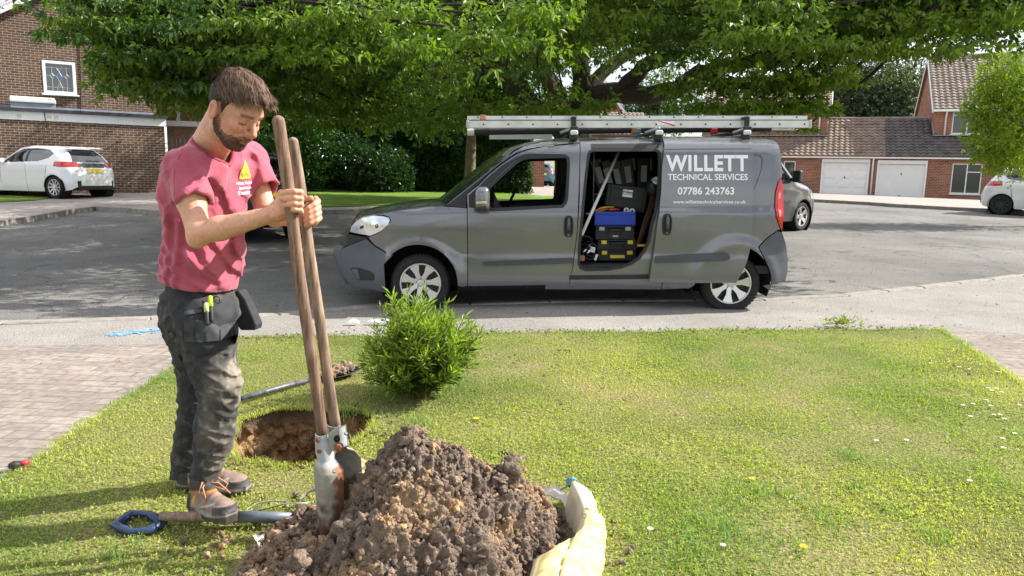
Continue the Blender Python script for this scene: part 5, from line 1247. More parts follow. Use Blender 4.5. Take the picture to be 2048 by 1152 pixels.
def vpanel(name,poly,m,holes=(),dy=0.0,far=False,gap=.003,cell=.035,flange=.02,parent=None,fn=None,solid=False):
    """poly in local (x,z); follows the side surface; holes are (x,z) polys"""
    poly=inset(poly,gap); bm=bmesh.new(); fn=fn or vside
    def loop(pl): 
        vs=[bm.verts.new((p[0],p[1],0)) for p in pl]; return [bm.edges.new((vs[i],vs[(i+1)%len(vs)])) for i in range(len(vs))]
    ed=loop(poly)
    for h in holes: ed+=loop(h)
    bmesh.ops.triangle_fill(bm,use_beauty=True,edges=ed)
    xs=[p[0] for p in poly]; zs=[p[1] for p in poly]
    cut_grid(bm,0,np.arange(math.floor(min(xs)/cell)*cell,max(xs),cell)); cut_grid(bm,1,np.arange(math.floor(min(zs)/cell)*cell,max(zs),cell))
    be=[e for e in bm.edges if e.is_boundary]
    r=bmesh.ops.extrude_edge_only(bm,edges=be); nv={v for v in r['geom'] if isinstance(v,bmesh.types.BMVert)}
    X=np.array([v.co.x for v in bm.verts]); Z=np.array([v.co.y for v in bm.verts]); Y=fn(X,Z)-dy
    for v,x,z,y in zip(list(bm.verts),X,Z,Y):
        yy=y+(flange if v in nv else 0)
        v.co=(x,(VW-yy) if far else yy,z)
    bmesh.ops.recalc_face_normals(bm,faces=bm.faces)
    # orient outward
    s=sum(f.normal.y*f.calc_area() for f in bm.faces if abs(f.normal.y)>.3)
    if (s>0)!=far:
        for f in bm.faces: f.normal_flip()
    o=bmobj(name,bm,m,parent or van,smooth=True); o.data.set_sharp_from_angle(angle=math.radians(50)); return o
M_vp=mat("van_grey_paint",(.150,.152,.164),.26,metal=.35,coat=1,nscale=1.6,namt=.06)
_b=M_vp.node_tree.nodes["Principled BSDF"]; _b.inputs["Coat Roughness"].default_value=.07
M_bump=mat("bumper_plastic",(.085,.092,.104),.55,nscale=3,namt=.15,bump=.15,bscale=250,bdist=.002)
M_strip=mat("rubbing_strip",(.05,.055,.065),.5,nscale=3,namt=.15)
M_letter=mat("white_vinyl",(.80,.81,.83),.5)
M_clearglass=mat("clear_glass",(.75,.85,.8),.02,trans=1.0,ior=1.03)
# --- side panels
arcF=[(math.cos(a)*.385,.305+math.sin(a)*.385) for a in np.linspace(math.radians(-12),math.radians(150),22)]
fend_top=toloc(P4((130,652),(165,618),(210,600),(300,578),(420,560),(520,548),(600,543),(655,546),(730,553)))
head=toloc(P4((105,680),(118,645),(140,622),(175,603),(230,592),(285,594),(316,603),(322,618),(312,642),(285,668),(250,688),(215,701),(160,692)))
fender=toloc(P4((323,618),(313,643),(286,669),(250,690),(213,703)))+toloc(P4((240,755),(300,790),(345,806)))+[p for p in arcF[::-1] if True]
fender=toloc(P4((352,600),(730,553),(742,968)))  # placeholder, replaced below
ft=toloc(P4((130,640),(165,612),(210,596),(300,576),(420,558),(520,546),(600,541),(655,546),(730,553)))
ft[-1]=toloc(P4((735,553)))[0]; fender=ft+toloc(P4((738,800),(738,970),(712,975)))+[p for p in arcF if p[1]>.24 and p[0]>-.36]+toloc(P4((300,788),(240,752),(205,712),(215,704),(250,690),(286,670),(314,644),(325,618),(316,600),(285,590),(230,588),(175,599),(140,618)))
vpanel("front_wing",fender,M_vp)
bumper=toloc(P4((62,770),(100,752),(195,716),(240,757),(300,792),(338,806)))+[p for p in arcF[::-1] if p[0]<-.31 and p[1]>.2][::1]+toloc(P4((300,1008),(230,990),(150,978),(100,962),(76,920),(60,850),(52,800)))
vpanel("front_bumper",bumper,M_bump)
grl=toloc(P4((90,700),(105,690),(200,708),(196,716),(100,752),(88,756)))
vpanel("grille_side",grl,M_blackp,dy=.004)
M_lens=mat("headlamp_lens",(.70,.73,.76),.08,coat=1,metal=.55)
# recess of the fog lamp in the bumper
fog=toloc(P4((105,872),(150,868),(220,890),(238,910),(236,940),(150,938),(122,905))); vpanel("fog_lamp_recess",fog,M_blackp,dy=.006)
fg2=toloc(P4((112,878),(150,876),(165,935),(148,932),(128,905))); vpanel("fog_lamp_bezel",fg2,M_bump,dy=.012)
hd=vpanel("headlight",head,M_lens,dy=.004)
for q,mm in ((P4((215,625),(262,618),(275,645),(240,672),(205,660)),M_chrome),(P4((150,640),(200,622),(196,665),(140,672)),M_chrome),(P4((240,640),(262,636),(262,655),(244,664)),M_blackp),(P4((160,648),(185,642),(182,662),(158,666)),M_blackp)):
    vpanel("reflector",toloc(q),mm,dy=.009,parent=hd)
# door
win=toloc(P4((862,562),(850,545),(846,450),(900,395),(1000,305),(1035,286),(1070,279),(1265,275),(1277,285),(1279,320),(1270,500),(1262,525),(1245,543)))
dtop=P4((1000,262),(1060,240),(1150,222),(1338,205))
door=toloc(P4((736,553),(733,478),(800,425),(850,372),(920,315),(1000,262),(1060,240),(1150,222),(1338,205),(1336,400),(1330,545),(1322,700),(1300,870),(1283,955),(1270,962),(1000,968),(739,972),(739,800)))
dp=vpanel("front_door",door,M_vp,holes=[win])
# black window surround
wi=inset(win,.016); vpanel("window_seal",win,M_blackp,holes=[wi],dy=.006,gap=-.012,parent=dp)
ws_tri=toloc(P4((742,548),(738,482),(800,428),(850,375),(920,318),(1000,268),(1062,246),(1150,236),(1275,258),(1265,268),(1070,272),(1030,280),(990,300),(895,390),(840,448),(842,556)))
sail=toloc(P4((744,550),(740,484),(802,430),(852,380),(922,322),(1000,276),(1040,262),(1062,258),(1265,262),(1265,272),(1070,275),(1030,282),(990,302),(893,392),(838,448),(842,556)))
vpanel("window_trim",sail,M_blackp,dy=.004,parent=dp)
apil=toloc(P4((655,546),(620,538),(640,520),(740,440),(860,345),(960,268),(1010,236),(1060,212),(1140,195),(1338,180),(1338,203),(1150,218),(1060,236),(996,258),(916,311),(846,368),(796,421),(731,474),(731,550)))
vpanel("roof_rail",apil[:6]+apil[6:],M_vp)
apil2=toloc(P4((655,546),(622,538),(642,522),(742,444),(862,349),(960,275),(985,268),(916,314),(846,371),(796,424),(733,478),(731,548)))
vpanel("pillar_cover",apil2,M_blackp,dy=.003)
stripf=toloc(P4((818,846),(826,838),(1080,825),(1302,815),(1302,848),(1080,857),(838,862),(822,857))); vpanel("rubbing_strip",stripf,M_strip,dy=.020,flange=.022,parent=dp)
# middle body round the side opening
opening=toloc(P5((150,262),(158,246),(178,238),(515,238),(532,246),(538,262),(539,350),(534,470),(520,560),(497,640),(480,730),(455,785),(425,825),(385,852),(330,872),(260,884),(140,888),(108,876),(97,850),(99,770),(112,620),(135,380)))
mid=toloc(P5((105,190),(300,182),(545,176),(545,500),(545,990),(300,988),(60,990),(-80,988),(-80,958),(50,955),(70,860),(90,700),(104,500),(106,300)))
vpanel("side_frame",mid,M_vp,holes=[opening])
opi=inset(opening,.02); vpanel("door_seal",opening,M_blackp,holes=[opi],dy=.006,gap=-.006,flange=.05)
for q in (P5((165,206),(530,203),(530,232),(165,234)),): vpanel("door_rail_slot",toloc(q),M_blackp,dy=.004)
vpanel("track",toloc(P5((48,912),(474,906),(472,934),(46,938))),M_blackp,dy=.004)
tr=vpanel("seal_strip",toloc(P5((165,214),(520,210),(520,214),(165,218))),M_vp,dy=.007)
# rear quarter behind the open door
arcR=[(3.10+math.cos(a)*.375,.305+math.sin(a)*.375) for a in np.linspace(math.radians(-10),math.radians(190),26)]
quarter=toloc(P5((545,176),(1020,176),(1100,178),(1140,186),(1165,200),(1178,235),(1190,330),(1192,385),(1168,412),(1152,470),(1149,550),(1157,600),(1172,642),(1183,668),(1165,672),(1110,712),(1062,762)))+[p for p in arcR if p[1]>.26 and (p[0]<3.10 or p[1]>.50)]+toloc(P5((690,985),(545,990)))
vpanel("rear_quarter",quarter,M_vp)
bumr=toloc(P5((1066,764),(1112,715),(1165,675),(1188,682),(1212,750),(1221,820),(1219,900),(1208,942),(1150,958),(1088,970)))+[p for p in arcR if p[0]>3.38 and p[1]<.56]
bumr=toloc(P5((1066,764),(1112,715),(1165,675),(1188,682),(1212,750),(1221,820),(1219,900),(1208,942),(1150,958),(1092,970)))+[(x,z) for x,z in arcR if x>3.36 and .2<z<.52]
vpanel("rear_bumper",bumr,M_bump)
lamp=toloc(P5((1184,386),(1193,430),(1198,520),(1196,610),(1188,678),(1172,640),(1157,598),(1150,550),(1153,470),(1168,412)))
lp_=vpanel("tail_light",lamp,M_red,dy=.012)
vpanel("reflector",toloc(P5((1168,470),(1180,465),(1180,500),(1166,505))),mat("lamp_pale",(.75,.35,.33),.1,coat=1),dy=.018,parent=lp_); vpanel("reflector",toloc(P5((1165,560),(1182,560),(1184,600),(1170,600))),_mats["lamp_pale"],dy=.018,parent=lp_)
vpanel("lamp_core",toloc(P5((1172,440),(1188,470),(1190,600),(1180,640),(1165,590),(1162,480))),mat("red_lamp_bright",(.75,.03,.02),.15,coat=1),dy=.0155,parent=lp_)
# groove of the sliding rail on the quarter
gr=toloc(P5((1030,262),(1075,266),(1088,285),(1085,340),(1065,400),(1038,460),(1038,446),(1058,395),(1076,338),(1078,292),(1068,276),(1030,272)))
vpanel("rail_groove",gr,mat("groove_dark",(.05,.05,.052),.4,metal=.4,coat=1),dy=.002)
# --- sliding door, standing 7 cm proud
SD=.075
sdoor=toloc(P5((549,176),(800,168),(1005,164),(1022,174),(1028,190),(1033,330),(1037,500),(1036,600),(1028,700),(1017,790),(1000,850),(975,905),(945,955),(700,955),(474,950),(484,900),(500,810),(510,740),(522,640),(533,560),(541,470),(546,330)),SD)
sd=vpanel("sliding_door",sdoor,M_vp,dy=SD,flange=.035)
vpanel("gutter_groove",toloc(P5((552,232),(1027,229),(1028,237),(552,240)),SD),_mats["groove_dark"],dy=SD+.002,parent=sd)
vpanel("rubbing_strip",toloc(P5((508,808),(700,796),(880,787),(902,797),(911,815),(904,830),(885,836),(700,842),(508,848)),SD),M_strip,dy=SD+.020,flange=.022,parent=sd)
# handles
M_lat0=mat("lock_grey",(.12,.12,.12),.4,metal=.5)
def vhandle(x,z,dy,parent):
    y=float(vside(x,z))-dy; bm=bmesh.new(); hw,hh=.048,.105
    n=24; ring=[(math.copysign(abs(math.cos(a))**.6,math.cos(a))*hw,math.copysign(abs(math.sin(a))**.75,math.sin(a))*hh) for a in np.linspace(0,2*math.pi,n,endpoint=False)]
    lv=[(1.0,.002),(.97,-.012),(.80,-.016),(.70,-.004)]
    rr=[[bm.verts.new((x+a*s,y+d,z+b*s)) for a,b in ring] for s,d in lv]
    for A_,B_ in zip(rr,rr[1:]):
        for k in range(n): bm.faces.new((A_[k],A_[(k+1)%n],B_[(k+1)%n],B_[k]))
    bm.faces.new(rr[-1]); bmesh.ops.recalc_face_normals(bm,faces=bm.faces)
    h=bmobj("door_handle",bm,M_blackp,parent,smooth=True,auto=35)
    bm=bmesh.new(); tube(bm,[(x,y-.006,z+.085),(x,y-.038,z+.055),(x,y-.040,z-.02),(x,y-.030,z-.05)],[.014,.017,.017,.012],8); bmobj("grip",bm,mat("handle_grey",(.05,.052,.056),.3,coat=.5),h,smooth=True)
    bm=bmesh.new(); lathe(bm,[(.001,.02),(.012,.02),(.012,0)],12,Matrix.Translation((x,y,z-.083))@Matrix.Rotation(math.radians(90),4,'X')); bmobj("lock",bm,M_lat0,h)
hx,hz=vl(*c4(1278,650)); vhandle(hx,hz,0,dp); hx,hz=vl(*c5(573,640),SD); vhandle(hx,hz,SD,sd)
# lettering, fitted to its measured boxes
def letter(s,x0,y0,x1,y1,bold=0.012,parent=None,m=None,dy=SD,spacing=1.0):
    me=text_mesh(s,1.0,0,bold,spacing); co=np.array([v.co[:] for v in me.vertices]); mn=co.min(0); mx=co.max(0)
    a=vl(*c5(x0,y1),dy); b=vl(*c5(x1,y0),dy)
    bm=bmesh.new(); bm.from_mesh(me)
    for v in bm.verts:
        x=a[0]+(v.co.x-mn[0])/(mx[0]-mn[0])*(b[0]-a[0]); z=a[1]+(v.co.y-mn[1])/(mx[1]-mn[1])*(b[1]-a[1]); v.co=(x,float(vside(x,z))-dy-.0035,z)
    for f in bm.faces: 
        if f.normal.y>0: f.normal_flip()
    return bmobj("lettering",bm,m or M_letter,parent or sd)
letter("WILLETT",568,268,1007,356,.034,spacing=1.10); letter("TECHNICAL SERVICES",577,369,1006,403,.02); letter("07786 243763",630,440,934,481,.025); letter("www.willetttechnicalservices.co.uk",605,510,996,528,.018)
# --- top surfaces: hood, windscreen, roof, tail, one strip from side to side
edge=[]
def E(seg,pts,crown,bow): 
    for p in pts: edge.append((p[0],p[1],seg,crown,bow))
E(0,toloc(P4((150,978),(100,962),(76,920),(60,850),(52,800),(62,770))),0,.16)
E(1,toloc(P4((90,750),(92,700))),0,.14)
E(2,toloc(P4((106,678),(118,648),(140,620),(175,600),(230,589),(300,576),(420,558),(520,546),(600,541))),.045,.10)
E(3,toloc(P4((625,535),(640,520),(740,440),(860,345),(960,268),(1010,236))),.03,.16)
E(4,toloc(P4((1060,212),(1140,195),(1338,180))),.035,.05)
E(4,toloc(P5((300,182),(545,176),(800,176),(1020,176),(1100,178),(1140,186))),.035,0)
E(5,toloc(P5((1165,200),(1178,235),(1190,330),(1195,500),(1190,600),(1188,678))),0,-.05)
E(6,toloc(P5((1212,750),(1221,820),(1219,900),(1208,942),(1150,960))),0,-.06)
edge=[(a,b,c,d,e) for a,b,c,d,e in edge]
# subdivide the edge curve
EE=[]
for i in range(len(edge)-1):
    A_,B_=edge[i],edge[i+1]; n=max(1,int(math.hypot(A_[0]-B_[0],A_[1]-B_[1])/.05))
    for k in range(n): t=k/n; EE.append((lerp(A_[0],B_[0],t),lerp(A_[1],B_[1],t),A_[2] if A_[2]==B_[2] else (A_[2] if t<.5 else B_[2]),lerp(A_[3],B_[3],t),lerp(A_[4],B_[4],t)))
EE.append(edge[-1])
ns=25; GVs=[]
for (x,z,sg_,cr,bow) in EE:
    ye=float(vside(x,z))+.002; ss=np.linspace(-1,1,ns); prof=1-np.abs(ss)**2.4
    ca=1 if True else 0
    GVs.append(np.stack([x-bow*(1-ss**2)*(1 if sg_ not in (4,) else 1), ye+(VW-2*ye)*(ss+1)/2, z+cr*prof],1))
GVs=np.array(GVs); ne=len(EE); ii=np.arange(ne*ns).reshape(ne,ns); allF=np.stack([ii[:-1,:-1],ii[1:,:-1],ii[1:,1:],ii[:-1,1:]],-1)
segs=np.array([e[2] for e in EE[:-1]])
for sg_,(nm,mt) in {0:("front_panel",M_bump),1:("grille",M_blackp),2:("bonnet",M_vp),3:("windscreen",mat("windscreen_glass",(.02,.03,.028),.03,spec=.8,coat=1)),4:("roof",M_vp),5:("rear_doors",M_vp),6:("rear_bumper_panel",M_bump)}.items():
    f=allF[segs==sg_].reshape(-1,4); u,inv=np.unique(f.ravel(),return_inverse=True); npmesh(nm,GVs.reshape(-1,3)[u],inv.reshape(-1,4),mt,van)
bm=bmesh.new(); bw=W(681,500,7.9); tube(bm,[(-.86,.62,.42),(-.90,.9,.42)],.01,4); box(bm,(-.905,.62,.47),(.02,.10,.12)); bmobj("number_plate",bm,M_blackp,van)
# wipers
bm=bmesh.new(); a=vplane(*c4(575,528),.35); b=vplane(*c4(612,515),.5); tube(bm,[(a[0],.32,a[1]),(b[0],.5,b[1]+.0)],.012,5); tube(bm,[(a[0]+.02,.4,a[1]+.03),(b[0]+.35,.62,b[1]+.28)],.008,4); bmobj("wiper",bm,M_blackp,van)
# --- far side
def far(name,poly,m,holes=(),**k): return vpanel(name,poly,m,holes=holes,far=True,**k)
far("front_wing",fender,M_vp); far("front_bumper",bumper,M_bump); far("headlight",head,M_lens,dy=.004); far("rear_bumper",bumr,M_bump); far("tail_light",lamp,M_red,dy=.012)
fd=far("front_door",door,M_vp,holes=[win]); far("window_seal",win,M_blackp,holes=[wi],dy=.006,gap=-.012,parent=fd); far("roof_rail",apil,M_vp); far("pillar_cover",apil2,M_blackp,dy=.003); far("window_trim",sail,M_blackp,dy=.004,parent=fd)
sidef=toloc(P5((105,190),(300,182),(545,176),(1020,176),(1100,178),(1140,186),(1165,200),(1178,235),(1190,330),(1192,385),(1168,412),(1152,470),(1149,550),(1157,600),(1172,642),(1183,668),(1165,672),(1110,712),(1062,762)))+[p for p in arcR if p[1]>.26 and (p[0]<3.10 or p[1]>.50)]+toloc(P5((690,985),(545,990),(60,990),(-80,988),(-80,958),(50,955),(70,860),(90,700),(104,500),(106,300)))
far("side_panel",sidef,M_vp)
# --- interior
zfl=vplane(*c5(260,846),.25)[1]; x0c=vl(*c5(90,500))[0]-.02; x1c=3.55; zt_=vl(*c5(300,215))[1]
M_in=mat("cargo_lining",(.018,.018,.019),.8,nscale=4,namt=.3); M_floor=mat("cargo_floor",(.05,.05,.05),.7,nscale=8,namt=.3)
bm=bmesh.new(); box(bm,((x0c+x1c)/2,VW/2,zfl-.05),(x1c-x0c,VW-.16,.08)); bmobj("cargo_floor",bm,M_floor,van)
bm=bmesh.new(); box(bm,(x0c-.02,VW/2,(zfl+zt_)/2+.05),(.03,VW-.36,zt_-zfl)); bmobj("bulkhead",bm,M_in,van)
bm=bmesh.new(); box(bm,((x0c+x1c)/2,VW-.22,(zfl+zt_)/2),(x1c-x0c,.02,zt_-zfl-.05)); box(bm,((x0c+x1c)/2,VW/2,zt_+.0),(x1c-x0c,VW-.5,.02)); bmobj("cargo_lining",bm,M_in,van)
bm=bmesh.new(); box(bm,(1.5,VW/2,.33),(3.5,VW-.45,.16)); bmobj("underbody",bm,M_dark,van)
# opening sill step and rubber lip
bm=bmesh.new(); xa_,za_=vplane(*c5(97,868),.06); xb_,_=vplane(*c5(400,868),.06); box(bm,((xa_+xb_)/2+.05,.13,zfl-.05),(xb_-xa_+.2,.18,.07)); bmobj("step",bm,M_blackp,van,bevel=.02)
# racking posts and shelf rails inside
M_rack=mat("rack_steel",(.10,.10,.105),.4,metal=.6)
bm=bmesh.new()
rx,rz=vplane(*c5(182,300),.7); tube(bm,[(rx,.7,zfl),(rx,.7,zt_-.05)],.010,6)
rx2,_=vplane(*c5(412,300),1.2)
for yy in (1.25,):
    for q in (.42,.80): tube(bm,[(x0c+.1,yy,zfl+q),(x1c-.4,yy,zfl+q)],.012,6)
for px_ in (182,300,470): 
    a,_=vplane(*c5(px_,300),1.3); tube(bm,[(a,1.3,zfl),(a,1.3,zt_-.1)],.010,6)
bmobj("racking",bm,M_rack,van)
bm=bmesh.new()
for (a,b) in (((180,478),(245,478)),((140,584),(180,584))):
    p=vplane(*c5(*a),.55); q=vplane(*c5(*b),.55); tube(bm,[(p[0],.55,p[1]),(q[0],.55,q[1])],.008,6)
bmobj("rack_rail",bm,M_alloy,van)
# cab: dashboard, seats, wheel, far window pane
bm=bmesh.new(); xd_,zd_=vl(*c4(860,545)); box(bm,(xd_-.12,VW/2,zd_-.22),(.45,VW-.35,.34)); bmobj("dashboard",bm,M_dark,van,bevel=.06)
bm=bmesh.new(); xs_,zs_=vplane(*c4(1215,560),.5)
for yy in (.42,1.32): box(bm,(xs_-.12,yy,zs_-.30),(.5,.48,.18)); box(bm,(xs_+.12,yy,zs_-.0),(.14,.46,.52),Matrix.Rotation(.15,3,'Y')); box(bm,(xs_+.19,yy,zs_+.34),(.09,.26,.15))
bmobj("seats",bm,mat("seat_cloth",(.02,.02,.022),.9),van,bevel=.04)
bm=bmesh.new(); M=Matrix.Translation((xd_+.17,1.35,zd_-.02))@Matrix.Rotation(-1.1,4,'Y'); 
ringp=[M@Vector((math.cos(a)*.18,math.sin(a)*.18,0)) for a in np.linspace(0,2*math.pi,25)]; tube(bm,ringp,.015,6,cap=False); bmobj("steering_wheel",bm,M_dark,van)
bm=bmesh.new(); q=vplane(*c4(885,480),.16); q2=vplane(*c4(920,560),.16); prism(bm,[(q[0],.14,q[1]),(q[0]-.03,.14,q2[1]),(q2[0],.14,q2[1])],(0,.03,0)); bmesh.ops.recalc_face_normals(bm,faces=bm.faces); bmobj("door_sail",bm,M_blackp,dp)
# door mirror
mx0=vplane(*c4(818,500),-.14); ms=1/ (F/7.2)/2.679*0+1
a=vplane(*c4(780,437),-.12); b=vplane(*c4(856,568),-.12); cxm,czm=(a[0]+b[0])/2,(a[1]+b[1])/2; hw,hh=(b[0]-a[0])/2,(a[1]-b[1])/2
def rr_ring(cx,cz,hw,hh,y,n=28,e=.5): return [(cx+math.copysign(abs(math.cos(t))**e,math.cos(t))*hw,y,cz+math.copysign(abs(math.sin(t))**e,math.sin(t))*hh) for t in np.linspace(0,2*math.pi,n,endpoint=False)]
bm=bmesh.new(); R_=[[bm.verts.new(p) for p in rr_ring(cxm+sx,czm,hw*k,hh*k,y)] for k,y,sx in ((.45,-.235,-.02),(.8,-.225,-.01),(.97,-.19,0),(1,-.14,0),(.98,-.06,.0),(.85,-.02,0))]
for A_,B_ in zip(R_,R_[1:]):
    for k in range(28): bm.faces.new((A_[k],A_[(k+1)%28],B_[(k+1)%28],B_[k]))
bm.faces.new(R_[0]); bm.faces.new(R_[-1][::-1]); bmesh.ops.recalc_face_normals(bm,faces=bm.faces); mr=bmobj("door_mirror",bm,M_vp,van,smooth=True)
bm=bmesh.new(); box(bm,(cxm-.01,-.237,czm-hh*.28),(hw*1.5,.012,hh*.20)); bmobj("indicator",bm,mat("indicator_amber",(.55,.42,.22),.15,coat=1),mr,bevel=.006)
bm=bmesh.new(); box(bm,(cxm,-.15,czm-hh*.72),(hw*1.7,.17,hh*.45)); box(bm,(cxm-hw*.9,.0,czm-hh*.35),(.06,.26,.09)); bmobj("mirror_base",bm,M_blackp,mr,bevel=.02)
# --- wheels
def spoke7(bm,M,R,h):
    for k in range(7):
        a=2*math.pi*k/7+.1; q=[(R*.18,-.022),(R*.55,-.026),(R*.94,-.054),(R*.96,0),(R*.94,.054),(R*.55,.026),(R*.18,.022)]
        P=[M@Vector((x*math.cos(a)-y*math.sin(a),x*math.sin(a)+y*math.cos(a),h*(.62+.28*(x/R)))) for x,y in q]; prism(bm,P,M.to_3x3()@Vector((0,0,-.035)))
    lathe(bm,[(.001,h*.72),(R*.12,h*.72),(R*.14,h*.66),(R*.34,h*.66),(R*.36,h*.45)],24,M)
for (xw_,st) in ((0.0,.10),(3.10,0)):
    for sd_,yy in ((-1,.13),(1,VW-.13)):
        w_=wheel(van,(xw_,yy,.292),.292,.205,.205,7,M_alloy,side=sd_,steer=st if xw_==0 else 0,spoke_fn=spoke7)
        M=Matrix.Rotation(math.radians(90)*(1 if sd_<0 else -1),4,'X'); bm=bmesh.new()
        for k in range(5):
            a=2*math.pi*k/5+.3; lathe(bm,[(.001,.070),(.011,.070),(.013,.05)],10,M@Matrix.Translation((math.cos(a)*.05,math.sin(a)*.05,0)))
        bmobj("lug_nuts",bm,M_blackp,w_)
        bm=bmesh.new(); Ma=Matrix.Translation((xw_,yy+(.03 if sd_<0 else -.03),.305))@M
        lathe(bm,[(.385,.13),(.40,.10),(.40,-.25),(.01,-.25)],36,Ma); bmesh.ops.bisect_plane(bm,geom=bm.verts[:]+bm.edges[:]+bm.faces[:],plane_co=(0,0,.16),plane_no=(0,0,-1),clear_outer=True); bmobj("wheel_arch",bm,M_dark,van)
# --- roof rack
rack=bpy.data.objects.new("roof_rack",None); COL.objects.link(rack); rack.parent=van
rz0=vl(*c5(300,182))[1]
zbar=vplane(*c5(300,135),.35)[1]
M_cap=mat("rack_end_cap",(.60,.62,.60),.5)
ladz=vplane(*c5(300,128),.42)[1]
for cxp in (75,530,1000):
    bx=vplane(*c5(cxp,150),.16)[0]; bm=bmesh.new(); box(bm,(bx,VW/2,zbar-.02),(.055,VW-.30,.035)); b_=bmobj("cross_bar",bm,M_rack,rack,bevel=.008)
    for sd_ in (0,1):
        yy=.19 if sd_==0 else VW-.19
        bm=bmesh.new(); z2=vplane(*c5(cxp,172),.2)[1]; box(bm,(bx,yy,(zbar+z2)/2-.02),(.085,.07,zbar-z2+.02)); bmobj("foot",bm,M_blackp,rack,bevel=.012)
        bm=bmesh.new(); y2=yy-.05 if sd_==0 else yy+.05; box(bm,(bx,y2,zbar-.035),(.075,.03,.045)); bmobj("end_cap",bm,M_cap,rack,bevel=.014,seg=3)
for cxp in (75,1000):
    bx=vplane(*c5(cxp-2,90),.30)[0]; zt2=vplane(*c5(cxp,62),.30)[1]; zb2=vplane(*c5(cxp,128),.30)[1]; bm=bmesh.new(); box(bm,(bx,.275,(zt2+zb2)/2),(.052,.028,zt2-zb2)); box(bm,(bx,.45,zt2-.01),(.052,.38,.02)); bmobj("ladder_clamp",bm,M_blackp,rack,bevel=.012)
    bm=bmesh.new(); box(bm,(bx+.005,.26,zb2+.0),(.085,.05,.045)); bmobj("clamp_knob",bm,M_blackp,rack,bevel=.015,seg=3)
M_arm=mat("arm_grey",(.26,.27,.27),.45,metal=.3)
for cxp in (75,530,1000):
    a=vplane(*c5(cxp-75,150),.3); b=vplane(*c5(cxp+0,125),.3); bm=bmesh.new(); tube(bm,[(a[0],.30,a[1]),(a[0]+.07,.29,a[1]+.022),(b[0],.25,b[1])],[.016,.017,.017],8); bmobj("clamp_arm",bm,M_arm,rack,smooth=True)
# --- ladder (a thing of its own)
lad=bpy.data.objects.new("ladder",None); COL.objects.link(lad); lad.matrix_world=VM; tagp(lad,"long aluminium extension ladder lying on the lettered van's roof rack","ladder")
M_alu=mat("aluminium_dirty",(.60,.60,.58),.42,metal=.35,nscale=6,namt=.16,bump=.1,bscale=30)
def rail(y,x0,x1,z0,z1,nm="rail",taper=0):
    bm=bmesh.new(); w=.028
    box(bm,((x0+x1)/2,y,(z0+z1)/2),(x1-x0,.006,z1-z0)); box(bm,((x0+x1)/2,y+.011-.022*(0),z1-.003),(x1-x0,w,.006)); box(bm,((x0+x1)/2,y+.011,z0+.003),(x1-x0,w,.006)); return bmobj(nm,bm,M_alu,lad,bevel=.0015,seg=1)
yN=.34; a=vplane(*c4(742,84),yN); b=vplane(*c5(1338,84),yN); z1a=a[1]; z0a=vplane(*c4(800,132),yN)[1]; zN1=vplane(*c5(700,82),yN)[1]; zN0=vplane(*c5(700,124),yN)[1]
rail(yN,a[0],b[0],zN0,zN1,"stile"); yF=.80
rail(yF,a[0],b[0],zN0,zN1,"stile")
y2=.40; a2=vplane(*c4(735,64),y2); b2=vplane(*c5(1326,58),y2); zM1=vplane(*c5(700,56),y2)[1]; zM0=zN1+.006
rail(y2,a2[0],b2[0],zM0,zM1,"stile"); rail(.74,a2[0],b2[0],zM0,zM1,"stile")
sp=(vplane(*c4(955,105),yN)[0]-vplane(*c4(823,105),yN)[0]); xh=vplane(*c4(823,105),yN)[0]; nmax=int((b[0]-xh)/sp)
for k in range(nmax+1):
    x=xh+k*sp
    bm=bmesh.new(); zc=(zN0+zN1)/2; tube(bm,[(x,yN+.004,zc),(x,yF,zc)],.014,8); zc2=(zM0+zM1)/2; tube(bm,[(x-.06,y2+.004,zc2),(x-.06,.74,zc2)],.014,8); bmobj("rung",bm,M_alu,lad)
    bm=bmesh.new(); lathe(bm,[(.001,.0045),(.0085,.0045),(.0085,0)],10,Matrix.Translation((x,yN-.003,zc))@Matrix.Rotation(math.radians(90),4,'X')); lathe(bm,[(.001,.0045),(.0075,.0045),(.0075,0)],10,Matrix.Translation((x-.06,y2-.003,zc2+.006))@Matrix.Rotation(math.radians(90),4,'X')); bmobj("rung_hole",bm,M_dark,lad)
for xx,s in ((a[0],1),(b[0],-1)):
    bm=bmesh.new(); box(bm,(xx-.008*s,yN+.01,(zN0+zN1)/2),(.03,.042,zN1-zN0+.006)); box(bm,(xx-.008*s,yF+.01,(zN0+zN1)/2),(.03,.042,zN1-zN0+.006)); bmobj("end_cap",bm,mat("cap_grey",(.42,.42,.41),.7),lad,bevel=.008)
# warning label: white with a red diagonal
q=[vplane(*c5(u,v),yN-.006) for u,v in ((515,83),(612,85),(612,112),(515,108))]; bm=bmesh.new(); bm.faces.new([bm.verts.new((x,yN-.0055,z)) for x,z in q]); lb=bmobj("label",bm,mat("label_white",(.78,.78,.80),.5),lad)
q=[vplane(*c5(u,v),yN-.007) for u,v in ((516,83),(528,83),(620,108),(612,115))]; bm=bmesh.new(); bm.faces.new([bm.verts.new((x,yN-.0065,z)) for x,z in q]); bmobj("stripe",bm,mat("label_red",(.62,.07,.04),.5),lb)
bm=bmesh.new(); q=vplane(*c4(820,66),.38); box(bm,(q[0],.40,q[1]),(.06,.05,.05)); bmobj("bracket",bm,mat("bracket_rust",(.42,.22,.12),.6),lad,bevel=.006)
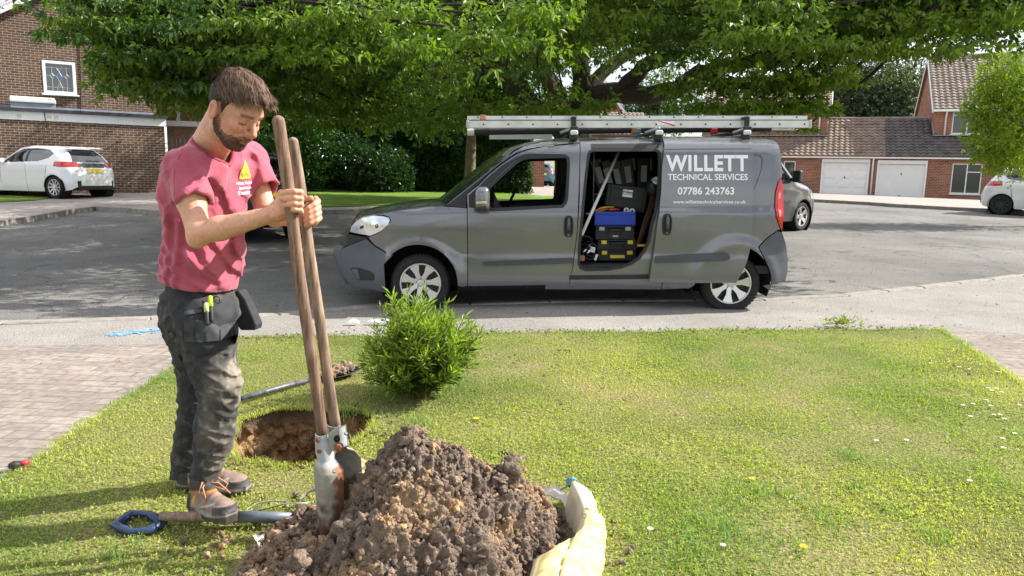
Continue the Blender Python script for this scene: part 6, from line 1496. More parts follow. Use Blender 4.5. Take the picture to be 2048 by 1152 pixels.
# black conduit tube carried under the ladder
pc=bpy.data.objects.new("storage_tube",None); COL.objects.link(pc); pc.matrix_world=VM; tagp(pc,"black plastic tube with clear end strapped beneath the ladder","tube")
a=vplane(*c4(752,146),.55); b=vplane(*c5(1130,128),.55); rad_=.030
bm=bmesh.new(); tube(bm,[(a[0],.55,a[1]),(b[0],.55,b[1])],rad_,14); bmobj("pipe",bm,M_blackp,pc,smooth=False); bm=bmesh.new(); tube(bm,[(a[0]-.03,.55,a[1]),(a[0]+.04,.55,a[1])],rad_+.008,14); bmobj("end_cap",bm,M_cap,pc)
for u,colr in ((415,(.10,.35,.55)),(825,(.55,.04,.06)),(400,(.6,.25,.05))):
    q=vplane(*c5(u,138),.50); bm=bmesh.new(); tube(bm,[(q[0]-.03,.50,q[1]),(q[0]+.03,.50,q[1])],.036,12); bmobj("clip",bm,mat("clip_%d"%u,colr,.5),pc)
# alloy channel poking out under the ladder's front end
ch=bpy.data.objects.new("white_batten",None); COL.objects.link(ch); ch.matrix_world=VM; tagp(ch,"pale plastic trunking length resting under the ladder above the windscreen","trunking")
a=vplane(*c4(855,158),.75); b=vplane(*c4(1190,165),.75); bm=bmesh.new(); box(bm,((a[0]+b[0])/2,.78,(a[1]+b[1])/2-.005),(b[0]-a[0],.10,.035),Matrix.Rotation(.0,3,'Y')); box(bm,((a[0]+b[0])/2,.735,(a[1]+b[1])/2-.03),(b[0]-a[0],.012,.03)); bmobj("channel",bm,M_cap,ch,bevel=.003)

# ================================================================ WHAT THE VAN CARRIES (each a thing)
def vthing(name,label,cat,group=None):
    e=bpy.data.objects.new(name,None); COL.objects.link(e); e.matrix_world=VM; return tagp(e,label,cat,group)
M_case=mat("case_black",(.011,.012,.014),.5,nscale=4,namt=.2,bump=.1,bscale=80); M_yel=mat("latch_yellow",(.62,.50,.04),.5); M_blue=mat("tray_blue",(.01,.05,.42),.45); M_lat=mat("latch_grey",(.35,.36,.37),.5)
M_paper=mat("paper_label",(.62,.63,.62),.7)
def PX(u,v,y): return vplane(*c5(u,v),y)
def pbox(bm,u0,v0,u1,v1,y,dep,R=None):
    a=PX(u0,v1,y); b=PX(u1,v0,y); box(bm,((a[0]+b[0])/2,y+dep/2,(a[1]+b[1])/2),(b[0]-a[0],dep,b[1]-a[1]),R)
# stacked tool boxes
def toolbox(u0,v0,u1,v1,y,label,lm,kind):
    e=vthing("toolbox",label,"toolbox","black tool boxes stacked in the van"); bm=bmesh.new(); mid_=v0+(v1-v0)*.22
    pbox(bm,u0,mid_,u1,v1,y,.30); pbox(bm,u0+3,v0,u1-3,mid_-1.5,y+.004,.29)
    bmobj("body",bm,M_case,e,bevel=.008)
    w=u1-u0
    for s in (0,1):
        bm=bmesh.new(); cu=u0+w*(.17 if s==0 else .83); pbox(bm,cu-15,mid_-8,cu+15,mid_+12,y-.014,.02); bmobj("latch",bm,lm,e,bevel=.004)
        bm=bmesh.new(); cu=u0+w*(.04 if s==0 else .96); pbox(bm,cu-6,mid_,cu+6,v1,y-.010,.02); bmobj("rib",bm,M_case,e,bevel=.003)
    bm=bmesh.new()
    if kind==1: pbox(bm,u0+w*.32,v1-30,u0+w*.70,v1-14,y-.03,.04)
    else: pbox(bm,u0+w*.33,mid_+2,u0+w*.70,mid_+14,y-.03,.03); pbox(bm,u0+w*.33,mid_+2,u0+w*.37,mid_+30,y-.03,.03); pbox(bm,u0+w*.66,mid_+2,u0+w*.70,mid_+30,y-.03,.03)
    bmobj("handle",bm,M_yel if kind==1 else M_case,e,bevel=.004)
    if kind==0:
        bm=bmesh.new(); pbox(bm,u0+w*.44,v1-24,u0+w*.58,v1-14,y-.004,.006); bmobj("label",bm,M_lat,e)
    return e
yb=.30
toolbox(203,778,410,836,yb,"bottom black toolbox with yellow latches and yellow handle, on the van floor",M_yel,1)
toolbox(200,722,414,778,yb,"middle black toolbox with yellow latches and a grey handle",M_yel,2)
toolbox(188,645,402,722,yb+.01,"top black toolbox with grey latches, under the blue tray",M_lat,0)
e=vthing("tool_tray","bright blue metal tool tray full of hand tools on top of the toolboxes","tool tray"); bm=bmesh.new(); pbox(bm,189,588,402,646,yb,.012); 
a=PX(189,646,yb); b=PX(402,588,yb); zt3=PX(300,572,yb)[1]
box(bm,((a[0]+b[0])/2,yb+.27,(a[1]+b[1])/2),(b[0]-a[0],.012,b[1]-a[1]))
for xx in (a[0],b[0]): box(bm,(xx,yb+.135,(a[1]+b[1])/2),(.012,.28,b[1]-a[1]))
box(bm,((a[0]+b[0])/2,yb+.135,a[1]+.006),(b[0]-a[0],.27,.01)); pbox(bm,187,572,405,588,yb-.006,.02); bmobj("tray",bm,M_blue,e,bevel=.003)
tl=[("pliers","orange handled pliers in the blue tray",(.75,.28,.02),[(185,566),(215,560),(245,553),(290,551)],.009),("screwdriver","red and yellow screwdriver lying in the blue tray",(.65,.07,.02),[(262,562),(300,560),(322,561)],.010),("knife","yellow tool lying across the blue tray",(.7,.5,.03),[(205,556),(240,548),(292,548)],.007)]
for nm,lb,cl_,pts,r0 in tl:
    e=vthing(nm,lb,nm); bm=bmesh.new(); yy=yb+.06
    P=[(PX(u,v,yy)[0],yy+.02*i,PX(u,v,yy)[1]) for i,(u,v) in enumerate(pts)]; tube(bm,P,[r0]*len(P),8); bmobj("handle",bm,mat("tool_"+nm,cl_,.4),e,smooth=True)
    bm=bmesh.new(); tube(bm,[P[-1],(P[-1][0]+.05,P[-1][1]+.03,P[-1][2]-.01)],[r0*.5,r0*.3],6); bmobj("blade",bm,M_chrome,e)
    if nm=="pliers": bm=bmesh.new(); P2_=[(p[0]+.015,p[1]+.02,p[2]-.016) for p in P]; tube(bm,P2_,[r0]*len(P2_),8); bmobj("handle",bm,_mats["tool_pliers"],e,smooth=True)
for (u,v,lb) in ((357,566,"white tape roll at the tray's inner end"),(388,570,"small white tape roll in the tray's corner")):
    e=vthing("tape_roll",lb,"tape"); q=PX(u,v,yb+.08); bm=bmesh.new(); lathe(bm,[(.012,-.012),(.028,-.012),(.028,.012),(.012,.012),(.012,-.012)],20,Matrix.Translation((q[0],yb+.10,q[1]))@Matrix.Rotation(1.2,4,'X')); bmobj("roll",bm,M_paper,e)
# big black case, tilted
e=vthing("flight_case","large black hard case with a white owner's label, tilted on the toolboxes","case"); q0=PX(358,495,.42); Rt=Matrix.Rotation(.115,3,'Y'); wd=PX(478,495,.42)[0]-PX(243,495,.42)[0]; ht=PX(358,420,.42)[1]-PX(358,562,.42)[1]
bm=bmesh.new(); box(bm,(q0[0],.56,q0[1]),(wd*.97,.26,ht*.92),Rt); bmobj("shell",bm,M_case,e,bevel=.025,seg=3)
bm=bmesh.new()
for s in (-.36,.0,.36): 
    o_=Rt@Vector((s*wd,0,0)); 
    if s: box(bm,(q0[0]+o_.x,.425,q0[1]+o_.z),(.02,.02,ht*.86),Rt)
for s in (.30,-.08): o_=Rt@Vector((0,0,s*ht)); box(bm,(q0[0]+o_.x,.427,q0[1]+o_.z),(wd*.88,.012,.012),Rt)
for s in (-.42,-.38,-.34,-.30,.26,.30,.34,.38,.42): o_=Rt@Vector((s*wd,0,-.43*ht)); box(bm,(q0[0]+o_.x,.43,q0[1]+o_.z),(.012,.03,.10*ht*1.6),Rt)
bmobj("rib",bm,M_case,e,bevel=.003)
lbq=PX(363,474,.42); bm=bmesh.new(); box(bm,(lbq[0],.424,lbq[1]),(wd*.225,.006,ht*.28),Rt); lbo=bmobj("label",bm,M_letter,e,bevel=.002)
me=text_mesh("Willett",.036,0,.001); place_mesh("lettering",me,Matrix.Translation((lbq[0],.4195,lbq[1]+.012))@Matrix.Rotation(math.radians(90),4,'X')@Matrix.Rotation(-.115,4,'Z'),M_blackp,lbo)
me=text_mesh("TECHNICAL SERVICES",.0105,0,.0003); place_mesh("lettering",me,Matrix.Translation((lbq[0]-.001,.4195,lbq[1]-.010))@Matrix.Rotation(math.radians(90),4,'X')@Matrix.Rotation(-.115,4,'Z'),M_blackp,lbo)
# leaning organiser cases on the rack
for i,(u,v,an,lb,ed_) in enumerate([(213,375,-.30,"first leaning organiser case from the cab end, tilted furthest",0),(258,382,-.30,"second leaning organiser case, half hidden by the silver pole",0),(308,386,-.22,"third leaning organiser case, upright label behind the silver pole's top",0),(366,372,-.15,"fourth organiser case with an orange edge beside its white label",1),(450,368,.0,"upright organiser case nearest the open door with an orange edge",1)]):
    e=vthing("organiser_case",lb,"organiser case","black organiser cases on the van rack"); q=PX(u,v,1.0); Rt=Matrix.Rotation(an,3,'Y'); bm=bmesh.new(); box(bm,(q[0],1.17,q[1]),(.14,.32,.36),Rt)
    o_=Rt@Vector((0,0,.0)); bmobj("shell",bm,mat("case_lid",(.016,.017,.018),.4),e,bevel=.012)
    bm=bmesh.new(); box(bm,(q[0],1.005,q[1]),(.065,.008,.18),Rt); bmobj("label",bm,M_paper,e,bevel=.003)
    if ed_: bm=bmesh.new(); o_=Rt@Vector((.078,0,.10)); box(bm,(q[0]+o_.x,1.02,q[1]+o_.z),(.018,.03,.13),Rt); bmobj("edge_strip",bm,mat("edge_orange",(.5,.28,.06),.5),e)
# pole
e=vthing("pole","long silver pole leaning diagonally across the open doorway","pole"); a=PX(108,716,.12); b=PX(312,255,.55); bm=bmesh.new(); tube(bm,[(a[0],.12,a[1]),(b[0],.55,b[1])],.0165,12); bmobj("shaft",bm,mat("pole_alu",(.82,.82,.78),.4),e,smooth=True); bm=bmesh.new(); tube(bm,[(a[0]-.004,.11,a[1]-.02),(a[0]+.01,.13,a[1]+.03)],.019,12); bmobj("end_cap",bm,M_blackp,e)
# board
e=vthing("wooden_board","thin bowed sheet of plywood standing on edge behind the open side door","board"); cp=[(495,490),(490,540),(472,600),(450,660),(428,720),(415,752)]; bm=bmesh.new(); n=len(cp); VA=[];
for k,(u,v) in enumerate(cp):
    wq=[12,16,20,16,10,2][k]; a=PX(u-wq,v,.30); b=PX(u+8,v,.42); VA.append((bm.verts.new((a[0],.30,a[1])),bm.verts.new((b[0],.42,b[1])),bm.verts.new((b[0]+.012,.43,b[1])),bm.verts.new((a[0]+.008,.31,a[1]))))
for A_,B_ in zip(VA,VA[1:]):
    for k in range(4): bm.faces.new((A_[k],A_[(k+1)%4],B_[(k+1)%4],B_[k]))
bm.faces.new(VA[0]); bm.faces.new(VA[-1][::-1]); bmesh.ops.recalc_face_normals(bm,faces=bm.faces); bmobj("sheet",bm,mat("plywood",(.42,.27,.16),.7,nscale=5,namt=.2),e,smooth=False)
e=vthing("spirit_level","yellow strip tool lying on the van floor beside the plywood","level"); bm=bmesh.new(); pbox(bm,415,748,462,760,.28,.05,Matrix.Rotation(-.0,3,'Y')); bmobj("body",bm,mat("strip_orange",(.65,.36,.03),.5),e,bevel=.004)
# coat / bag hanging by the door
e=vthing("work_bag","dark bag with pale green and white patches hanging inside beside the door","bag"); q=PX(510,440,.35); bm=bmesh.new(); bmesh.ops.create_icosphere(bm,subdivisions=3,radius=1)
for v in bm.verts: n_=mnoise.noise(v.co*2.2)*.2; v.co=Vector((q[0]+v.co.x*.085*(1+n_),.42+v.co.y*.08*(1+n_),q[1]+v.co.z*.10*(1+n_)))
bmobj("bag",bm,M_case,e,smooth=True)
for (du,dv,cc) in ((0,-38,(.25,.42,.38)),(8,-24,(.65,.68,.66)),(14,-44,(.6,.65,.68))):
    bm=bmesh.new(); q=PX(510+du,440+dv,.33); bmesh.ops.create_icosphere(bm,subdivisions=2,radius=1)
    for v in bm.verts: n_=mnoise.noise(v.co*3+Vector((du,0,0)))*.4; v.co=Vector((q[0]+v.co.x*.035*(1+n_),.36+v.co.y*.02,q[1]+v.co.z*.022*(1+n_)))
    bmobj("patch",bm,mat("bag_patch_%d"%du,cc,.8),e,smooth=True)
# clutter at the left of the floor
e=vthing("wood_block","short orange wooden block in the corner of the van floor","block"); bm=bmesh.new(); pbox(bm,100,808,133,836,.16,.10); bmobj("block",bm,mat("wood_orange",(.48,.22,.09),.7,nscale=20,namt=.2),e,bevel=.004)
e=vthing("small_box","small white square box standing among cables on the van floor","box"); bm=bmesh.new(); pbox(bm,162,762,188,790,.22,.06,Matrix.Rotation(.2,3,'Y')); bmobj("carton",bm,M_letter,e,bevel=.003)
bm=bmesh.new(); 
for k in range(3): pbox(bm,167,768+k*6,183,770+k*6,.2185,.002,Matrix.Rotation(.2,3,'Y'))
bmobj("printing",bm,M_lat,e)
e=vthing("white_bracket","white plastic bracket leaning by the bottom toolbox","bracket"); bm=bmesh.new(); pbox(bm,187,800,200,834,.2,.03,Matrix.Rotation(.35,3,'Y')); bmobj("plate",bm,M_letter,e,bevel=.003)
rc=random.Random(3)
e=vthing("cable_coil","tangle of black cables heaped on the van floor by the cab end","cables"); 
for k in range(5):
    bm=bmesh.new(); cu,cv=rc.uniform(118,178),rc.uniform(735,815); q=PX(cu,cv,.3); R0_=rc.uniform(.04,.075); Mx=Matrix.Translation((q[0],.3+rc.uniform(-.05,.12),q[1]))@Matrix.Rotation(rc.uniform(-1,1),4,'Y')@Matrix.Rotation(rc.uniform(.6,1.9),4,'X')
    pts=[Mx@Vector((math.cos(a)*R0_*(1+.1*math.sin(3*a+k)),math.sin(a)*R0_,a*.004)) for a in np.linspace(0,12,60)]; tube(bm,pts,.007,5); bmobj("cable",bm,M_blackp,e,smooth=True)
e=vthing("metal_fittings","scattered shiny metal fittings among the cables on the van floor","fittings")
for k in range(7):
    bm=bmesh.new(); cu,cv=rc.uniform(118,160),rc.uniform(715,800); q=PX(cu,cv,.2); tube(bm,[(q[0],.2,q[1]),(q[0]+rc.uniform(-.03,.03),.22,q[1]+rc.uniform(-.03,.03))],rc.uniform(.006,.011),8); bmobj("fitting",bm,M_chrome,e)
# ================================================================ THE MAN
from mathutils.bvhtree import BVHTree
def w_(px,py,Y): return W(px,py,Y)
man=empty("person",G(430,1045),"man in maroon T-shirt and muddy work trousers, head bowed, gripping two wooden handles","person")
MO=np.array([man.location.x,man.location.y,man.location.z])
LAT=unit(np.array([.60,.80,0.])); DEP=unit(np.array([.80,-.60,0.]))   # body: towards his far shoulder, towards his chest
# torso sections: image row -> left and right outline, lateral/depth ratio
TS=[(640,322,476),(590,321,471),(560,324,474),(530,328,478),(500,330,482),(460,327,487),(420,325,490),(390,325,494),(360,329,497),(335,335,500),(318,346,496),(302,364,488),(286,384,470),(272,398,455)]
YT=2.68; tz=[];tx=[];tw=[]
for y_,l_,r__ in TS:
    a=W(l_,y_,YT); b=W(r__,y_,YT); tz.append((a[2]+b[2])/2); tx.append((a[0]+b[0])/2); tw.append((b[0]-a[0])/2)
o_=np.argsort(tz); tz=np.array(tz)[o_];tx=np.array(tx)[o_];tw=np.array(tw)[o_]
def d_torso(X,Y,Z,grow=0.0):
    cx=np.interp(Z,tz,tx); w=np.interp(Z,tz,tw)
    ratio=np.interp(Z,[tz[0],1.05,1.25,1.42],[1.15,1.25,1.42,1.9]); b=.86*w/np.sqrt(.64+(.60*ratio)**2); a=b*ratio
    dx=X-cx; dy=Y-YT; u=dx*LAT[0]+dy*LAT[1]; v=dx*DEP[0]+dy*DEP[1]
    q=(np.abs(u/(a+grow))**2.3+np.abs(v/(b+grow))**2.3)**(1/2.3)
    d=(q-1)*np.minimum(a,b)
    return np.maximum(d*.85, Z-tz[-1]-.01)
SHR=w_(367,336,2.50); SHL=w_(500,318,2.84); ELR=w_(398,468,2.40); WRR=w_(551,427,2.365); ELL=w_(533,428,2.80); WRL=w_(598,437,2.575)
NB=w_(418,292,2.64); HC=w_(436,222,2.52)
# head frame
yaw=math.radians(25); pit=math.radians(34); HS=.965
fwd=np.array([math.cos(pit)*math.cos(yaw),-math.cos(pit)*math.sin(yaw),-math.sin(pit)]); side=unit(np.cross(fwd,np.array([0,0,1.]))) ; upv=np.cross(side,fwd)
HR=[[fwd[i],side[i],upv[i]] for i in range(3)]
HO=w_(430,221,2.43)+ -side*0.078*HS   # ear seen at (428,222); ear is on the camera side
def tohead(X,Y,Z):
    x=(X-HO[0])/HS;y=(Y-HO[1])/HS;z=(Z-HO[2])/HS
    return x*fwd[0]+y*fwd[1]+z*fwd[2], x*side[0]+y*side[1]+z*side[2], x*upv[0]+y*upv[1]+z*upv[2]
def h2w(f,s,u): return HO+HS*(fwd*f+side*s+upv*u)
def d_head(X,Y,Z):
    f,s,u=tohead(X,Y,Z); a=np.abs(s)
    d=sd_ell(f,a,u,(-.006,0,.050),(.095,.075,.090))
    d=smin(d,sd_ell(f,a,u,(.036,0,-.012),(.058,.053,.082)),.03)
    d=smin(d,sd_ell(f,a,u,(.060,0,-.078),(.028,.030,.024)),.022)
    d=smin(d,sd_cap(f,a,u,(.005,.047,-.03),(.052,.022,-.080),.017,.014),.022)
    d=smin(d,sd_ell(f,a,u,(.064,.040,-.012),(.024,.020,.017)),.022)
    d=smin(d,sd_cap(f,a,u,(.088,.0,.036),(.074,.040,.038),.0125,.012),.016)
    d=smax(d,-(np.sqrt((f-.103)**2+(a-.031)**2+(u-.014)**2)-.019),.012)
    d=smin(d,np.sqrt((f-.0775)**2+(a-.031)**2+(u-.013)**2)-.0135,.004)
    d=smin(d,sd_cap(f,a,u,(.093,0,.022),(.1175,0,-.013),.0070,.0105),.010)
    d=smin(d,np.sqrt((f-.110)**2+(a-.0)**2+(u+.018)**2)-.011,.007)
    d=smin(d,np.sqrt((f-.100)**2+(a-.0125)**2+(u+.020)**2)-.0085,.007)
    d=smin(d,sd_cap(f,a,u,(.098,0,-.036),(.088,.024,-.044),.0085,.007),.010)   # moustache
    d=smin(d,sd_cap(f,a,u,(.1005,0,-.0475),(.088,.022,-.0515),.0050,.003),.004)
    d=smin(d,sd_cap(f,a,u,(.0995,0,-.0570),(.087,.020,-.0560),.0060,.003),.004)
    d=smin(d,sd_ell(f,a,u,(.076,0,-.082),(.016,.021,.016)),.012)
    # beard thickness
    br=np.clip((-.022-u-.55*np.clip(.065-f,0,.1))/.02,0,1)*(f>-.02)
    d=d-.0028*br*(f>.0)-(.0016*(vn(f,a,u,320,3)-.5))*br
    # ear
    ce,se=math.cos(.28),math.sin(.28); fe=(f+.006)*ce+(u-.0)*se; ue=-(f+.006)*se+(u-.0)*ce
    ear=sd_ell(fe,a,ue,(0,.0825,0),(.0185,.0085,.033))
    ear=smax(ear,-sd_ell(fe,a,ue,(.003,.0925,.002),(.0105,.0075,.020)),.004)
    ear=smin(ear,sd_cap(fe,a,ue,(.010,.083,.014),(.012,.084,-.010),.0035,.004),.004)
    d=smin(d,ear,.006)
    return d*HS
def capw(X,Y,Z,a,b,ra,rb): return sd_cap(X,Y,Z,a,b,ra,rb)
# hands
def chain(px,R): return [(w_(a,b,c),r_) for (a,b,c),r_ in zip(px,R)]
H1=lambda y: np.interp(y,[235,868],[557,645]); 
RF=[]
for k,(sx,sy,ey) in enumerate([(564,385,384),(566,397,396.5),(572,409,408),(580,420,420.5)]):
    RF.append(chain([(sx-1,sy+1,2.352),(sx+10,sy-.5,2.333),(589,(sy+ey)/2-1,2.323),(601,ey+.5,2.334),(602.5,ey+3,2.358),(597,ey+5,2.375)],[.0120,.0105,.0098,.0100,.0088,.0078] if k<3 else [.0105,.0090,.0085,.0088,.0080,.0070]))
RT=chain([(556,414,2.375),(563,404,2.396),(576,398,2.402),(590,396,2.400)],[.015,.0125,.0105,.009])
LF=[]
for k in range(4):
    e=[0,0,0,-.0007][k]
    LF.append(chain([(622+1.5*k,399+12*k,2.53),(631+1.6*k,398+11.5*k,2.50),(635+1.2*k,403+11*k,2.468),(628+1.6*k,410+10.5*k,2.442),(617+1.3*k,416+10*k,2.430),(609+1.0*k,422+9.5*k,2.428)],[.0112+e,.0105+e,.0105+e,.0095+e,.0088+e,.0080+e]))
LT=chain([(604,428,2.545),(602,413,2.525),(606,402,2.49),(613,398,2.46),(622,397,2.446)],[.015,.0125,.011,.0105,.0085])
def d_chain(X,Y,Z,ch,k=.003):
    d=None
    for (a,ra),(b,rb) in zip(ch,ch[1:]):
        q=sd_cap(X,Y,Z,a,b,ra,rb); d=q if d is None else smin(d,q,k)
    return d
def d_hands(X,Y,Z):
    # right palm: back of the hand between wrist and knuckles
    d=sd_cap(X,Y,Z,WRR,w_(560,420,2.372),.0265,.026)
    for (a,b) in (((566,388,2.358),.0135),((567,398,2.355),.0145),((572,409,2.357),.0145),((578,420,2.360),.013)): d=smin(d,sd_cap(X,Y,Z,w_(556,418,2.372),w_(*a),.024,b),.010)
    d=smin(d,sd_cap(X,Y,Z,w_(558,430,2.38),w_(582,430,2.372),.020,.014),.012)
    for ch in RF: d=smin(d,d_chain(X,Y,Z,ch),.0035)
    d=smin(d,d_chain(X,Y,Z,RT),.006)
    e=sd_cap(X,Y,Z,WRL,w_(608,432,2.555),.0255,.025)
    for k in range(4): e=smin(e,sd_cap(X,Y,Z,w_(608,431,2.555),LF[k][0][0],.022,.0135),.010)
    e=smin(e,sd_cap(X,Y,Z,w_(606,440,2.545),w_(628,443,2.52),.019,.015),.012)
    for ch in LF: e=smin(e,d_chain(X,Y,Z,ch),.0035)
    e=smin(e,d_chain(X,Y,Z,LT),.005)
    return np.minimum(d,e)
def d_body(X,Y,Z):
    d=d_head(X,Y,Z)
    nk=sd_cap(X,Y,Z,h2w(-.030,0,-.030),NB,.051,.060); nk=smin(nk,sd_cap(X,Y,Z,h2w(.01,0,-.06),NB+DEP*.03,.042,.05),.03)
    nk=smin(nk,sd_cap(X,Y,Z,h2w(-.0,.055,-.035),NB+DEP*.075-LAT*.02,.013,.016),.02)
    d=smin(d,nk,.018)
    d=smin(d,d_torso(X,Y,Z,-.030)+.014,.04)
    # arms
    d=smin(d,sd_cap(X,Y,Z,SHR,SHR+(ELR-SHR)*.5,.047,.045),.03); d=smin(d,sd_cap(X,Y,Z,SHR+(ELR-SHR)*.45,ELR,.045,.037),.02)
    fa=ELR+(WRR-ELR)*.28; d=smin(d,sd_cap(X,Y,Z,ELR,fa,.035,.0385),.016); d=smin(d,sd_cap(X,Y,Z,fa,WRR,.0385,.0245),.015)
    d=smin(d,np.sqrt((X-ELR[0]+.008)**2+(Y-ELR[1])**2+(Z-ELR[2]+.018)**2)-.030,.012)
    d=smin(d,sd_cap(X,Y,Z,SHL,ELL,.045,.038),.03); fb=ELL+(WRL-ELL)*.3; d=smin(d,sd_cap(X,Y,Z,ELL,fb,.037,.040),.015); d=smin(d,sd_cap(X,Y,Z,fb,WRL,.040,.025),.015)
    # tendons
    d=d-.0012*np.exp(-((vn(X,Y,Z,38,5)-.5)/.05)**2)*(X>ELR[0]+.12)
    d=smin(d,d_hands(X,Y,Z),.010)
    return d
lo=np.array([SHR[0]-.12,2.27,1.02]); hi=np.array([-.60,3.0,1.68])
Vb,Fb=surfnet(d_body,lo,hi,.0028)
# vertex colours of the skin
f_,s_,u_=tohead(Vb[:,0],Vb[:,1],Vb[:,2]); a_=np.abs(s_)
inh=(f_>-.09)&(u_>-.115)&(a_<.11)&(np.hypot(f_,u_)<.17)
skin=np.array([.54,.285,.20]); C=np.repeat(skin[None],len(Vb),0)
mott=(fbm(Vb[:,0],Vb[:,1],Vb[:,2],26,4,1)-.5)[:,None]; C=C*(1+.26*mott)*(1+.25*(vn(Vb[:,0],Vb[:,1],Vb[:,2],140,3)-.5))[:,None]
arm=~inh; C=np.where(arm[:,None],C*np.array([1.12,1.12,1.05]),C)
red=np.exp(-(((f_-.108)/.022)**2+(a_/.018)**2+((u_+.012)/.02)**2))+.8*np.exp(-(((f_-.06)/.03)**2+((a_-.048)/.022)**2+((u_+.01)/.022)**2))+.9*np.exp(-((f_+.004)/.024)**2-((a_-.088)/.014)**2-(u_/.036)**2)
C=np.where(inh[:,None],C*(1-.30*red[:,None]*np.array([0.,1,1])),C)
edge_n=(vn(f_,s_,u_,55,2)-.5)*.012+(vn(f_,s_,u_,160,4)-.5)*.006
# beard: below a line from the ear lobe to the mouth corner, down to under the jaw
line=np.interp(f_,[-.03,.0,.018,.03,.05,.075,.10],[-.015,-.005,-.012,-.040,-.050,-.044,-.031])
beard=inh&(u_<line+edge_n)&(f_>.002)&(u_>-.120)
jawb=(u_<-.085-.0+(.07-f_)*.25)
neckline=inh&(f_<.035)&(u_<-.075-(f_-.0)*.6)
beard&=~neckline; beard&=(a_<.074)
lip=inh&(a_<.021)&(u_<-.0445+edge_n*.2)&(u_>-.062)&(f_>.085)
dens=np.clip((line-u_)/.024+(vn(f_,s_,u_,260,3)-.5)*.5,0,1)
bc=np.array([.085,.045,.027]); m=(beard)[:,None]; al=(.15+.78*dens)[:,None]; C=np.where(m,C*(1-al)+bc*al,C)
C=np.where(lip[:,None],np.array([.36,.13,.10])*(1+.2*mott),C)
C=np.where((inh&(a_<.018)&(np.abs(u_+.0520)<.0016)&(f_>.085))[:,None],np.array([.09,.03,.025]),C)
# eyebrows and lash line
bw_=inh&(f_>.06)&(np.abs(u_-(.0395-.10*np.abs(a_-.03)))<.0048+edge_n*.25)&(a_>.010)&(a_<.052); C=np.where(bw_[:,None],C*.35+np.array([.06,.035,.022])*.6,C)
ls=inh&(f_>.07)&(np.abs(u_-.0075-.05*(a_-.031)**2*60)<.0020)&(a_>.019)&(a_<.045); C=np.where(ls[:,None],np.array([.05,.03,.022]),C)
sh_=inh&(f_>.07)&(u_>.0075)&(u_<.024)&(a_>.018)&(a_<.046); C=np.where(sh_[:,None]&~ls[:,None],C*np.array([.92,.84,.82]),C)
# nails and dirt on the hands
hd=(Vb[:,0]>WRR[0]-.02)&~inh&(Vb[:,2]<1.27); C=np.where(hd[:,None],C*np.array([1.04,.98,.97])*(1-.18*np.clip((fbm(Vb[:,0],Vb[:,1],Vb[:,2],90,3,8)-.5)*4,0,1))[:,None],C)
for ch in (LF+RF):
    t_=ch[-1][0]; q=np.linalg.norm(Vb-t_,axis=1)<.0075; C=np.where(q[:,None],C*np.array([1.05,1.0,1.02]),C)
M_skin=mat("skin",(.5,.3,.2),.48,attr="col",nscale=120,namt=.06,bump=.25,bscale=420,bdist=.002)
_b=M_skin.node_tree.nodes["Principled BSDF"]; _b.inputs["Subsurface Weight"].default_value=.08; _b.inputs["Subsurface Radius"].default_value=(.6,.2,.1); _b.inputs["Subsurface Scale"].default_value=.02
npmesh("body",Vb-MO,Fb,M_skin,man,cols=np.clip(C,0.005,1))
# hair ------------------------------------------------------------
def hairline(f,a,u):   # >0 where hair grows
    up=np.interp(f,[-.12,-.05,-.025,-.012,.004,.018,.026,.045,.060,.078,.110],[-.050,-.045,-.022,.032,.038,.006,.034,.066,.090,.100,.104])
    return u-up
def d_hair(X,Y,Z):
    f,s,u=tohead(X,Y,Z); a=np.abs(s)
    base=sd_ell(f,a,u,(-.007,0,.051),(.0975,.0785,.0925))
    top=sd_ell(f,a,u,(.006,0,.098),(.088,.060,.054))
    d=smin(base,top,.03)
    q=sd_cap(f,a,u,(.045,0,.120),(.100,.008,.116),.030,.017); q=smin(q,sd_cap(f,a,u,(.096,.028,.114),(.080,.042,.106),.014,.017),.02)
    q=smin(q,sd_cap(f,a,u,(.104,-.0,.112),(.121,.014,.100),.013,.006),.012); d=smin(d,q,.025)
    # grooves along the swept direction
    g=vn(s*1.0+f*.25,u*.35-f*.2,f*.10,110,3)-.5; g2=vn(s+f*.35,u*.3,f*.15,240,7)-.5
    long_=np.clip((u-.085)/.03,0,1); d=d-(.0065*g+.003*g2)*long_-.0022*(vn(f,s,u,230,2)-.5)
    d=smax(d,-(hairline(f,a,u)+(vn(f,s,u,120,9)-.5)*.010)*.7,.004)
    # keep the ears free
    d=smax(d,-sd_ell(f,a,u,(-.004,.085,.0),(.024,.020,.036)),.004)
    return d*HS
hl0=h2w(.02,0,.07)
Vh,Fh=surfnet(d_hair,hl0-.19,hl0+.19,.0030)
fh,sh2,uh=tohead(Vh[:,0],Vh[:,1],Vh[:,2])
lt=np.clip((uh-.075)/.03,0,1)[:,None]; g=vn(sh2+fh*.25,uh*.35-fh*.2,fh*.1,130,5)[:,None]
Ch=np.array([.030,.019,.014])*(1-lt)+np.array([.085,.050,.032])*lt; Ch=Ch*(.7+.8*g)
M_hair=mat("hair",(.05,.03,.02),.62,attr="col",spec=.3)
hair=npmesh("hair",Vh-MO,Fh,M_hair,man,cols=Ch)
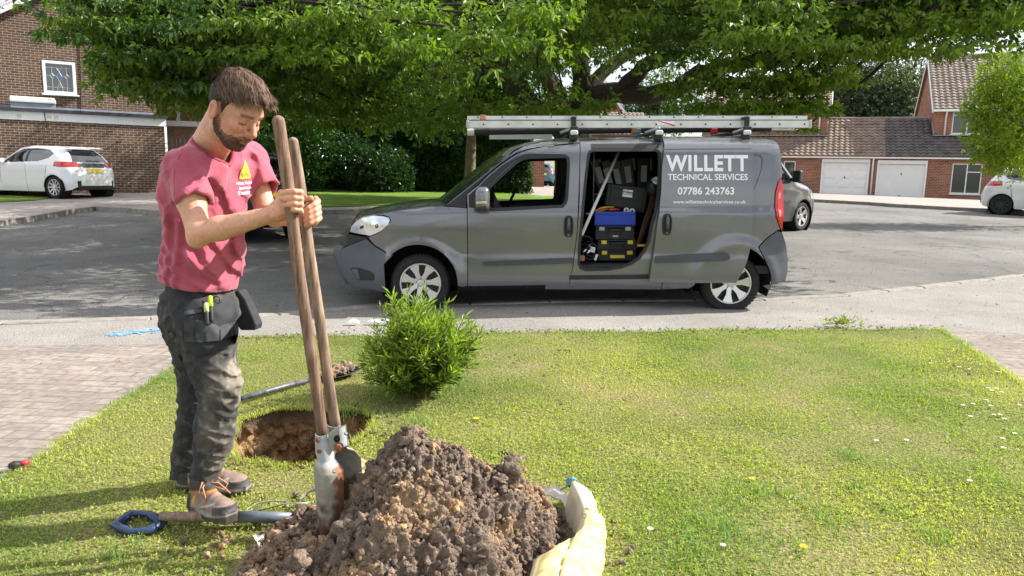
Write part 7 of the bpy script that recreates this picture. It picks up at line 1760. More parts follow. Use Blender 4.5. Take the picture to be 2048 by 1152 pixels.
# strands
r=np.random.default_rng(5); nrm=vnormals(Vh,Fh); ctr=h2w(0,0,.05); 
if ((Vh-ctr)*nrm).sum()<0: nrm=-nrm
idx=r.choice(len(Vh),11000); P=Vh[idx]; N_=nrm[idx]; fu=fh[idx];uu=uh[idx];su=sh2[idx]
topm=(uu>.066)[:,None]
sweep=unit(fwd*1.0+upv*-.15)[None]; swp=np.repeat(sweep,len(P),0)+side*(np.where(su>0,.35,.15))[:,None]*0.8
dirn=np.where(topm,unit(swp+N_*.16+r.normal(size=P.shape)*.07+side*(.9*(vn(P[:,0],P[:,1],P[:,2],30,4)-.5))[:,None]+upv*(.5*(vn(P[:,0],P[:,1],P[:,2],34,8)-.5)+.30*(fu>.06))[:,None]),unit(-upv*.9+N_*.35-fwd*.25+r.normal(size=P.shape)*.18))
dirn=unit(dirn-N_*(dirn*N_).sum(1,keepdims=True)+N_*.16)
ln=np.where(topm[:,0],r.uniform(.016,.040,len(P)),r.uniform(.006,.013,len(P)))*np.where((fu>.095)&(uu>.07),.6,1)
sidev=unit(np.cross(dirn,N_)); VV=[];n5=5; wd_=np.where(topm[:,0],.0009,.0006)[:,None]
for k in range(n5):
    t=k/(n5-1); p=P-N_*.001+dirn*(ln*t)[:,None]+ (N_*.0)-upv*(ln*t*t*.30)[:,None]; w=wd_*(1-.75*t)
    VV+= [p-sidev*w,p+sidev*w]
V=np.stack(VV,1).reshape(-1,3); q=np.arange(len(P))[:,None]*(2*n5); FF=np.concatenate([q+np.array([2*k,2*k+1,2*k+3,2*k+2]) for k in range(n5-1)])
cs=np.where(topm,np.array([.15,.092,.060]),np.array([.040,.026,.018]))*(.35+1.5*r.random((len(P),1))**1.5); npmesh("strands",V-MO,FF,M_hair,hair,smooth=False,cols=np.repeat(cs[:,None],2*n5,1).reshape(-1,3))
# beard bristles
bi=np.where(beard&~lip)[0]; bi=r.choice(bi,4200); nb=vnormals(Vb,Fb); 
if ((Vb[bi]-ctr)*nb[bi]).sum()<0: nb=-nb
P=Vb[bi];N_=nb[bi]; dirn=unit(N_*.6-upv*.8+fwd*.2+r.normal(size=P.shape)*.25); sidev=unit(np.cross(dirn,N_)); ln=r.uniform(.0025,.0055,len(P))[:,None]
V=np.stack([P-sidev*.0006,P+sidev*.0006,P+dirn*ln],1).reshape(-1,3); cs=np.array([.07,.036,.020])*(.5+1.3*r.random((len(P),1)))
npmesh("beard",V-MO,np.arange(len(V)).reshape(-1,3),M_hair,man,smooth=False,cols=np.repeat(cs[:,None],3,1).reshape(-1,3))
# shirt ------------------------------------------------------------
SLR_end=w_(388,404,2.44); SLL_end=w_(532,380,2.79)
axR=unit(SLR_end-SHR); axL=unit(SLL_end-SHL)
folds=[((352,430),(338,560),.007),((345,420),(330,500),.006),((372,440),(356,575),.006),((430,300),(455,420),.006),((447,320),(462,470),.007),((468,330),(470,460),.006),((400,455),(440,560),.008),((385,500),(440,575),.008),
       ((340,520),(420,578),.008),((330,545),(400,582),.007),((425,470),(468,570),.008),((455,470),(476,560),.007),((480,420),(455,540),.006),((365,300),(372,390),.005),((352,330),(362,400),.005),((395,330),(404,395),.005),
       ((505,330),(525,372),.005),((520,330),(540,370),.004),((400,300),(440,350),.005),((335,470),(365,520),.006),((410,410),(430,470),.006),((476,300),(500,360),.005)]
FO=[(w_(a[0],a[1],2.6),w_(b[0],b[1],2.6),am) for a,b,am in folds]
def foldf(X,Z):
    t=0
    for a,b,am in FO:
        dx,dz=b[0]-a[0],b[2]-a[2]; L2=dx*dx+dz*dz; q=np.clip(((X-a[0])*dx+(Z-a[2])*dz)/L2,0,1); d=np.hypot(X-a[0]-q*dx,Z-a[2]-q*dz); t=t+am*.8*np.exp(-(d/.012)**2)-am*.45*np.exp(-((d-.024)/.012)**2)
    return t
ZH0=w_(322,568,2.6)[2]; ZH1=w_(470,592,2.6)[2]; XH0=w_(322,568,2.6)[0]; XH1=w_(470,592,2.6)[0]
def d_shirt(X,Y,Z):
    d=d_torso(X,Y,Z,.0)+.003-.010*np.clip((1.06-Z)/.08,0,1)
    d=smin(d,sd_cap(X,Y,Z,SHR,SHR+LAT*.10,.057,.06),.035); d=smin(d,sd_cap(X,Y,Z,SHL,SHL-LAT*.10,.056,.06),.035)
    trap=sd_cap(X,Y,Z,NB-np.array([0,0,.02]),SHR+np.array([0,0,.006]),.052,.050); d=smin(d,trap,.03); trap=sd_cap(X,Y,Z,NB-np.array([0,0,.02]),SHL+np.array([0,0,.006]),.052,.050); d=smin(d,trap,.03)
    s1=sd_cap(X,Y,Z,SHR,SLR_end+axR*.03,.057,.061); s1=smax(s1,(X-SLR_end[0])*axR[0]+(Y-SLR_end[1])*axR[1]+(Z-SLR_end[2])*axR[2],.004)
    s2=sd_cap(X,Y,Z,SHL,SLL_end+axL*.03,.056,.058); s2=smax(s2,(X-SLL_end[0])*axL[0]+(Y-SLL_end[1])*axL[1]+(Z-SLL_end[2])*axL[2],.004)
    d=smin(d,s1,.025); d=smin(d,s2,.025)
    n=(fbm(X*.7+Z*.4,Y,Z*.55-X*.3,9,2,4)-.5)*.018+(fbm(X+Z*.3,Y,Z*.6-X*.2,24,3,9)-.5)*.006
    low=np.clip((1.28-Z)/.2,0,1)
    r1_=1-np.abs(vn(X*.8+Z*.55,Y*.8,Z*.35-X*.45,19,31)*2-1); r2_=1-np.abs(vn(X*.5-Z*.8,Y*.8,Z*.4+X*.5,30,37)*2-1)
    d=d-foldf(X,Z)-n*(.5+.6*low)-(.0050*(r1_**4)-.0012)*(.5+low)-.0030*(r2_**4)
    # hollow sleeve ends
    d=smax(d,-(sd_cap(X,Y,Z,SLR_end-axR*.05,SLR_end+axR*.08,.045,.055)),.003); d=smax(d,-(sd_cap(X,Y,Z,SLL_end-axL*.05,SLL_end+axL*.08,.044,.053)),.003)
    # neck opening
    d=smax(d,-(sd_cap(X,Y,Z,NB+DEP*.012-np.array([0,0,.03]),h2w(-.01,0,-.05),.068,.074)),.004)
    hem=ZH0+(X-XH0)*(ZH1-ZH0)/(XH1-XH0)+(vn(X,Y,0,14,2)-.5)*.012
    return smax(d,hem-Z,.004)
lo=np.array([XH0-.10,2.28,ZH1-.05]); hi=np.array([-.62,3.06,1.52])
Vs,Fs=surfnet(d_shirt,lo,hi,.0042)
M_shirt=mat("shirt_jersey",(.38,.070,.112),.85,nscale=30,namt=.10,bump=.35,bscale=900,bdist=.001)
_b=M_shirt.node_tree.nodes["Principled BSDF"]; _b.inputs["Sheen Weight"].default_value=.25
shirt=npmesh("t_shirt",Vs-MO,Fs,M_shirt,man)
bvS=BVHTree.FromPolygons([Vector(v) for v in Vs],[tuple(int(i) for i in f) for f in Fs])
def drape(px,py,bv,off,fallY=2.55):
    d=Vector([float(c) for c in ray(px,py)]).normalized(); h=bv.ray_cast(Vector((0,0,CH)),d)
    if h[0] is None: return V3(W(px,py,fallY))-d*off
    return h[0]-d*off
def drape_patch(name,poly,bv,off,m,parent,step=6,thick=.004,fallY=2.55):
    """patch with a pixel outline laid onto a surface, given thickness"""
    bm=bmesh.new(); f=bm.faces.new([bm.verts.new((a,b,0)) for a,b in poly]); bmesh.ops.triangulate(bm,faces=[f])
    xs=[p[0] for p in poly];ys=[p[1] for p in poly]
    cut_grid(bm,0,np.arange(min(xs)+step,max(xs),step)); cut_grid(bm,1,np.arange(min(ys)+step,max(ys),step))
    for v in bm.verts: v.co=drape(v.co.x,v.co.y,bv,off,fallY)-Vector(MO)
    for _ in range(2): bmesh.ops.smooth_vert(bm,verts=bm.verts,factor=.4,use_axis_x=True,use_axis_y=True,use_axis_z=True)
    be=[e for e in bm.edges if e.is_boundary]; r_=bmesh.ops.extrude_edge_only(bm,edges=be)
    for v in [g for g in r_['geom'] if isinstance(g,bmesh.types.BMVert)]: v.co=v.co+(v.co+Vector(MO)-Vector((0,0,CH))).normalized()*(thick+off)
    bmesh.ops.recalc_face_normals(bm,faces=bm.faces)
    o=bmobj(name,bm,m,parent,smooth=True); o.data.set_sharp_from_angle(angle=math.radians(45)); return o
def drape_text(name,s,x0,y0,x1,y1,bv,off,m,parent,bold=.01,skew=0):
    me=text_mesh(s,1.0,0,bold); co=np.array([v.co[:] for v in me.vertices]); mn=co.min(0);mx=co.max(0)
    for v in me.vertices:
        u=(v.co.x-mn[0])/(mx[0]-mn[0]); t=(v.co.y-mn[1])/(mx[1]-mn[1]); px=x0+u*(x1-x0)+skew*(t); py=y1+t*(y0-y1)-u*3; v.co=drape(px,py,bv,off)-Vector(MO)
    me.materials.clear(); me.materials.append(m); o=bpy.data.objects.new(name,me); COL.objects.link(o); o.parent=parent; return o
# chest print: yellow triangle and lettering
M_py=mat("print_yellow",(.72,.52,.03),.7); M_pw=mat("print_white",(.72,.66,.70),.7); M_pd=mat("print_dark",(.12,.10,.05),.7)
drape_patch("chest_print",[(490,319),(495,330),(502,352),(502,357),(478,359),(480,348),(486,335)],bvS,.003,M_py,shirt,3,.0005)
drape_text("lettering","Safe",482,346,500,355,bvS,.0035,M_pd,shirt,.01)
for (s,y0,y1,x0,x1) in (("Willett Techn",364,371,472,504),("Services",374,380,478,503),("Electric",383,391,476,500)): drape_text("lettering",s,x0,y0,x1,y1,bvS,.0018,M_pw,shirt,.035)
# collar and hems as thin rolled ribs
def rib(name,pts,r0,m,parent,closed=False):
    bm=bmesh.new(); tube(bm,[Vector(p)-Vector(MO) for p in pts],[r0]*len(pts),8); return bmobj(name,bm,m,parent,smooth=True)
NA=NB+DEP*.012-np.array([0,0,.03]); NE=h2w(-.01,0,-.05); nax=unit(NE-NA); dcap=np.abs(sd_cap(Vs[:,0],Vs[:,1],Vs[:,2],NA,NE,.068,.074))
cand=np.where(dcap<.006)[0]; hgt_=(Vs[cand]-NA)@nax; e1=unit(np.cross(nax,DEP)); e2=np.cross(nax,e1); an_=np.arctan2((Vs[cand]-NA)@e2,(Vs[cand]-NA)@e1); rimc=[]
for k in range(44):
    m_=np.abs((an_-(-math.pi+2*math.pi*(k+.5)/44)+math.pi)%(2*math.pi)-math.pi)<.12
    if m_.any(): rimc.append(Vs[cand[m_][np.argmax(hgt_[m_])]])
rimc=np.array(rimc); 
for _ in range(3): rimc=(np.roll(rimc,1,0)+2*rimc+np.roll(rimc,-1,0))/4
bm=bmesh.new(); rc2=[V3(p)-Vector(MO)-V3(nax)*.002 for p in rimc]; tube(bm,rc2+rc2[:1],[.0065]*(len(rc2)+1),8,cap=False); bmobj("collar",bm,mat("collar_rib",(.29,.045,.08),.9,bump=.3,bscale=600,bdist=.001),shirt,smooth=True)
pts=[]
for (a,b) in [(390,268),(396,277),(406,289),(418,301),(432,311),(447,318),(459,320),(467,316)]: pts.append(drape(a,b,bvS,-.001))
# sleeve seam
sp2=[drape(a,b,bvS,-.001) for a,b in ((378,292),(366,300),(356,318),(350,340),(348,362),(350,388),(353,406))]; rib("seam",sp2,.0018,_mats["collar_rib"],shirt)
# trousers ---------------------------------------------------------
HPn=w_(404,640,2.63); KNn=w_(438,775,2.58); ANn=w_(413,950,2.585); HPf=w_(386,640,2.76); KNf=w_(400,800,2.80); ANf=w_(366,968,2.86)
def d_tr(X,Y,Z):
    d=d_torso(X,Y,np.clip(Z,tz[0],None),-.004-.014*np.clip((Z-ZH1+.01)/.02,0,1)); d=smax(d,Z-(ZH0+.06),.003); d=smax(d,(tz[0]-.01)-Z,.05)
    pel=sd_ell(X,Y,Z,tuple(w_(398,650,2.69)),(.124,.122,.12)); d=smin(d,pel,.05)
    d=smin(d,sd_cap(X,Y,Z,HPn,KNn,.097,.068),.035); e=sd_cap(X,Y,Z,KNn,w_(430,870,2.585),.068,.062); e=smin(e,sd_cap(X,Y,Z,w_(430,870,2.585),ANn,.062,.051),.03); d=smin(d,e,.02)
    f=sd_cap(X,Y,Z,HPf,KNf,.094,.068); f=smin(f,sd_cap(X,Y,Z,KNf,ANf,.067,.058),.03); d=smin(d,f,.022)
    d=smax(d,(ANn[2]-.02+(X-ANn[0])*.25)-Z+np.where(Y>2.72,-.5,0),.004); d=smax(d,(ANf[2]-.015)-Z+np.where(Y<=2.72,-.5,0),.004)
    wr=(fbm(X*.6,Y*.6,Z*1.0-X*.6,10,2,2)-.5)*.022+(fbm(X,Y,Z*1.3,38,3,6)-.5)*.008
    rg=1-np.abs(vn(X*.5+Z*.2,Y*.5,Z*1.4+X*.7,22,8)*2-1); r3_=1-np.abs(vn(X*.9+Z*.5,Y*.8,Z*.9-X*.8,30,41)*2-1); wr=wr+.006*(r3_**4)+.010*(rg**4)*np.clip((1.0-Z)/.2,.3,1)
    # knee pocket and bunching over the boots
    wr=wr+.004*np.sin(Z*70+X*60+vn(X,Y,Z,9,3)*12)*np.clip((.26-Z)/.15,0,1)
    return d-.85*wr*np.clip((ZH1+.02-Z)/.08,.0,1)
lo=np.array([XH0-.11,2.40,.06]); hi=np.array([-.80,3.03,ZH0+.10])
Vt,Ft=surfnet(d_tr,lo,hi,.0052)
n1=fbm(Vt[:,0],Vt[:,1],Vt[:,2],7,4,3); n2=fbm(Vt[:,0],Vt[:,1],Vt[:,2],38,4,6); n3=vn(Vt[:,0],Vt[:,1],Vt[:,2],150,2)
base=np.array([.030,.030,.033]); mud=np.array([.26,.225,.175]); 
fr=np.clip((Vt[:,0]-np.interp(Vt[:,2],[.2,.5,.8,1.0],[-1.16,-1.09,-1.08,-1.02]))/.10,0,1)   # front of the near leg
zz_=Vt[:,2]; kz=np.exp(-((zz_-.66)/.15)**2)*1.0+.5*np.exp(-((zz_-.35)/.2)**2)+.12
mk=np.clip((n1-.42)*4,0,1)*fr*kz*1.2+np.clip((n2-.60)*6,0,1)*.45*(.3+fr)+np.clip((n3-.86)*10,0,1)*.25
mk=np.clip(mk*1.25+.06*fr,0,.85)[:,None]; Ct=base*(1-mk)+mud*mk; Ct=Ct*(.85+.3*n2[:,None])
M_tr=mat("work_trousers",(.03,.03,.03),.85,attr="col",nscale=60,namt=.12,bump=.4,bscale=700,bdist=.001)
tr_=npmesh("trousers",Vt-MO,Ft,M_tr,man,cols=Ct)
bvT=BVHTree.FromPolygons([Vector(v) for v in Vt],[tuple(int(i) for i in f) for f in Ft])
M_can=mat("pocket_canvas",(.022,.023,.027),.8,nscale=14,namt=.5,bump=.4,bscale=400,bdist=.002)
M_can2=mat("pocket_reinforce",(.038,.040,.045),.7,nscale=20,namt=.5,bump=.3,bscale=300,bdist=.002)
hp=drape_patch("holster_pocket",[(366,598),(402,596),(412,606),(440,596),(470,600),(477,630),(478,668),(472,688),(440,702),(398,712),(376,704),(364,690),(362,640)],bvT,.013,M_can,tr_,6,.01)
drape_patch("pocket_flap",[(366,640),(400,638),(438,652),(476,640),(478,668),(440,682),(400,686),(368,684)],bvT,.020,M_can2,hp,6,.006)
drape_patch("pocket_band",[(366,622),(405,616),(406,624),(367,632)],bvT,.019,M_can2,hp,5,.004); drape_patch("tab",[(336,668),(345,663),(350,674),(342,680)],bvT,.008,M_can2,tr_,4,.004); 
for (a,b) in ((386,655),(410,660),(440,655)): drape_patch("webbing_loop",[(a,b),(a+2,b),(a+3,b+26),(a+1,b+26)],bvT,.024,M_can,hp,8,.004)
drape_patch("knee_patch",[(404,742),(455,736),(478,745),(480,810),(474,832),(430,836),(400,820)],bvT,.005,M_tr,tr_,6,.006) if False else None
# far pouch hanging forward of the hip
pp=[(458,590),(476,580),(490,598),(512,650),(510,661),(480,661),(468,640),(462,615)]
bm=bmesh.new(); prism(bm,[V3(w_(a,b,2.74))-Vector(MO) for a,b in pp],(0.01,.05,0)); bmesh.ops.recalc_face_normals(bm,faces=bm.faces); bmobj("tool_pouch",bm,M_can,tr_,bevel=.006)
# zip pull and key ring
bm=bmesh.new(); k0=drape(434,600,bvT,.016); tube(bm,[k0-Vector(MO)+Vector((math.cos(a)*.012,-.004,math.sin(a)*.014)) for a in np.linspace(0,6.28,14)],.0018,5); bmobj("key_ring",bm,M_blackp,tr_)
# pens in the pocket
for i,(a,b,c,d,lb) in enumerate([(412,606,415,652,"black marker with a pale green cap in the man's hip pocket, the lower of two"),(420,592,424,646,"black marker with a bright lime cap in the man's hip pocket, the higher of two")]):
    e=empty("marker_pen",(0,0,0),lb,"pen"); p0=drape(a,b,bvT,.034);p1=drape(c,d,bvT,.026); e.location=p1; q=p0-p1; bm=bmesh.new(); tube(bm,[(0,0,0),q*.1,q*.55,q*.6],[.003,.0065,.0075,.0075],10); bmobj("barrel",bm,M_trim,e,smooth=True)
    bm=bmesh.new(); tube(bm,[q*.6,q*.97,q*1.0],[.0085,.008,.006],10); bmobj("cap",bm,mat("cap_lime%d"%i,(.55,.62,.25) if i==0 else (.45,.70,.02),.4),e,smooth=True)
# boots ------------------------------------------------------------
def boot(heel,toe,zs,ank,seed,tilt=0.0,sc_=1.0):
    heel=np.array(heel,float);toe=np.array(toe,float); dirv=unit(np.array([toe[0]-heel[0],toe[1]-heel[1],0])); lat=np.array([-dirv[1],dirv[0],0]); Lb=.295; O=np.array([heel[0],heel[1],zs])
    def loc(X,Y,Z): 
        x=X-O[0];y=Y-O[1]; u=x*dirv[0]+y*dirv[1]; return u/sc_,(x*lat[0]+y*lat[1])/sc_,((Z-O[2])-u*tilt)/sc_
    def f(X,Y,Z):
        u,v,w=loc(X,Y,Z); hwid=np.interp(u,[-.01,.02,.07,.13,.20,.26,.29],[.022,.035,.034,.036,.050,.044,.022])
        sole=np.maximum(np.abs(v)-hwid-.003,np.maximum(np.abs(w-.014)-.014-.01*np.clip((u-.2)/.09,0,1)**2,np.maximum(-u-.004,u-Lb)))
        sole=np.maximum(sole, -(.018-w)-9)  
        tread=.003*(np.sin(u*170)>0)*(w<.012); sole=sole+tread
        up=sd_cap(u,v,w,(.035,0,.050),(.24,0,.038),.036,.034); up=smin(up,sd_cap(u,v,w,(.215,0,.036),(.245,0,.034),.046,.040),.02)
        up=smin(up,sd_cap(u,v,w,(.050,0,.05),(.060,0,.135),.041,.043),.03); up=smin(up,sd_cap(u,v,w,(.08,0,.11),(.18,0,.062),.032,.028),.02)
        up=smax(up,-(sd_cap(u,v,w,(.058,0,.11),(.064,0,.2),.028,.036)),.004); up=smax(up,w-.150,.004)
        up=up-.0022*np.sin(u*190+v*30)*np.exp(-((u-.17)/.035)**2)*(w>.04)
        # overlays: toe bumper, heel counter
        up=up-.004*((u>.235)&(w<.062))-.003*((u<.045)&(w<.085))-.0025*(np.abs(w-.045-.1*(u-.13))<.007)
        return smin(np.maximum(up,-w),sole,.004)*sc_
    c=O+dirv*.14+np.array([0,0,.08]); V,Fq=surfnet(f,c-.20,c+.20,.0036); u,v,w=loc(V[:,0],V[:,1],V[:,2])
    n=fbm(V[:,0],V[:,1],V[:,2],45,3,seed)[:,None]; Cb=np.array([.235,.165,.13])*(.7+.6*n)
    Cb=np.where((w<.022)[:,None],np.array([.055,.05,.045])*(.6+.9*n),Cb); Cb=np.where(((w>.020)&(w<.034))[:,None],np.array([.23,.21,.17])*(.6+.8*n),Cb)
    Cb=np.where(((u>.232)&(w<.060)&(w>.030))[:,None],np.array([.065,.062,.062])*(.7+.7*n),Cb); Cb=np.where(((u<.060)&(w>.034)&(w<.10))[:,None],np.array([.04,.036,.034]),Cb); Cb=np.where((w>.108)[:,None],np.array([.05,.04,.036]),Cb)
    Cb=np.where(((w>.098)&(w<.108))[:,None],np.array([.42,.16,.04]),Cb); Cb=np.where(((np.abs(u-.075-.3*(w-.07))<.006)&(w>.05)&(w<.09))[:,None],np.array([.55,.33,.03]),Cb)
    Cb=np.where(((np.abs(w-.052-.25*(u-.16))<.0035)&(u>.08)&(u<.23))[:,None],np.array([.42,.36,.30]),Cb)
    b=npmesh("boot",V-MO,Fq,mat("boot_leather",(.3,.2,.1),.7,attr="col",nscale=40,namt=.15,bump=.3,bscale=300,bdist=.002),man,cols=np.clip(Cb,0.01,1))
    bv=BVHTree.FromPolygons([Vector(p) for p in V],[tuple(int(i) for i in q) for q in Fq]); bm=bmesh.new()
    def onto(u_,v_,h_): 
        p=O+(dirv*u_+lat*v_+np.array([0,0,h_+u_*tilt]))*sc_; h=bv.find_nearest(V3(p)); return h[0]+(h[1]*.004 if (h[1].dot(V3(p)-h[0])>0) else h[1]*-.004)-Vector(MO)
    for k in range(5):
        uu_=.095+.022*k; hh_=.125-.016*k
        for s in (1,-1): tube(bm,[onto(uu_,-.030*s,hh_-.018),onto(uu_+.007,-.012*s,hh_-.002),onto(uu_+.013,.012*s,hh_-.006),onto(uu_+.02,.030*s,hh_-.024)],.0030,6)
    bs=onto(.095,0,.13)
    for s in (1,-1):
        tube(bm,[bs,bs+Vector(lat*(-.03*s))+Vector((0.02,0,.012)),bs+Vector(lat*(-.055*s))+Vector((.035,-.01,-.015)),bs+Vector(lat*(-.03*s))+Vector((.045,-.01,-.03)),bs+Vector((.01,0,-.004))],.0028,6)
        tube(bm,[bs,bs+Vector(lat*(-.03*s))+Vector((.03,-.02,.0)),bs+Vector(lat*(-.045*s))+Vector((.06,-.03,-.04))],.0028,6)
    bmobj("laces",bm,mat("lace_tan",(.45,.22,.12),.8),b,smooth=True)
    return b
gn=G(398,1040,.0); boot((w_(391,1030,2.60)[0],2.60,0),(w_(391,1030,2.60)[0]+.19,2.60-.165,0),.030,None,3,.20,.92)
gf=G(342,1000,.0); boot((gf[0],2.84,0),(gf[0]+.29,2.80,0),.014,None,5,.0)
# ================================================================ TOOLS AND SOIL
def woodmat(name,c1,c2):
    m=bpy.data.materials.new(name); m.use_nodes=True; N,L=nodes_of(m); b=N["Principled BSDF"]; b.inputs["Roughness"].default_value=.8
    tc=N.new("ShaderNodeTexCoord"); mp=N.new("ShaderNodeMapping"); mp.inputs["Scale"].default_value=(60,60,5); nz=N.new("ShaderNodeTexNoise"); nz.inputs["Scale"].default_value=1.6; nz.inputs["Detail"].default_value=8; nz.inputs["Roughness"].default_value=.7
    L.new(tc.outputs["Object"],mp.inputs[0]); L.new(mp.outputs[0],nz.inputs["Vector"]); n2=N.new("ShaderNodeTexNoise"); n2.inputs["Scale"].default_value=4; n2.inputs["Detail"].default_value=5; L.new(tc.outputs["Object"],n2.inputs["Vector"])
    r=N.new("ShaderNodeValToRGB"); e=r.color_ramp.elements; e[0].position=.36; e[0].color=(*c1,1); e[1].position=.62; e[1].color=(*c2,1); L.new(nz.outputs["Fac"],r.inputs[0])
    r2=N.new("ShaderNodeValToRGB"); r2.color_ramp.elements[0].position=.3; r2.color_ramp.elements[0].color=(.6,.58,.55,1); r2.color_ramp.elements[1].position=.7; r2.color_ramp.elements[1].color=(1.25,1.22,1.2,1); L.new(n2.outputs["Fac"],r2.inputs[0])
    a=N.new("ShaderNodeMix"); a.data_type='RGBA'; a.blend_type='MULTIPLY'; a.inputs[0].default_value=1; L.new(r.outputs[0],a.inputs[6]); L.new(r2.outputs[0],a.inputs[7]); L.new(a.outputs[2],b.inputs["Base Color"])
    bp=N.new("ShaderNodeBump"); bp.inputs["Strength"].default_value=.5; bp.inputs["Distance"].default_value=.002; L.new(nz.outputs["Fac"],bp.inputs["Height"]); L.new(bp.outputs[0],b.inputs["Normal"]); return m
M_wood=woodmat("weathered_wood",(.095,.050,.030),(.30,.195,.135)); M_wood2=woodmat("weathered_wood_dark",(.12,.075,.05),(.38,.27,.19))
M_galv=mat("galvanised",(.36,.38,.39),.42,metal=.65,nscale=10,namt=.3,bump=.15,bscale=60); M_rust=mat("rust",(.22,.085,.035),.85,nscale=30,namt=.5,bump=.6,bscale=90)
M_blade=mat("muddy_blade",(.3,.28,.24),.7,attr="col",nscale=40,namt=.15,bump=.3,bscale=150,bdist=.003)
def digger_half(o_,top,bot,rr,yy_top,yy_bot,blade_top,blade_bot,face,label=None):
    pass
dg=empty("post_hole_digger",w_(655,1035,2.36),"two-handled post hole digger with worn wooden handles and rusty galvanised blades","digging tool"); DO=dg.location.copy()
def handle(t,b,r0,r1,m,seed):
    T=V3(t)-DO;B=V3(b)-DO; n=26; pts=[];rad=[]
    for i in range(n):
        q=i/(n-1); p=T.lerp(B,q)+Vector((mnoise.noise(Vector((q*3,seed,0)))*.004,mnoise.noise(Vector((q*3,0,seed)))*.004,0)); pts.append(p); rad.append(r0+(r1-r0)*q+.0006*mnoise.noise(Vector((q*20,seed,4))))
    d=(pts[0]-pts[1]).normalized(); cap=[pts[0]+d*(rad[0]*math.sin(a)) for a in (1.57,1.3,.95,.6,.3)]; cr=[rad[0]*max(.05,math.cos(a)) for a in (1.57,1.3,.95,.6,.3)]
    bm=bmesh.new(); tube(bm,cap+pts,cr+rad,20); return bmobj("handle",bm,m,dg,smooth=True)
T1=w_(557,243,2.335); B1=w_(645,872,2.40); T2=w_(586,285,2.475); B2=w_(672,856,2.47)
handle(T1,B1,.0192,.0188,M_wood,1); handle(T2,B2,.0178,.0185,M_wood2,5)
def bladeobj(rows,face,mud_from,seed,flipc=1):
    """rows: (px centre, py, Y, half width px, sag) ; a curved steel shell, convex toward the camera when face=1"""
    bm=bmesh.new(); ns_=19; RR=[]; cols=[]
    pts=[]
    for (cx,cy,Y,hw,sag) in rows:
        c=w_(cx,cy,Y); hwm=hw/1479*Y; ring=[]
        for k in range(ns_):
            s=-1+2*k/(ns_-1); ring.append((c[0]+hwm*math.sin(s*1.25)/math.sin(1.25),c[1]-face*sag*(math.cos(s*1.25)-math.cos(1.25))/(1-math.cos(1.25)),c[2]+.0*s))
        pts.append(ring)
    A=np.array(pts); n=len(A)
    # thickness
    Bk=A+np.array([0,.004,0]); V=np.concatenate([A.reshape(-1,3),Bk.reshape(-1,3)]); ii=np.arange(n*ns_).reshape(n,ns_); m_=n*ns_
    Fq=np.stack([ii[:-1,:-1],ii[:-1,1:],ii[1:,1:],ii[1:,:-1]],-1).reshape(-1,4); Fk=Fq[:,::-1]+m_
    per=list(ii[0])+list(ii[1:,-1])+list(ii[-1,::-1][1:])+list(ii[::-1,0][1:-1]); Fe=np.array([[per[i],per[(i+1)%len(per)],per[(i+1)%len(per)]+m_,per[i]+m_] for i in range(len(per))])
    t=np.repeat(np.linspace(0,1,n)[:,None],ns_,1).ravel(); s=np.tile(np.linspace(-1,1,ns_),n); nn=fbm(A[...,0].ravel(),A[...,1].ravel(),A[...,2].ravel(),60,4,seed)
    return V,np.concatenate([Fq,Fk,Fe]),t,s,nn
def subdiv_rows(rows,k=7):
    R=np.array(rows,float); x=np.arange(len(R)); xi=np.linspace(0,len(R)-1,(len(R)-1)*k+1); return [tuple(np.interp(xi_,x,R[:,j]) for j in range(5)) for xi_ in xi]
r1=subdiv_rows([(645,866,2.372,15,.034),(646,880,2.372,17,.034),(650,905,2.37,20,.034),(652,918,2.368,18,.034),(654,930,2.362,26,.040),(657,940,2.36,31,.046),(658,960,2.36,31,.047),(660,1000,2.36,30,.047),(661,1035,2.36,28,.045),(661,1062,2.36,22,.04)])
V,Fq,t,s,nn=bladeobj(r1,1,0,3)
mud=np.clip((t-.80+(nn-.5)*.5)*12,0,1); rustm=np.clip((s-.50+(nn-.5)*1.0)*10,0,1)*np.clip((t-.42)*20,0,1); neck=np.clip((.46-t)*14,0,1)
C=np.array([.27,.255,.205])[None]*(.75+.5*nn[:,None]); C=C*(1-neck[:,None])+np.array([.36,.37,.375])*(.85+.3*nn[:,None])*neck[:,None]
C=C*(1-rustm[:,None])+np.array([.22,.09,.04])*(.6+.8*nn[:,None])*rustm[:,None]; C=C*(1-mud[:,None])+np.array([.10,.058,.034])*(.6+.9*nn[:,None])*mud[:,None]
Vd=V.copy(); nb_=len(t); Vd[:nb_,1]-=.006*mud*nn*2
npmesh("blade",Vd-np.array(DO),Fq,M_blade,dg,cols=np.concatenate([C,C*.6]))
r2=subdiv_rows([(673,849,2.445,19,.03),(674,865,2.45,20,.03),(676,890,2.455,22,.03),(682,897,2.48,10,-.02),(690,902,2.49,20,-.03),(695,915,2.49,28,-.042),(696,940,2.49,29,-.044),(697,980,2.49,29,-.044),(697,1010,2.49,27,-.04)])
V,Fq,t,s,nn=bladeobj(r2[:21],1,0,6); C=np.array([.36,.37,.375])[None]*(.8+.4*nn[:,None]); npmesh("socket",V-np.array(DO),Fq,M_blade,dg,cols=np.concatenate([C,C*.6]))
V,Fq,t,s,nn=bladeobj(r2[22:],1,0,8); mud=np.clip((t-.68+(nn-.5)*.6)*9,0,1)[:,None]; C=np.array([.30,.29,.25])[None]*(.7+.6*nn[:,None])*(1-mud)+np.array([.09,.055,.034])*(.5+nn[:,None])*mud; er=np.clip((np.abs(s)-.86)*12,0,1)[:,None]; C=C*(1-er)+np.array([.25,.11,.05])*er
npmesh("blade",V-np.array(DO),Fq,M_blade,dg,cols=np.concatenate([C,C]))
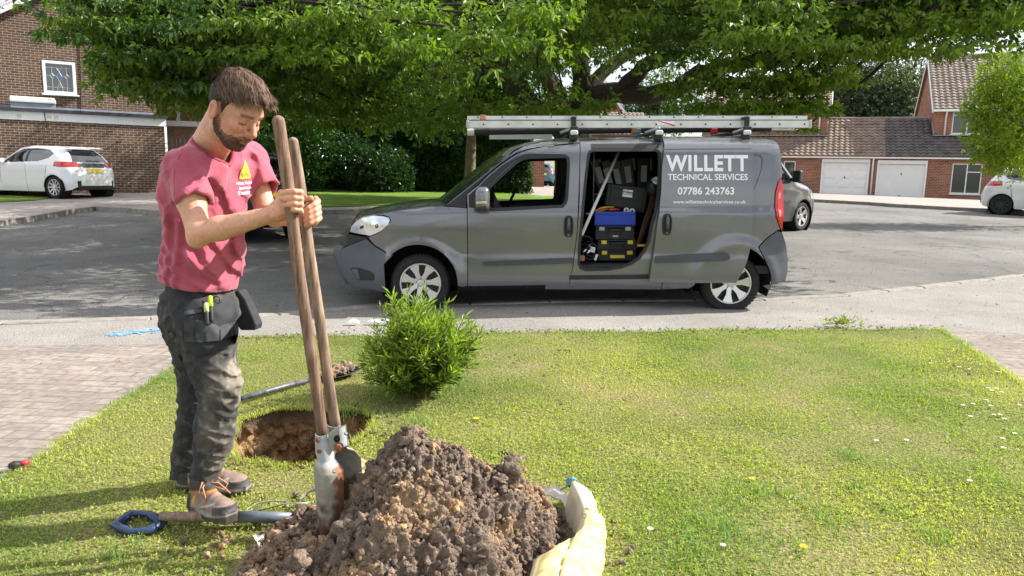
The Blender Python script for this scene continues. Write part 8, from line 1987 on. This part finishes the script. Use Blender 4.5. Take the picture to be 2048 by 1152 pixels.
# bridge plate, pivot and bolts
bm=bmesh.new(); prism(bm,[V3(w_(a,b,2.352))-DO for a,b in [(656,868),(664,862),(671,856),(678,850),(680,870),(680,888),(676,898),(670,902),(664,903),(660,912),(656,900)]],(0,.006,0)); bmesh.ops.recalc_face_normals(bm,faces=bm.faces); bmobj("pivot_plate",bm,M_galv,dg,bevel=.002)
def bolt(px,py,Y,r0,m=M_rust): 
    bm=bmesh.new(); p=V3(w_(px,py,Y))-DO; lathe(bm,[(.001,.014),(r0*.7,.013),(r0,.008),(r0,0)],6,Matrix.Translation(p)@Matrix.Rotation(math.radians(75),4,'X')); lathe(bm,[(.001,.004),(r0*1.35,.003),(r0*1.35,0)],12,Matrix.Translation(p)@Matrix.Rotation(math.radians(75),4,'X')); bmobj("bolt",bm,m,dg)
bolt(637,880,2.345,.0075); bolt(640,902,2.345,.0075); bolt(678,894,2.34,.012); bolt(692,867,2.43,.005,M_galv); bolt(669,943,2.312,.005,M_galv)
bm=bmesh.new(); p=V3(w_(674,878,2.348))-DO; lathe(bm,[(.001,.001),(.011,.001)],20,Matrix.Translation(p)@Matrix.Rotation(math.radians(90),4,'X')@Matrix.Diagonal((1,1.2,1,1))); bmobj("plate_hole",bm,M_dark,dg)
# ---------------- soil heap
PC=(-.335,2.36); HP=float(W(828,857,2.36)[2])
M_heap=mat("dug_soil",(.1,.06,.035),.92,attr="col",nscale=34,namt=.45,bump=1,bscale=120,bdist=.012)
BAGP=[tuple(G(a,b,c)[:2]) for a,b,c in [(1090,975,.05),(1120,985,.08),(1146,1010,.12),(1160,1040,.12),(1148,1076,.12),(1126,1096,.12),(1092,1108,.12),(1068,1122,.12),(1058,1156,.12),(1040,1240,.1)]]+[(.0,1.2),(-1.6,1.2),(-1.6,3.2),(.05,3.1)]
def heap_base(x,y):
    x=np.asarray(x,float); y=np.asarray(y,float)
    dx=x-PC[0]; dy=y-PC[1]; rx=np.where(dx<0,.545,.66); ry=np.where(dy<0,.74,.52); r=np.sqrt((dx/rx)**2+(dy/ry)**2)
    rx2=np.where(dx<0,.305,.60); r2=np.sqrt((dx/rx2)**2+(dy/np.where(dy<0,.62,.40))**2)
    h=np.maximum(HP*1.02*np.clip(1-r2,0,1)**.92,.13*np.clip(1.02-r,0,1)**.6); 
    sh=.17*np.exp(-(((x-.085)/.13)**2+((y-2.42)/.12)**2)); sh2=.05*np.exp(-(((x+.62)/.15)**2+((y-2.05)/.14)**2)); sh3=.06*np.exp(-(((x-.05)/.28)**2+((y-2.2)/.22)**2))
    h=h+sh*.75+sh2+sh3*np.clip(1.4-r,0,1)
    rimin=np.minimum(1,0) if False else 0; hollow=.10*np.exp(-(((x+.60)/.11)**2+((y-2.38)/.10)**2)); h=h-hollow*.7-.03*np.clip((r-.98)/.1,0,1); db=poly_dist(x,y,BAGP); return np.minimum(h,-db*1.1+.035)
xs=np.arange(-1.05,.48,.0038); ys=np.arange(1.62,2.98,.0038); X,Y=np.meshgrid(xs,ys,indexing='ij'); Hh=heap_base(X,Y)
def crumb(X,Y,Z):
    a=fbm(X,Y,Z,9,3,21)-.5; b=fbm(X,Y,Z,24,3,22)-.5; c=vn(X,Y,Z,62,23)-.5; e=vn(X,Y,Z,125,24)-.5
    return .070*a+.050*b+.030*c+.016*e
m_=np.clip(Hh/.06,0,1); n_=crumb(X,Y,Hh*1.0); gx_,gy_=np.gradient(Hh,.0038); Zz=Hh+n_*m_*1.15; Xo=X-gx_*n_*m_*.5; Yo=Y-gy_*n_*m_*.5
keep=Hh>-.028; V=np.stack([Xo,Yo,Zz],-1).reshape(-1,3); ii=np.arange(X.size).reshape(X.shape); Fq=np.stack([ii[:-1,:-1],ii[1:,:-1],ii[1:,1:],ii[:-1,1:]],-1); kf=keep[:-1,:-1]&keep[1:,:-1]&keep[1:,1:]&keep[:-1,1:]; Fq=Fq[kf]; 
def soilcol(x,y,z,n,seed=0):
    big=fbm(x,y,z,6,3,31)[...,None]; fine=fbm(x,y,z,80,3,33)[...,None]; c=np.array([.098,.062,.044])*(1-0)+0*big
    oc=np.clip((big-.50)*5,0,1); c=np.array([.160,.116,.086])*(1-oc)+np.array([.27,.18,.105])*oc; c=c*(.55+.9*fine); return c
C=soilcol(V[:,0],V[:,1],V[:,2],0)
used=np.unique(Fq.ravel()); mp_=-np.ones(len(V),int); mp_[used]=np.arange(len(used)); VV=[V[used]];FFl=[mp_[Fq]];CC=[C[used]]; off=len(used)
# clods: irregular lumps of many sizes over the heap and round its foot
rr_=np.random.default_rng(8)
def ico(sub):
    bm=bmesh.new(); bmesh.ops.create_icosphere(bm,subdivisions=sub,radius=1); v=np.array([q.co[:] for q in bm.verts]); f=np.array([[w.index for w in q.verts] for q in bm.faces]); bm.free(); return v,f
I2=ico(3); I1=ico(2)
tri=[];tV=[];tC=[];toff=0
def clod(x,y,z,rad,fine=True):
    global toff
    v,f=(I2 if fine else I1); s=rr_.uniform(.65,1.25,3)*rad; sd=rr_.random(3)*50; p=v*s; 
    nn_=fbm(v[:,0]+sd[0],v[:,1]+sd[1],v[:,2]+sd[2],1.5,2,5)-.5; n2_=vn(v[:,0]+sd[1],v[:,1]+sd[2],v[:,2]+sd[0],3.2,6)-.5; n3_=vn(v[:,0]+sd[1],v[:,1]+sd[2],v[:,2]+sd[0],7.5,7)-.5
    p=p*(1+1.5*nn_+.9*n2_+.55*n3_)[:,None]; th=rr_.random()*6.28; c,s_=math.cos(th),math.sin(th); p=np.stack([p[:,0]*c-p[:,1]*s_,p[:,0]*s_+p[:,1]*c,p[:,2]],1)+np.array([x,y,z]); tV.append(p); tri.append(f+toff); toff+=len(p); q=soilcol(p[:,0],p[:,1],p[:,2],0)*rr_.uniform(.75,1.5); 
    if rr_.random()<.10: q=q*np.array([1.7,1.45,1.1])
    tC.append(q)
for i in range(5600):
    a=rr_.random()*6.283; q=math.sqrt(rr_.random())*1.03; x=PC[0]+math.cos(a)*q*(.55 if math.cos(a)<0 else .66); y=PC[1]+math.sin(a)*q*(.72 if math.sin(a)<0 else .50)
    if y<1.75: continue
    h=float(heap_base(np.array(x),np.array(y))); rad=min(.024,.005+rr_.gamma(1.2,.0029)); n0=float(crumb(np.array([x]),np.array([y]),np.array([h]))[0])
    clod(x,y,h+n0*min(1,max(0,h/.06))+rad*.05,rad,rad>.013)
for (px,py,rad) in [(590,1072,.030),(640,1066,.03),(560,1088,.028),(540,1110,.025),(615,1100,.032),(695,1066,.036),(580,1050,.022),(592,1022,.016),(575,1032,.014),(1012,918,.028),(1035,930,.035),(1050,955,.03),(1020,945,.03),(828,868,.022),(820,885,.025),(525,1118,.022),(660,1100,.03),(700,1100,.033),(600,1140,.035),(1075,985,.02)]:
    d=ray(px,py); best=None
    for t_ in np.linspace(1.2,3.6,600):
        p=C0+d*t_
        if p[2]<max(0.0,float(heap_base(np.array(p[0]),np.array(p[1])))): best=p; break
    if best is not None: clod(best[0],best[1],best[2]+rad*.35,rad)
q4=np.concatenate(FFl); tris=np.concatenate([q4[:,[0,1,2]],q4[:,[0,2,3]],np.concatenate(tri)+off])
o=npmesh("soil_heap",np.concatenate(VV+tV),tris,M_heap,None,smooth=True,cols=np.clip(np.concatenate(CC+tC),.008,.6)); tagp(o,"heap of freshly dug crumbly brown soil piled in the yellow bag","soil",kind="stuff")
# ---------------- the yellow bulk bag
M_bag=mat("woven_bag_yellow",(.66,.58,.28),.75,nscale=7,namt=.22,bump=.5,bscale=25,bdist=.01); M_bagw=mat("woven_bag_white",(.66,.64,.56),.75,nscale=12,namt=.2,bump=.5,bscale=40,bdist=.006)
_n=M_bag.node_tree; 
bag=empty("bulk_bag",(.2,2.2,0),"pale yellow woven bulk bag slumped open round the soil heap's right-hand foot","bag"); BO=bag.location
rimq=[(1149,962,.20),(1162,988,.19),(1174,1022,.17),(1168,1050,.15),(1157,1078,.14),(1136,1096,.135),(1104,1106,.13),(1078,1120,.125),(1068,1156,.12),(1050,1240,.11)]
outq=[(1152,966,.10),(1184,996,.02),(1193,1030,.01),(1201,1058,.01),(1208,1080,.01),(1209,1108,.01),(1203,1142,.01),(1190,1190,.01),(1172,1240,.01),(1140,1330,.01)]
tt=np.linspace(0,len(rimq)-1,120)
def sm(q):
    A_=np.array([G(a,b,c) for a,b,c in q]); r_=np.stack([np.interp(tt,np.arange(len(q)),A_[:,k]) for k in range(3)],1); k_=np.ones(9)/9
    return np.stack([np.convolve(np.pad(r_[:,k],4,mode='edge'),k_,mode='valid') for k in range(3)],1)
RIM=sm(rimq); OUT=sm(outq); RV=[]; hc=np.array([-.25,2.30,0])
for i in range(120):
    R_=RIM[i]; O_=OUT[i]; inw=unit(np.array([hc[0]-R_[0],hc[1]-R_[1],0])); row=[]
    for k in range(5):
        t_=1-k/4; row.append(R_+inw*(.012+.035*t_)*1+np.array([0,0,-.15*t_**1.1]))
    row.append(R_+np.array([0,0,.003]))
    for k in range(1,19):
        t_=k/18; p=R_+(O_-R_)*t_; p=p+np.array([0,0,(.055*math.sin(math.pi*t_**.8))*min(1,i/25)]); row.append(p)
    row.append(O_-inw*.002+np.array([0,0,-.015])); RV.append(row)
RV=np.array(RV); A0,B0=np.meshgrid(np.linspace(0,9,120),np.linspace(0,3,RV.shape[1]),indexing='ij')
cr1=1-np.abs(fbm(A0*1.0+B0*.7,B0*.55-A0*.25,0*A0,1.5,2,14)*2-1); cr2=1-np.abs(fbm(A0+B0*1.5,B0-A0*.6,0*A0,3.6,2,18)*2-1); nz_=(cr1**5)*.026+(cr2**4)*.012+(fbm(A0,B0,0*A0,1.2,2,3)-.5)*.02
ew=np.clip((np.arange(RV.shape[1])-6)/6,0.0,1)*np.clip((RV.shape[1]-1-np.arange(RV.shape[1]))/3,0,1); RV[...,2]+=nz_*ew[None]*np.clip((np.arange(120)-12)/40,0,1)[:,None]; RV[...,0]+=nz_*.5*ew[None]*np.clip((np.arange(120)-12)/40,0,1)[:,None]; RV[...,2]=np.maximum(RV[...,2],.004)
nr_2,nc_2=RV.shape[:2]; ii=np.arange(nr_2*nc_2).reshape(nr_2,nc_2); Fq=np.stack([ii[:-1,:-1],ii[:-1,1:],ii[1:,1:],ii[1:,:-1]],-1).reshape(-1,4)
Vb2=RV.reshape(-1,3); dn=fbm(Vb2[:,0],Vb2[:,1],Vb2[:,2],30,4,12)[:,None]; inside=(np.tile(np.arange(nc_2),nr_2)<5)[:,None]
Cb=np.array([.68,.59,.27])*(.88+.24*dn); dirt=np.clip((dn-.60)*7,0,1)*.55; Cb=Cb*(1-dirt)+np.array([.36,.26,.12])*dirt; Cb=np.where(inside,np.array([.50,.44,.33])*(.6+.7*dn),Cb)
up_=(np.repeat(np.linspace(0,1,nr_2),nc_2)<.22)[:,None]; Cb=np.where(up_&~inside,Cb*.55+np.array([.66,.64,.56])*.45,Cb)
M_bagc=mat("woven_bag",(.6,.5,.3),.75,attr="col",nscale=90,namt=.06,bump=.4,bscale=300,bdist=.002); 
bf=npmesh("bag_fabric",Vb2-np.array(BO),Fq,M_bagc,bag,cols=Cb); q_=bf.modifiers.new("s","SOLIDIFY"); q_.thickness=.003
bm=bmesh.new(); sp_pts=[RV[int(t_*119),c_] for t_,c_ in [(.22,5),(.30,8),(.38,11),(.48,12),(.58,11),(.68,12),(.80,13),(.95,13)]]; tube(bm,[V3(p+np.array([0,0,.004]))-BO for p in sp_pts],[.006]*8,6,flat=.5); bmobj("seam",bm,mat("seam_tan",(.36,.26,.11),.8),bag,smooth=True)
# back-left corner of the same bag showing behind the blade, and white inner flaps
def flap(name,pts3,m,parent,O,thick=.003,wav=.008):
    """strip through two px/py/Y edge polylines"""
    A_=[np.array(W(*p)) for p in pts3[0]]; B_=[np.array(W(*p)) for p in pts3[1]]; n=24; t=np.linspace(0,len(A_)-1,n); a=np.stack([np.interp(t,np.arange(len(A_)),[q[k] for q in A_]) for k in range(3)],1); b=np.stack([np.interp(t,np.arange(len(B_)),[q[k] for q in B_]) for k in range(3)],1)
    rows=[]
    for s in np.linspace(0,1,6): q=a+(b-a)*s; q[:,2]+=wav*np.sin(np.arange(n)*.7+s*5)+.004*np.sin(s*9+np.arange(n)*.3); rows.append(q)
    Rr=np.array(rows); Rr[...,2]=np.maximum(Rr[...,2],.008); ii=np.arange(6*n).reshape(6,n); Fq=np.stack([ii[:-1,:-1],ii[:-1,1:],ii[1:,1:],ii[1:,:-1]],-1).reshape(-1,4); V=Rr.reshape(-1,3); off=len(V); V2=V-np.array([0,0,thick]); per=list(ii[0])+list(ii[1:,-1])+list(ii[-1,::-1][1:])+list(ii[::-1,0][1:-1]); Fe=np.array([[per[i],per[(i+1)%len(per)],per[(i+1)%len(per)]+off,per[i]+off] for i in range(len(per))])
    return npmesh(name,np.concatenate([V,V2])-np.array(O),np.concatenate([Fq,Fq[:,::-1]+off,Fe]),m,parent)
flap("bag_corner",([(718,918,2.80),(722,935,2.78),(712,960,2.72)],[(748,922,2.80),(738,945,2.76),(722,972,2.70)]),M_bag,bag,BO,wav=.004)
flap("inner_flap",([(1075,978,2.72),(1105,972,2.70),(1132,980,2.66),(1150,1005,2.58)],[(1080,990,2.70),(1110,992,2.66),(1126,1005,2.62),(1142,1040,2.54)]),M_bagw,bag,BO,wav=.006)
flap("bag_corner",([(505,1072,2.40),(515,1085,2.36),(505,1108,2.32)],[(530,1068,2.42),(526,1080,2.38),(512,1100,2.33)]),M_bagw,bag,BO,wav=.003)
# tie of blue twine at the bag's top corner
bm=bmesh.new(); k0=V3(W(1148,966,2.62)); 
tube(bm,[k0+Vector((0,0,-.02))-BO,k0+Vector((.012,-.004,-.045))-BO,k0+Vector((.024,-.01,-.09))-BO,k0+Vector((.034,-.02,-.12))-BO],[.006,.0075,.0065,.004],8)
for k in range(3): tube(bm,[k0-BO+Vector((math.cos(a)*(.016+.003*k)-.004*k,.003*k,math.sin(a)*(.014+.002*k))) for a in np.linspace(0,6.28,16)],.0028,5)
tube(bm,[k0-BO,k0-BO+Vector((-.03,.01,-.02)),k0-BO+Vector((-.05,.01,-.035))],.002,4)
bmobj("twine",bm,mat("twine_blue",(.12,.30,.38),.8,nscale=80,namt=.6),bag,smooth=True)
# lifting straps of the bag
def strap(pts,wd,label_m,name="lifting_strap"):
    P=[np.array(W(*p)) for p in pts]; n=60; t=np.linspace(0,len(P)-1,n); m=len(P)
    def cr(q,i): 
        i0=int(min(m-2,math.floor(q))); f=q-i0; p0=P[max(i0-1,0)];p1=P[i0];p2=P[i0+1];p3=P[min(i0+2,m-1)]; return .5*((2*p1)+(p2-p0)*f+(2*p0-5*p1+4*p2-p3)*f*f+(3*p1-3*p2+p3-p0)*f**3)
    C_=np.array([cr(q,0) for q in t]); d=np.gradient(C_,axis=0); d=unit(d); rows=[]
    for i in range(n):
        tw=.35+.25*math.sin(i*.06); sd_=unit(np.cross(d[i],np.array([0,0,1.]))); nrm_=np.cross(sd_,d[i]); v=sd_*math.cos(tw)+nrm_*math.sin(tw); rows.append([C_[i]-v*wd,C_[i]+v*wd,C_[i]+v*wd-nrm_*.002,C_[i]-v*wd-nrm_*.002])
    R_=np.array(rows); R_[...,2]=np.maximum(R_[...,2]+.025,.035); ii=np.arange(n*4).reshape(n,4); Fq=np.stack([ii[:-1],np.roll(ii[:-1],-1,1),np.roll(ii[1:],-1,1),ii[1:]],-1).reshape(-1,4)
    return npmesh(name,R_.reshape(-1,3)-np.array(BO),Fq,label_m,bag)
M_web=mat("strap_white",(.72,.71,.66),.7,nscale=150,namt=.15,bump=.5,bscale=500,bdist=.002)
strap([(494,1030,2.60),(520,1018,2.62),(560,1014,2.62),(600,1020,2.60),(636,1024,2.52)],.012,M_web); strap([(497,1034,2.57),(530,1030,2.57),(570,1020,2.58),(615,1018,2.58)],.011,M_web)
strap([(600,1010,2.66),(615,998,2.68),(630,990,2.68),(640,985,2.66)],.016,M_web)
# ---------------- spade under his boot
sp_=empty("spade",G(400,1066),"spade with blue D-shaped grip lying under the man's boot, blade buried in soil","spade"); SO2=sp_.location
a=V3(G(322,1063)); a.z=.058; b=V3(G(585,1060)); b.z=.050; u=(b-a).normalized()
bm=bmesh.new(); mdl=a.lerp(b,.56); tube(bm,[a-SO2,a.lerp(mdl,.5)-SO2,mdl-SO2],[.016,.0185,.019],14); bmobj("shaft",bm,M_wood2,sp_,smooth=True)
bm=bmesh.new(); tube(bm,[mdl-SO2,mdl.lerp(b,.5)-SO2,b-SO2],[.0205,.021,.018],14); bmobj("socket",bm,mat("socket_grey",(.13,.15,.18),.5,metal=.3,nscale=12,namt=.35),sp_,smooth=True)
bm=bmesh.new(); n=13; rows=[]
for i in range(9):
    t_=i/8; w2=.09*(1 if t_<.8 else 1-.25*(t_-.8)/.2); c=b+u*(.02+.26*t_); rows.append([bm.verts.new(c+Vector((-u.y,u.x,0))*(w2*s)+Vector((0,0,.012*(s*s)-.01))-SO2) for s in np.linspace(-1,1,n)])
for A_,B_ in zip(rows,rows[1:]):
    for k in range(n-1): bm.faces.new((A_[k],B_[k],B_[k+1],A_[k+1]))
o=bmobj("blade",bm,M_rust,sp_,smooth=True); so_=o.modifiers.new("s","SOLIDIFY"); so_.thickness=.004
M_dgrip=mat("grip_blue",(.016,.035,.095),.4,coat=.3)
g0=V3(G(232,1072)); g0.z=.04; g1=V3(G(262,1046)); g1.z=.035; g2_=V3(G(300,1047)); g2_.z=.035; g3=V3(G(326,1062)); g3.z=.034; g4=V3(G(300,1077)); g4.z=.03; g5=V3(G(262,1079)); g5.z=.028
bm=bmesh.new(); tube(bm,[p-SO2 for p in (g3,g2_,g2_.lerp(g1,.5)+Vector((0,.004,0)),g1,g0.lerp(g1,.4)+Vector((0,.0,0)),g0,g5.lerp(g0,.4),g5,g5.lerp(g4,.6),g4,g3)],[.021,.014,.013,.015,.017,.017,.015,.013,.013,.015,.021],12); bmobj("d_grip",bm,M_dgrip,sp_,smooth=True)
# ---------------- the second shovel beyond the hole
s2=empty("shovel",G(640,775),"long shovel with black and silver shaft and soil on its blade, lying beyond the hole","shovel"); SO3=s2.location
a=V3(G(478,816)); a.z=.05; c_=V3(G(560,790)); c_.z=.045; b=V3(G(650,762)); b.z=.035
bm=bmesh.new(); tube(bm,[a-SO3,c_-SO3,b-SO3],[.015,.015,.014],12); bmobj("shaft",bm,mat("shaft_worn",(.11,.115,.13),.45,metal=.3,nscale=22,namt=.95),s2,smooth=True)
bq=[(640,772,.03),(668,760,.03),(715,742,.05),(722,741,.055),(712,752,.03),(690,768,.015),(655,778,.015)]
cen=V3(G(682,757)); bm=bmesh.new(); top=[]; 
uu=(V3(G(722,740))-V3(G(645,772))).normalized(); vv=Vector((-uu.y,uu.x,0)); st=V3(G(648,771)); n=11; rows=[]
for i in range(10):
    t_=i/9; w2=.105*min(1,.45+t_*1.4)*(1 if t_<.75 else 1-.9*((t_-.75)/.25)**2); c=st+uu*(.30*t_); rows.append([bm.verts.new(c+vv*(w2*s)+Vector((0,0,.03+.020*s*s+.01*t_))-SO3) for s in np.linspace(-1,1,n)])
for A_,B_ in zip(rows,rows[1:]):
    for k in range(n-1): bm.faces.new((A_[k],B_[k],B_[k+1],A_[k+1]))
o=bmobj("blade",bm,M_blackp,s2,smooth=True); m_o=o.modifiers.new("s","SOLIDIFY"); m_o.thickness=.004
tV=[];tri=[];tC=[];toff=0
for i in range(150):
    t_=rr_.beta(2,1.6); s=rr_.normal()*.38; 
    if abs(s)>.85: continue
    c=st+uu*(.30*t_)+vv*(.085*s)+Vector((0,0,.045+rr_.random()*.022)); clod(c.x,c.y,c.z,rr_.uniform(.008,.02),False)
o=npmesh("soil_crumbs",np.concatenate(tV),np.concatenate(tri),M_heap,None,cols=np.clip(np.concatenate(tC)*1.3,.01,.6)); tagp(o,"crumbs of soil resting on the shovel blade beyond the hole","soil",kind="stuff")
# loose crumbs on the grass round the heap
tV=[];tri=[];tC=[];toff=0
for i in range(260):
    a_=rr_.random()*6.28; q=1.0+abs(rr_.normal())*.16; x=PC[0]+math.cos(a_)*q*.60; y=PC[1]+math.sin(a_)*q*(.52); 
    if y>1.8: clod(x,y,.022,rr_.uniform(.004,.012),False)
for i in range(170):
    k=rr_.integers(len(hole)); hx_,hy_=hole[k]; x=hx_+rr_.normal()*.05; y=hy_+rr_.normal()*.04
    if poly_dist(np.array([x]),np.array([y]),hole)[0]>0: clod(x,y,.022,rr_.uniform(.003,.009),False)
o=npmesh("loose_soil",np.concatenate(tV),np.concatenate(tri),M_heap,None,cols=np.clip(np.concatenate(tC)*1.1,.01,.6)); tagp(o,"loose soil crumbs spilt on the grass round heap and hole","soil",kind="stuff")
# ---------------- small things at the left and by the kerb
tw=empty("trowel",G(30,945),"small trowel with black and red handle lying where the block drive meets the lawn","trowel"); SO4=tw.location
a=V3(G(-12,952)); b=V3(G(22,946)); c=V3(G(42,941)); d=V3(G(60,937)); 
for p in (a,b,c,d): p.z=.03
bm=bmesh.new(); tube(bm,[b.lerp(a,.1)-SO4,b.lerp(c,.4)-SO4,c-SO4],[.012,.020,.014],12); bmobj("handle",bm,M_blackp,tw,smooth=True); bm=bmesh.new(); tube(bm,[c-SO4,c.lerp(d,.5)-SO4,d-SO4],[.011,.015,.008],12); bmobj("grip_end",bm,mat("grip_red",(.50,.03,.04),.4,coat=.3),tw,smooth=True)
bm=bmesh.new(); tube(bm,[b-SO4,a-SO4,a+(a-b)-SO4],[.006,.02,.03],8,flat=.12); bmobj("blade",bm,M_galv,tw,smooth=True)
wr_=empty("plastic_wrapper",G(735,648),"crumpled translucent plastic wrapper on the footpath by the shrub","wrapper"); bm=bmesh.new()
for (x0,w0,h0,seed) in ((-.12,.11,.028,2),(.06,.13,.02,5),(.15,.09,.022,8)):
    rws=[]
    for i in range(9):
        rws.append([bm.verts.new((x0+w0*(i/8-.5),.07*(k/6-.5)+.05*(seed>4),.012+h0*(1-((i-4)/4)**2*.8)*(1-((k-3)/3)**2*.7)+.012*mnoise.noise(Vector((i*.9,k*.9,seed))))) for k in range(7)])
    for A_,B_ in zip(rws,rws[1:]):
        for k in range(6): bm.faces.new((A_[k],B_[k],B_[k+1],A_[k+1]))
bmobj("film",bm,mat("plastic_film",(.60,.66,.68),.25,coat=.5,nscale=20,namt=.3),wr_,smooth=True)
# blue spray mark on the footpath
M_spray=mat("spray_blue",(.18,.38,.62),.9,nscale=18,namt=.4); rs=np.random.default_rng(3); bm=bmesh.new()
for i in range(150):
    t_=rs.random(); px=222+t_*112+rs.normal()*3; py=671-t_*13+rs.normal()*2.2; g=G(px,py); s=rs.uniform(.006,.02); n=6; th0=rs.random()*6; vs=[bm.verts.new((g[0]+s*(2.2 if i%2 else 1)*math.cos(th0+k*6.283/n)*rs.uniform(.6,1),g[1]+s*math.sin(th0+k*6.283/n)*rs.uniform(.6,1),float(gz(g[0],g[1]))+.0045+.00002*i)) for k in range(n)]; bm.faces.new(vs)
bmesh.ops.recalc_face_normals(bm,faces=bm.faces)
o=bmobj("paint_mark",bm,M_spray); o["kind"]="structure"
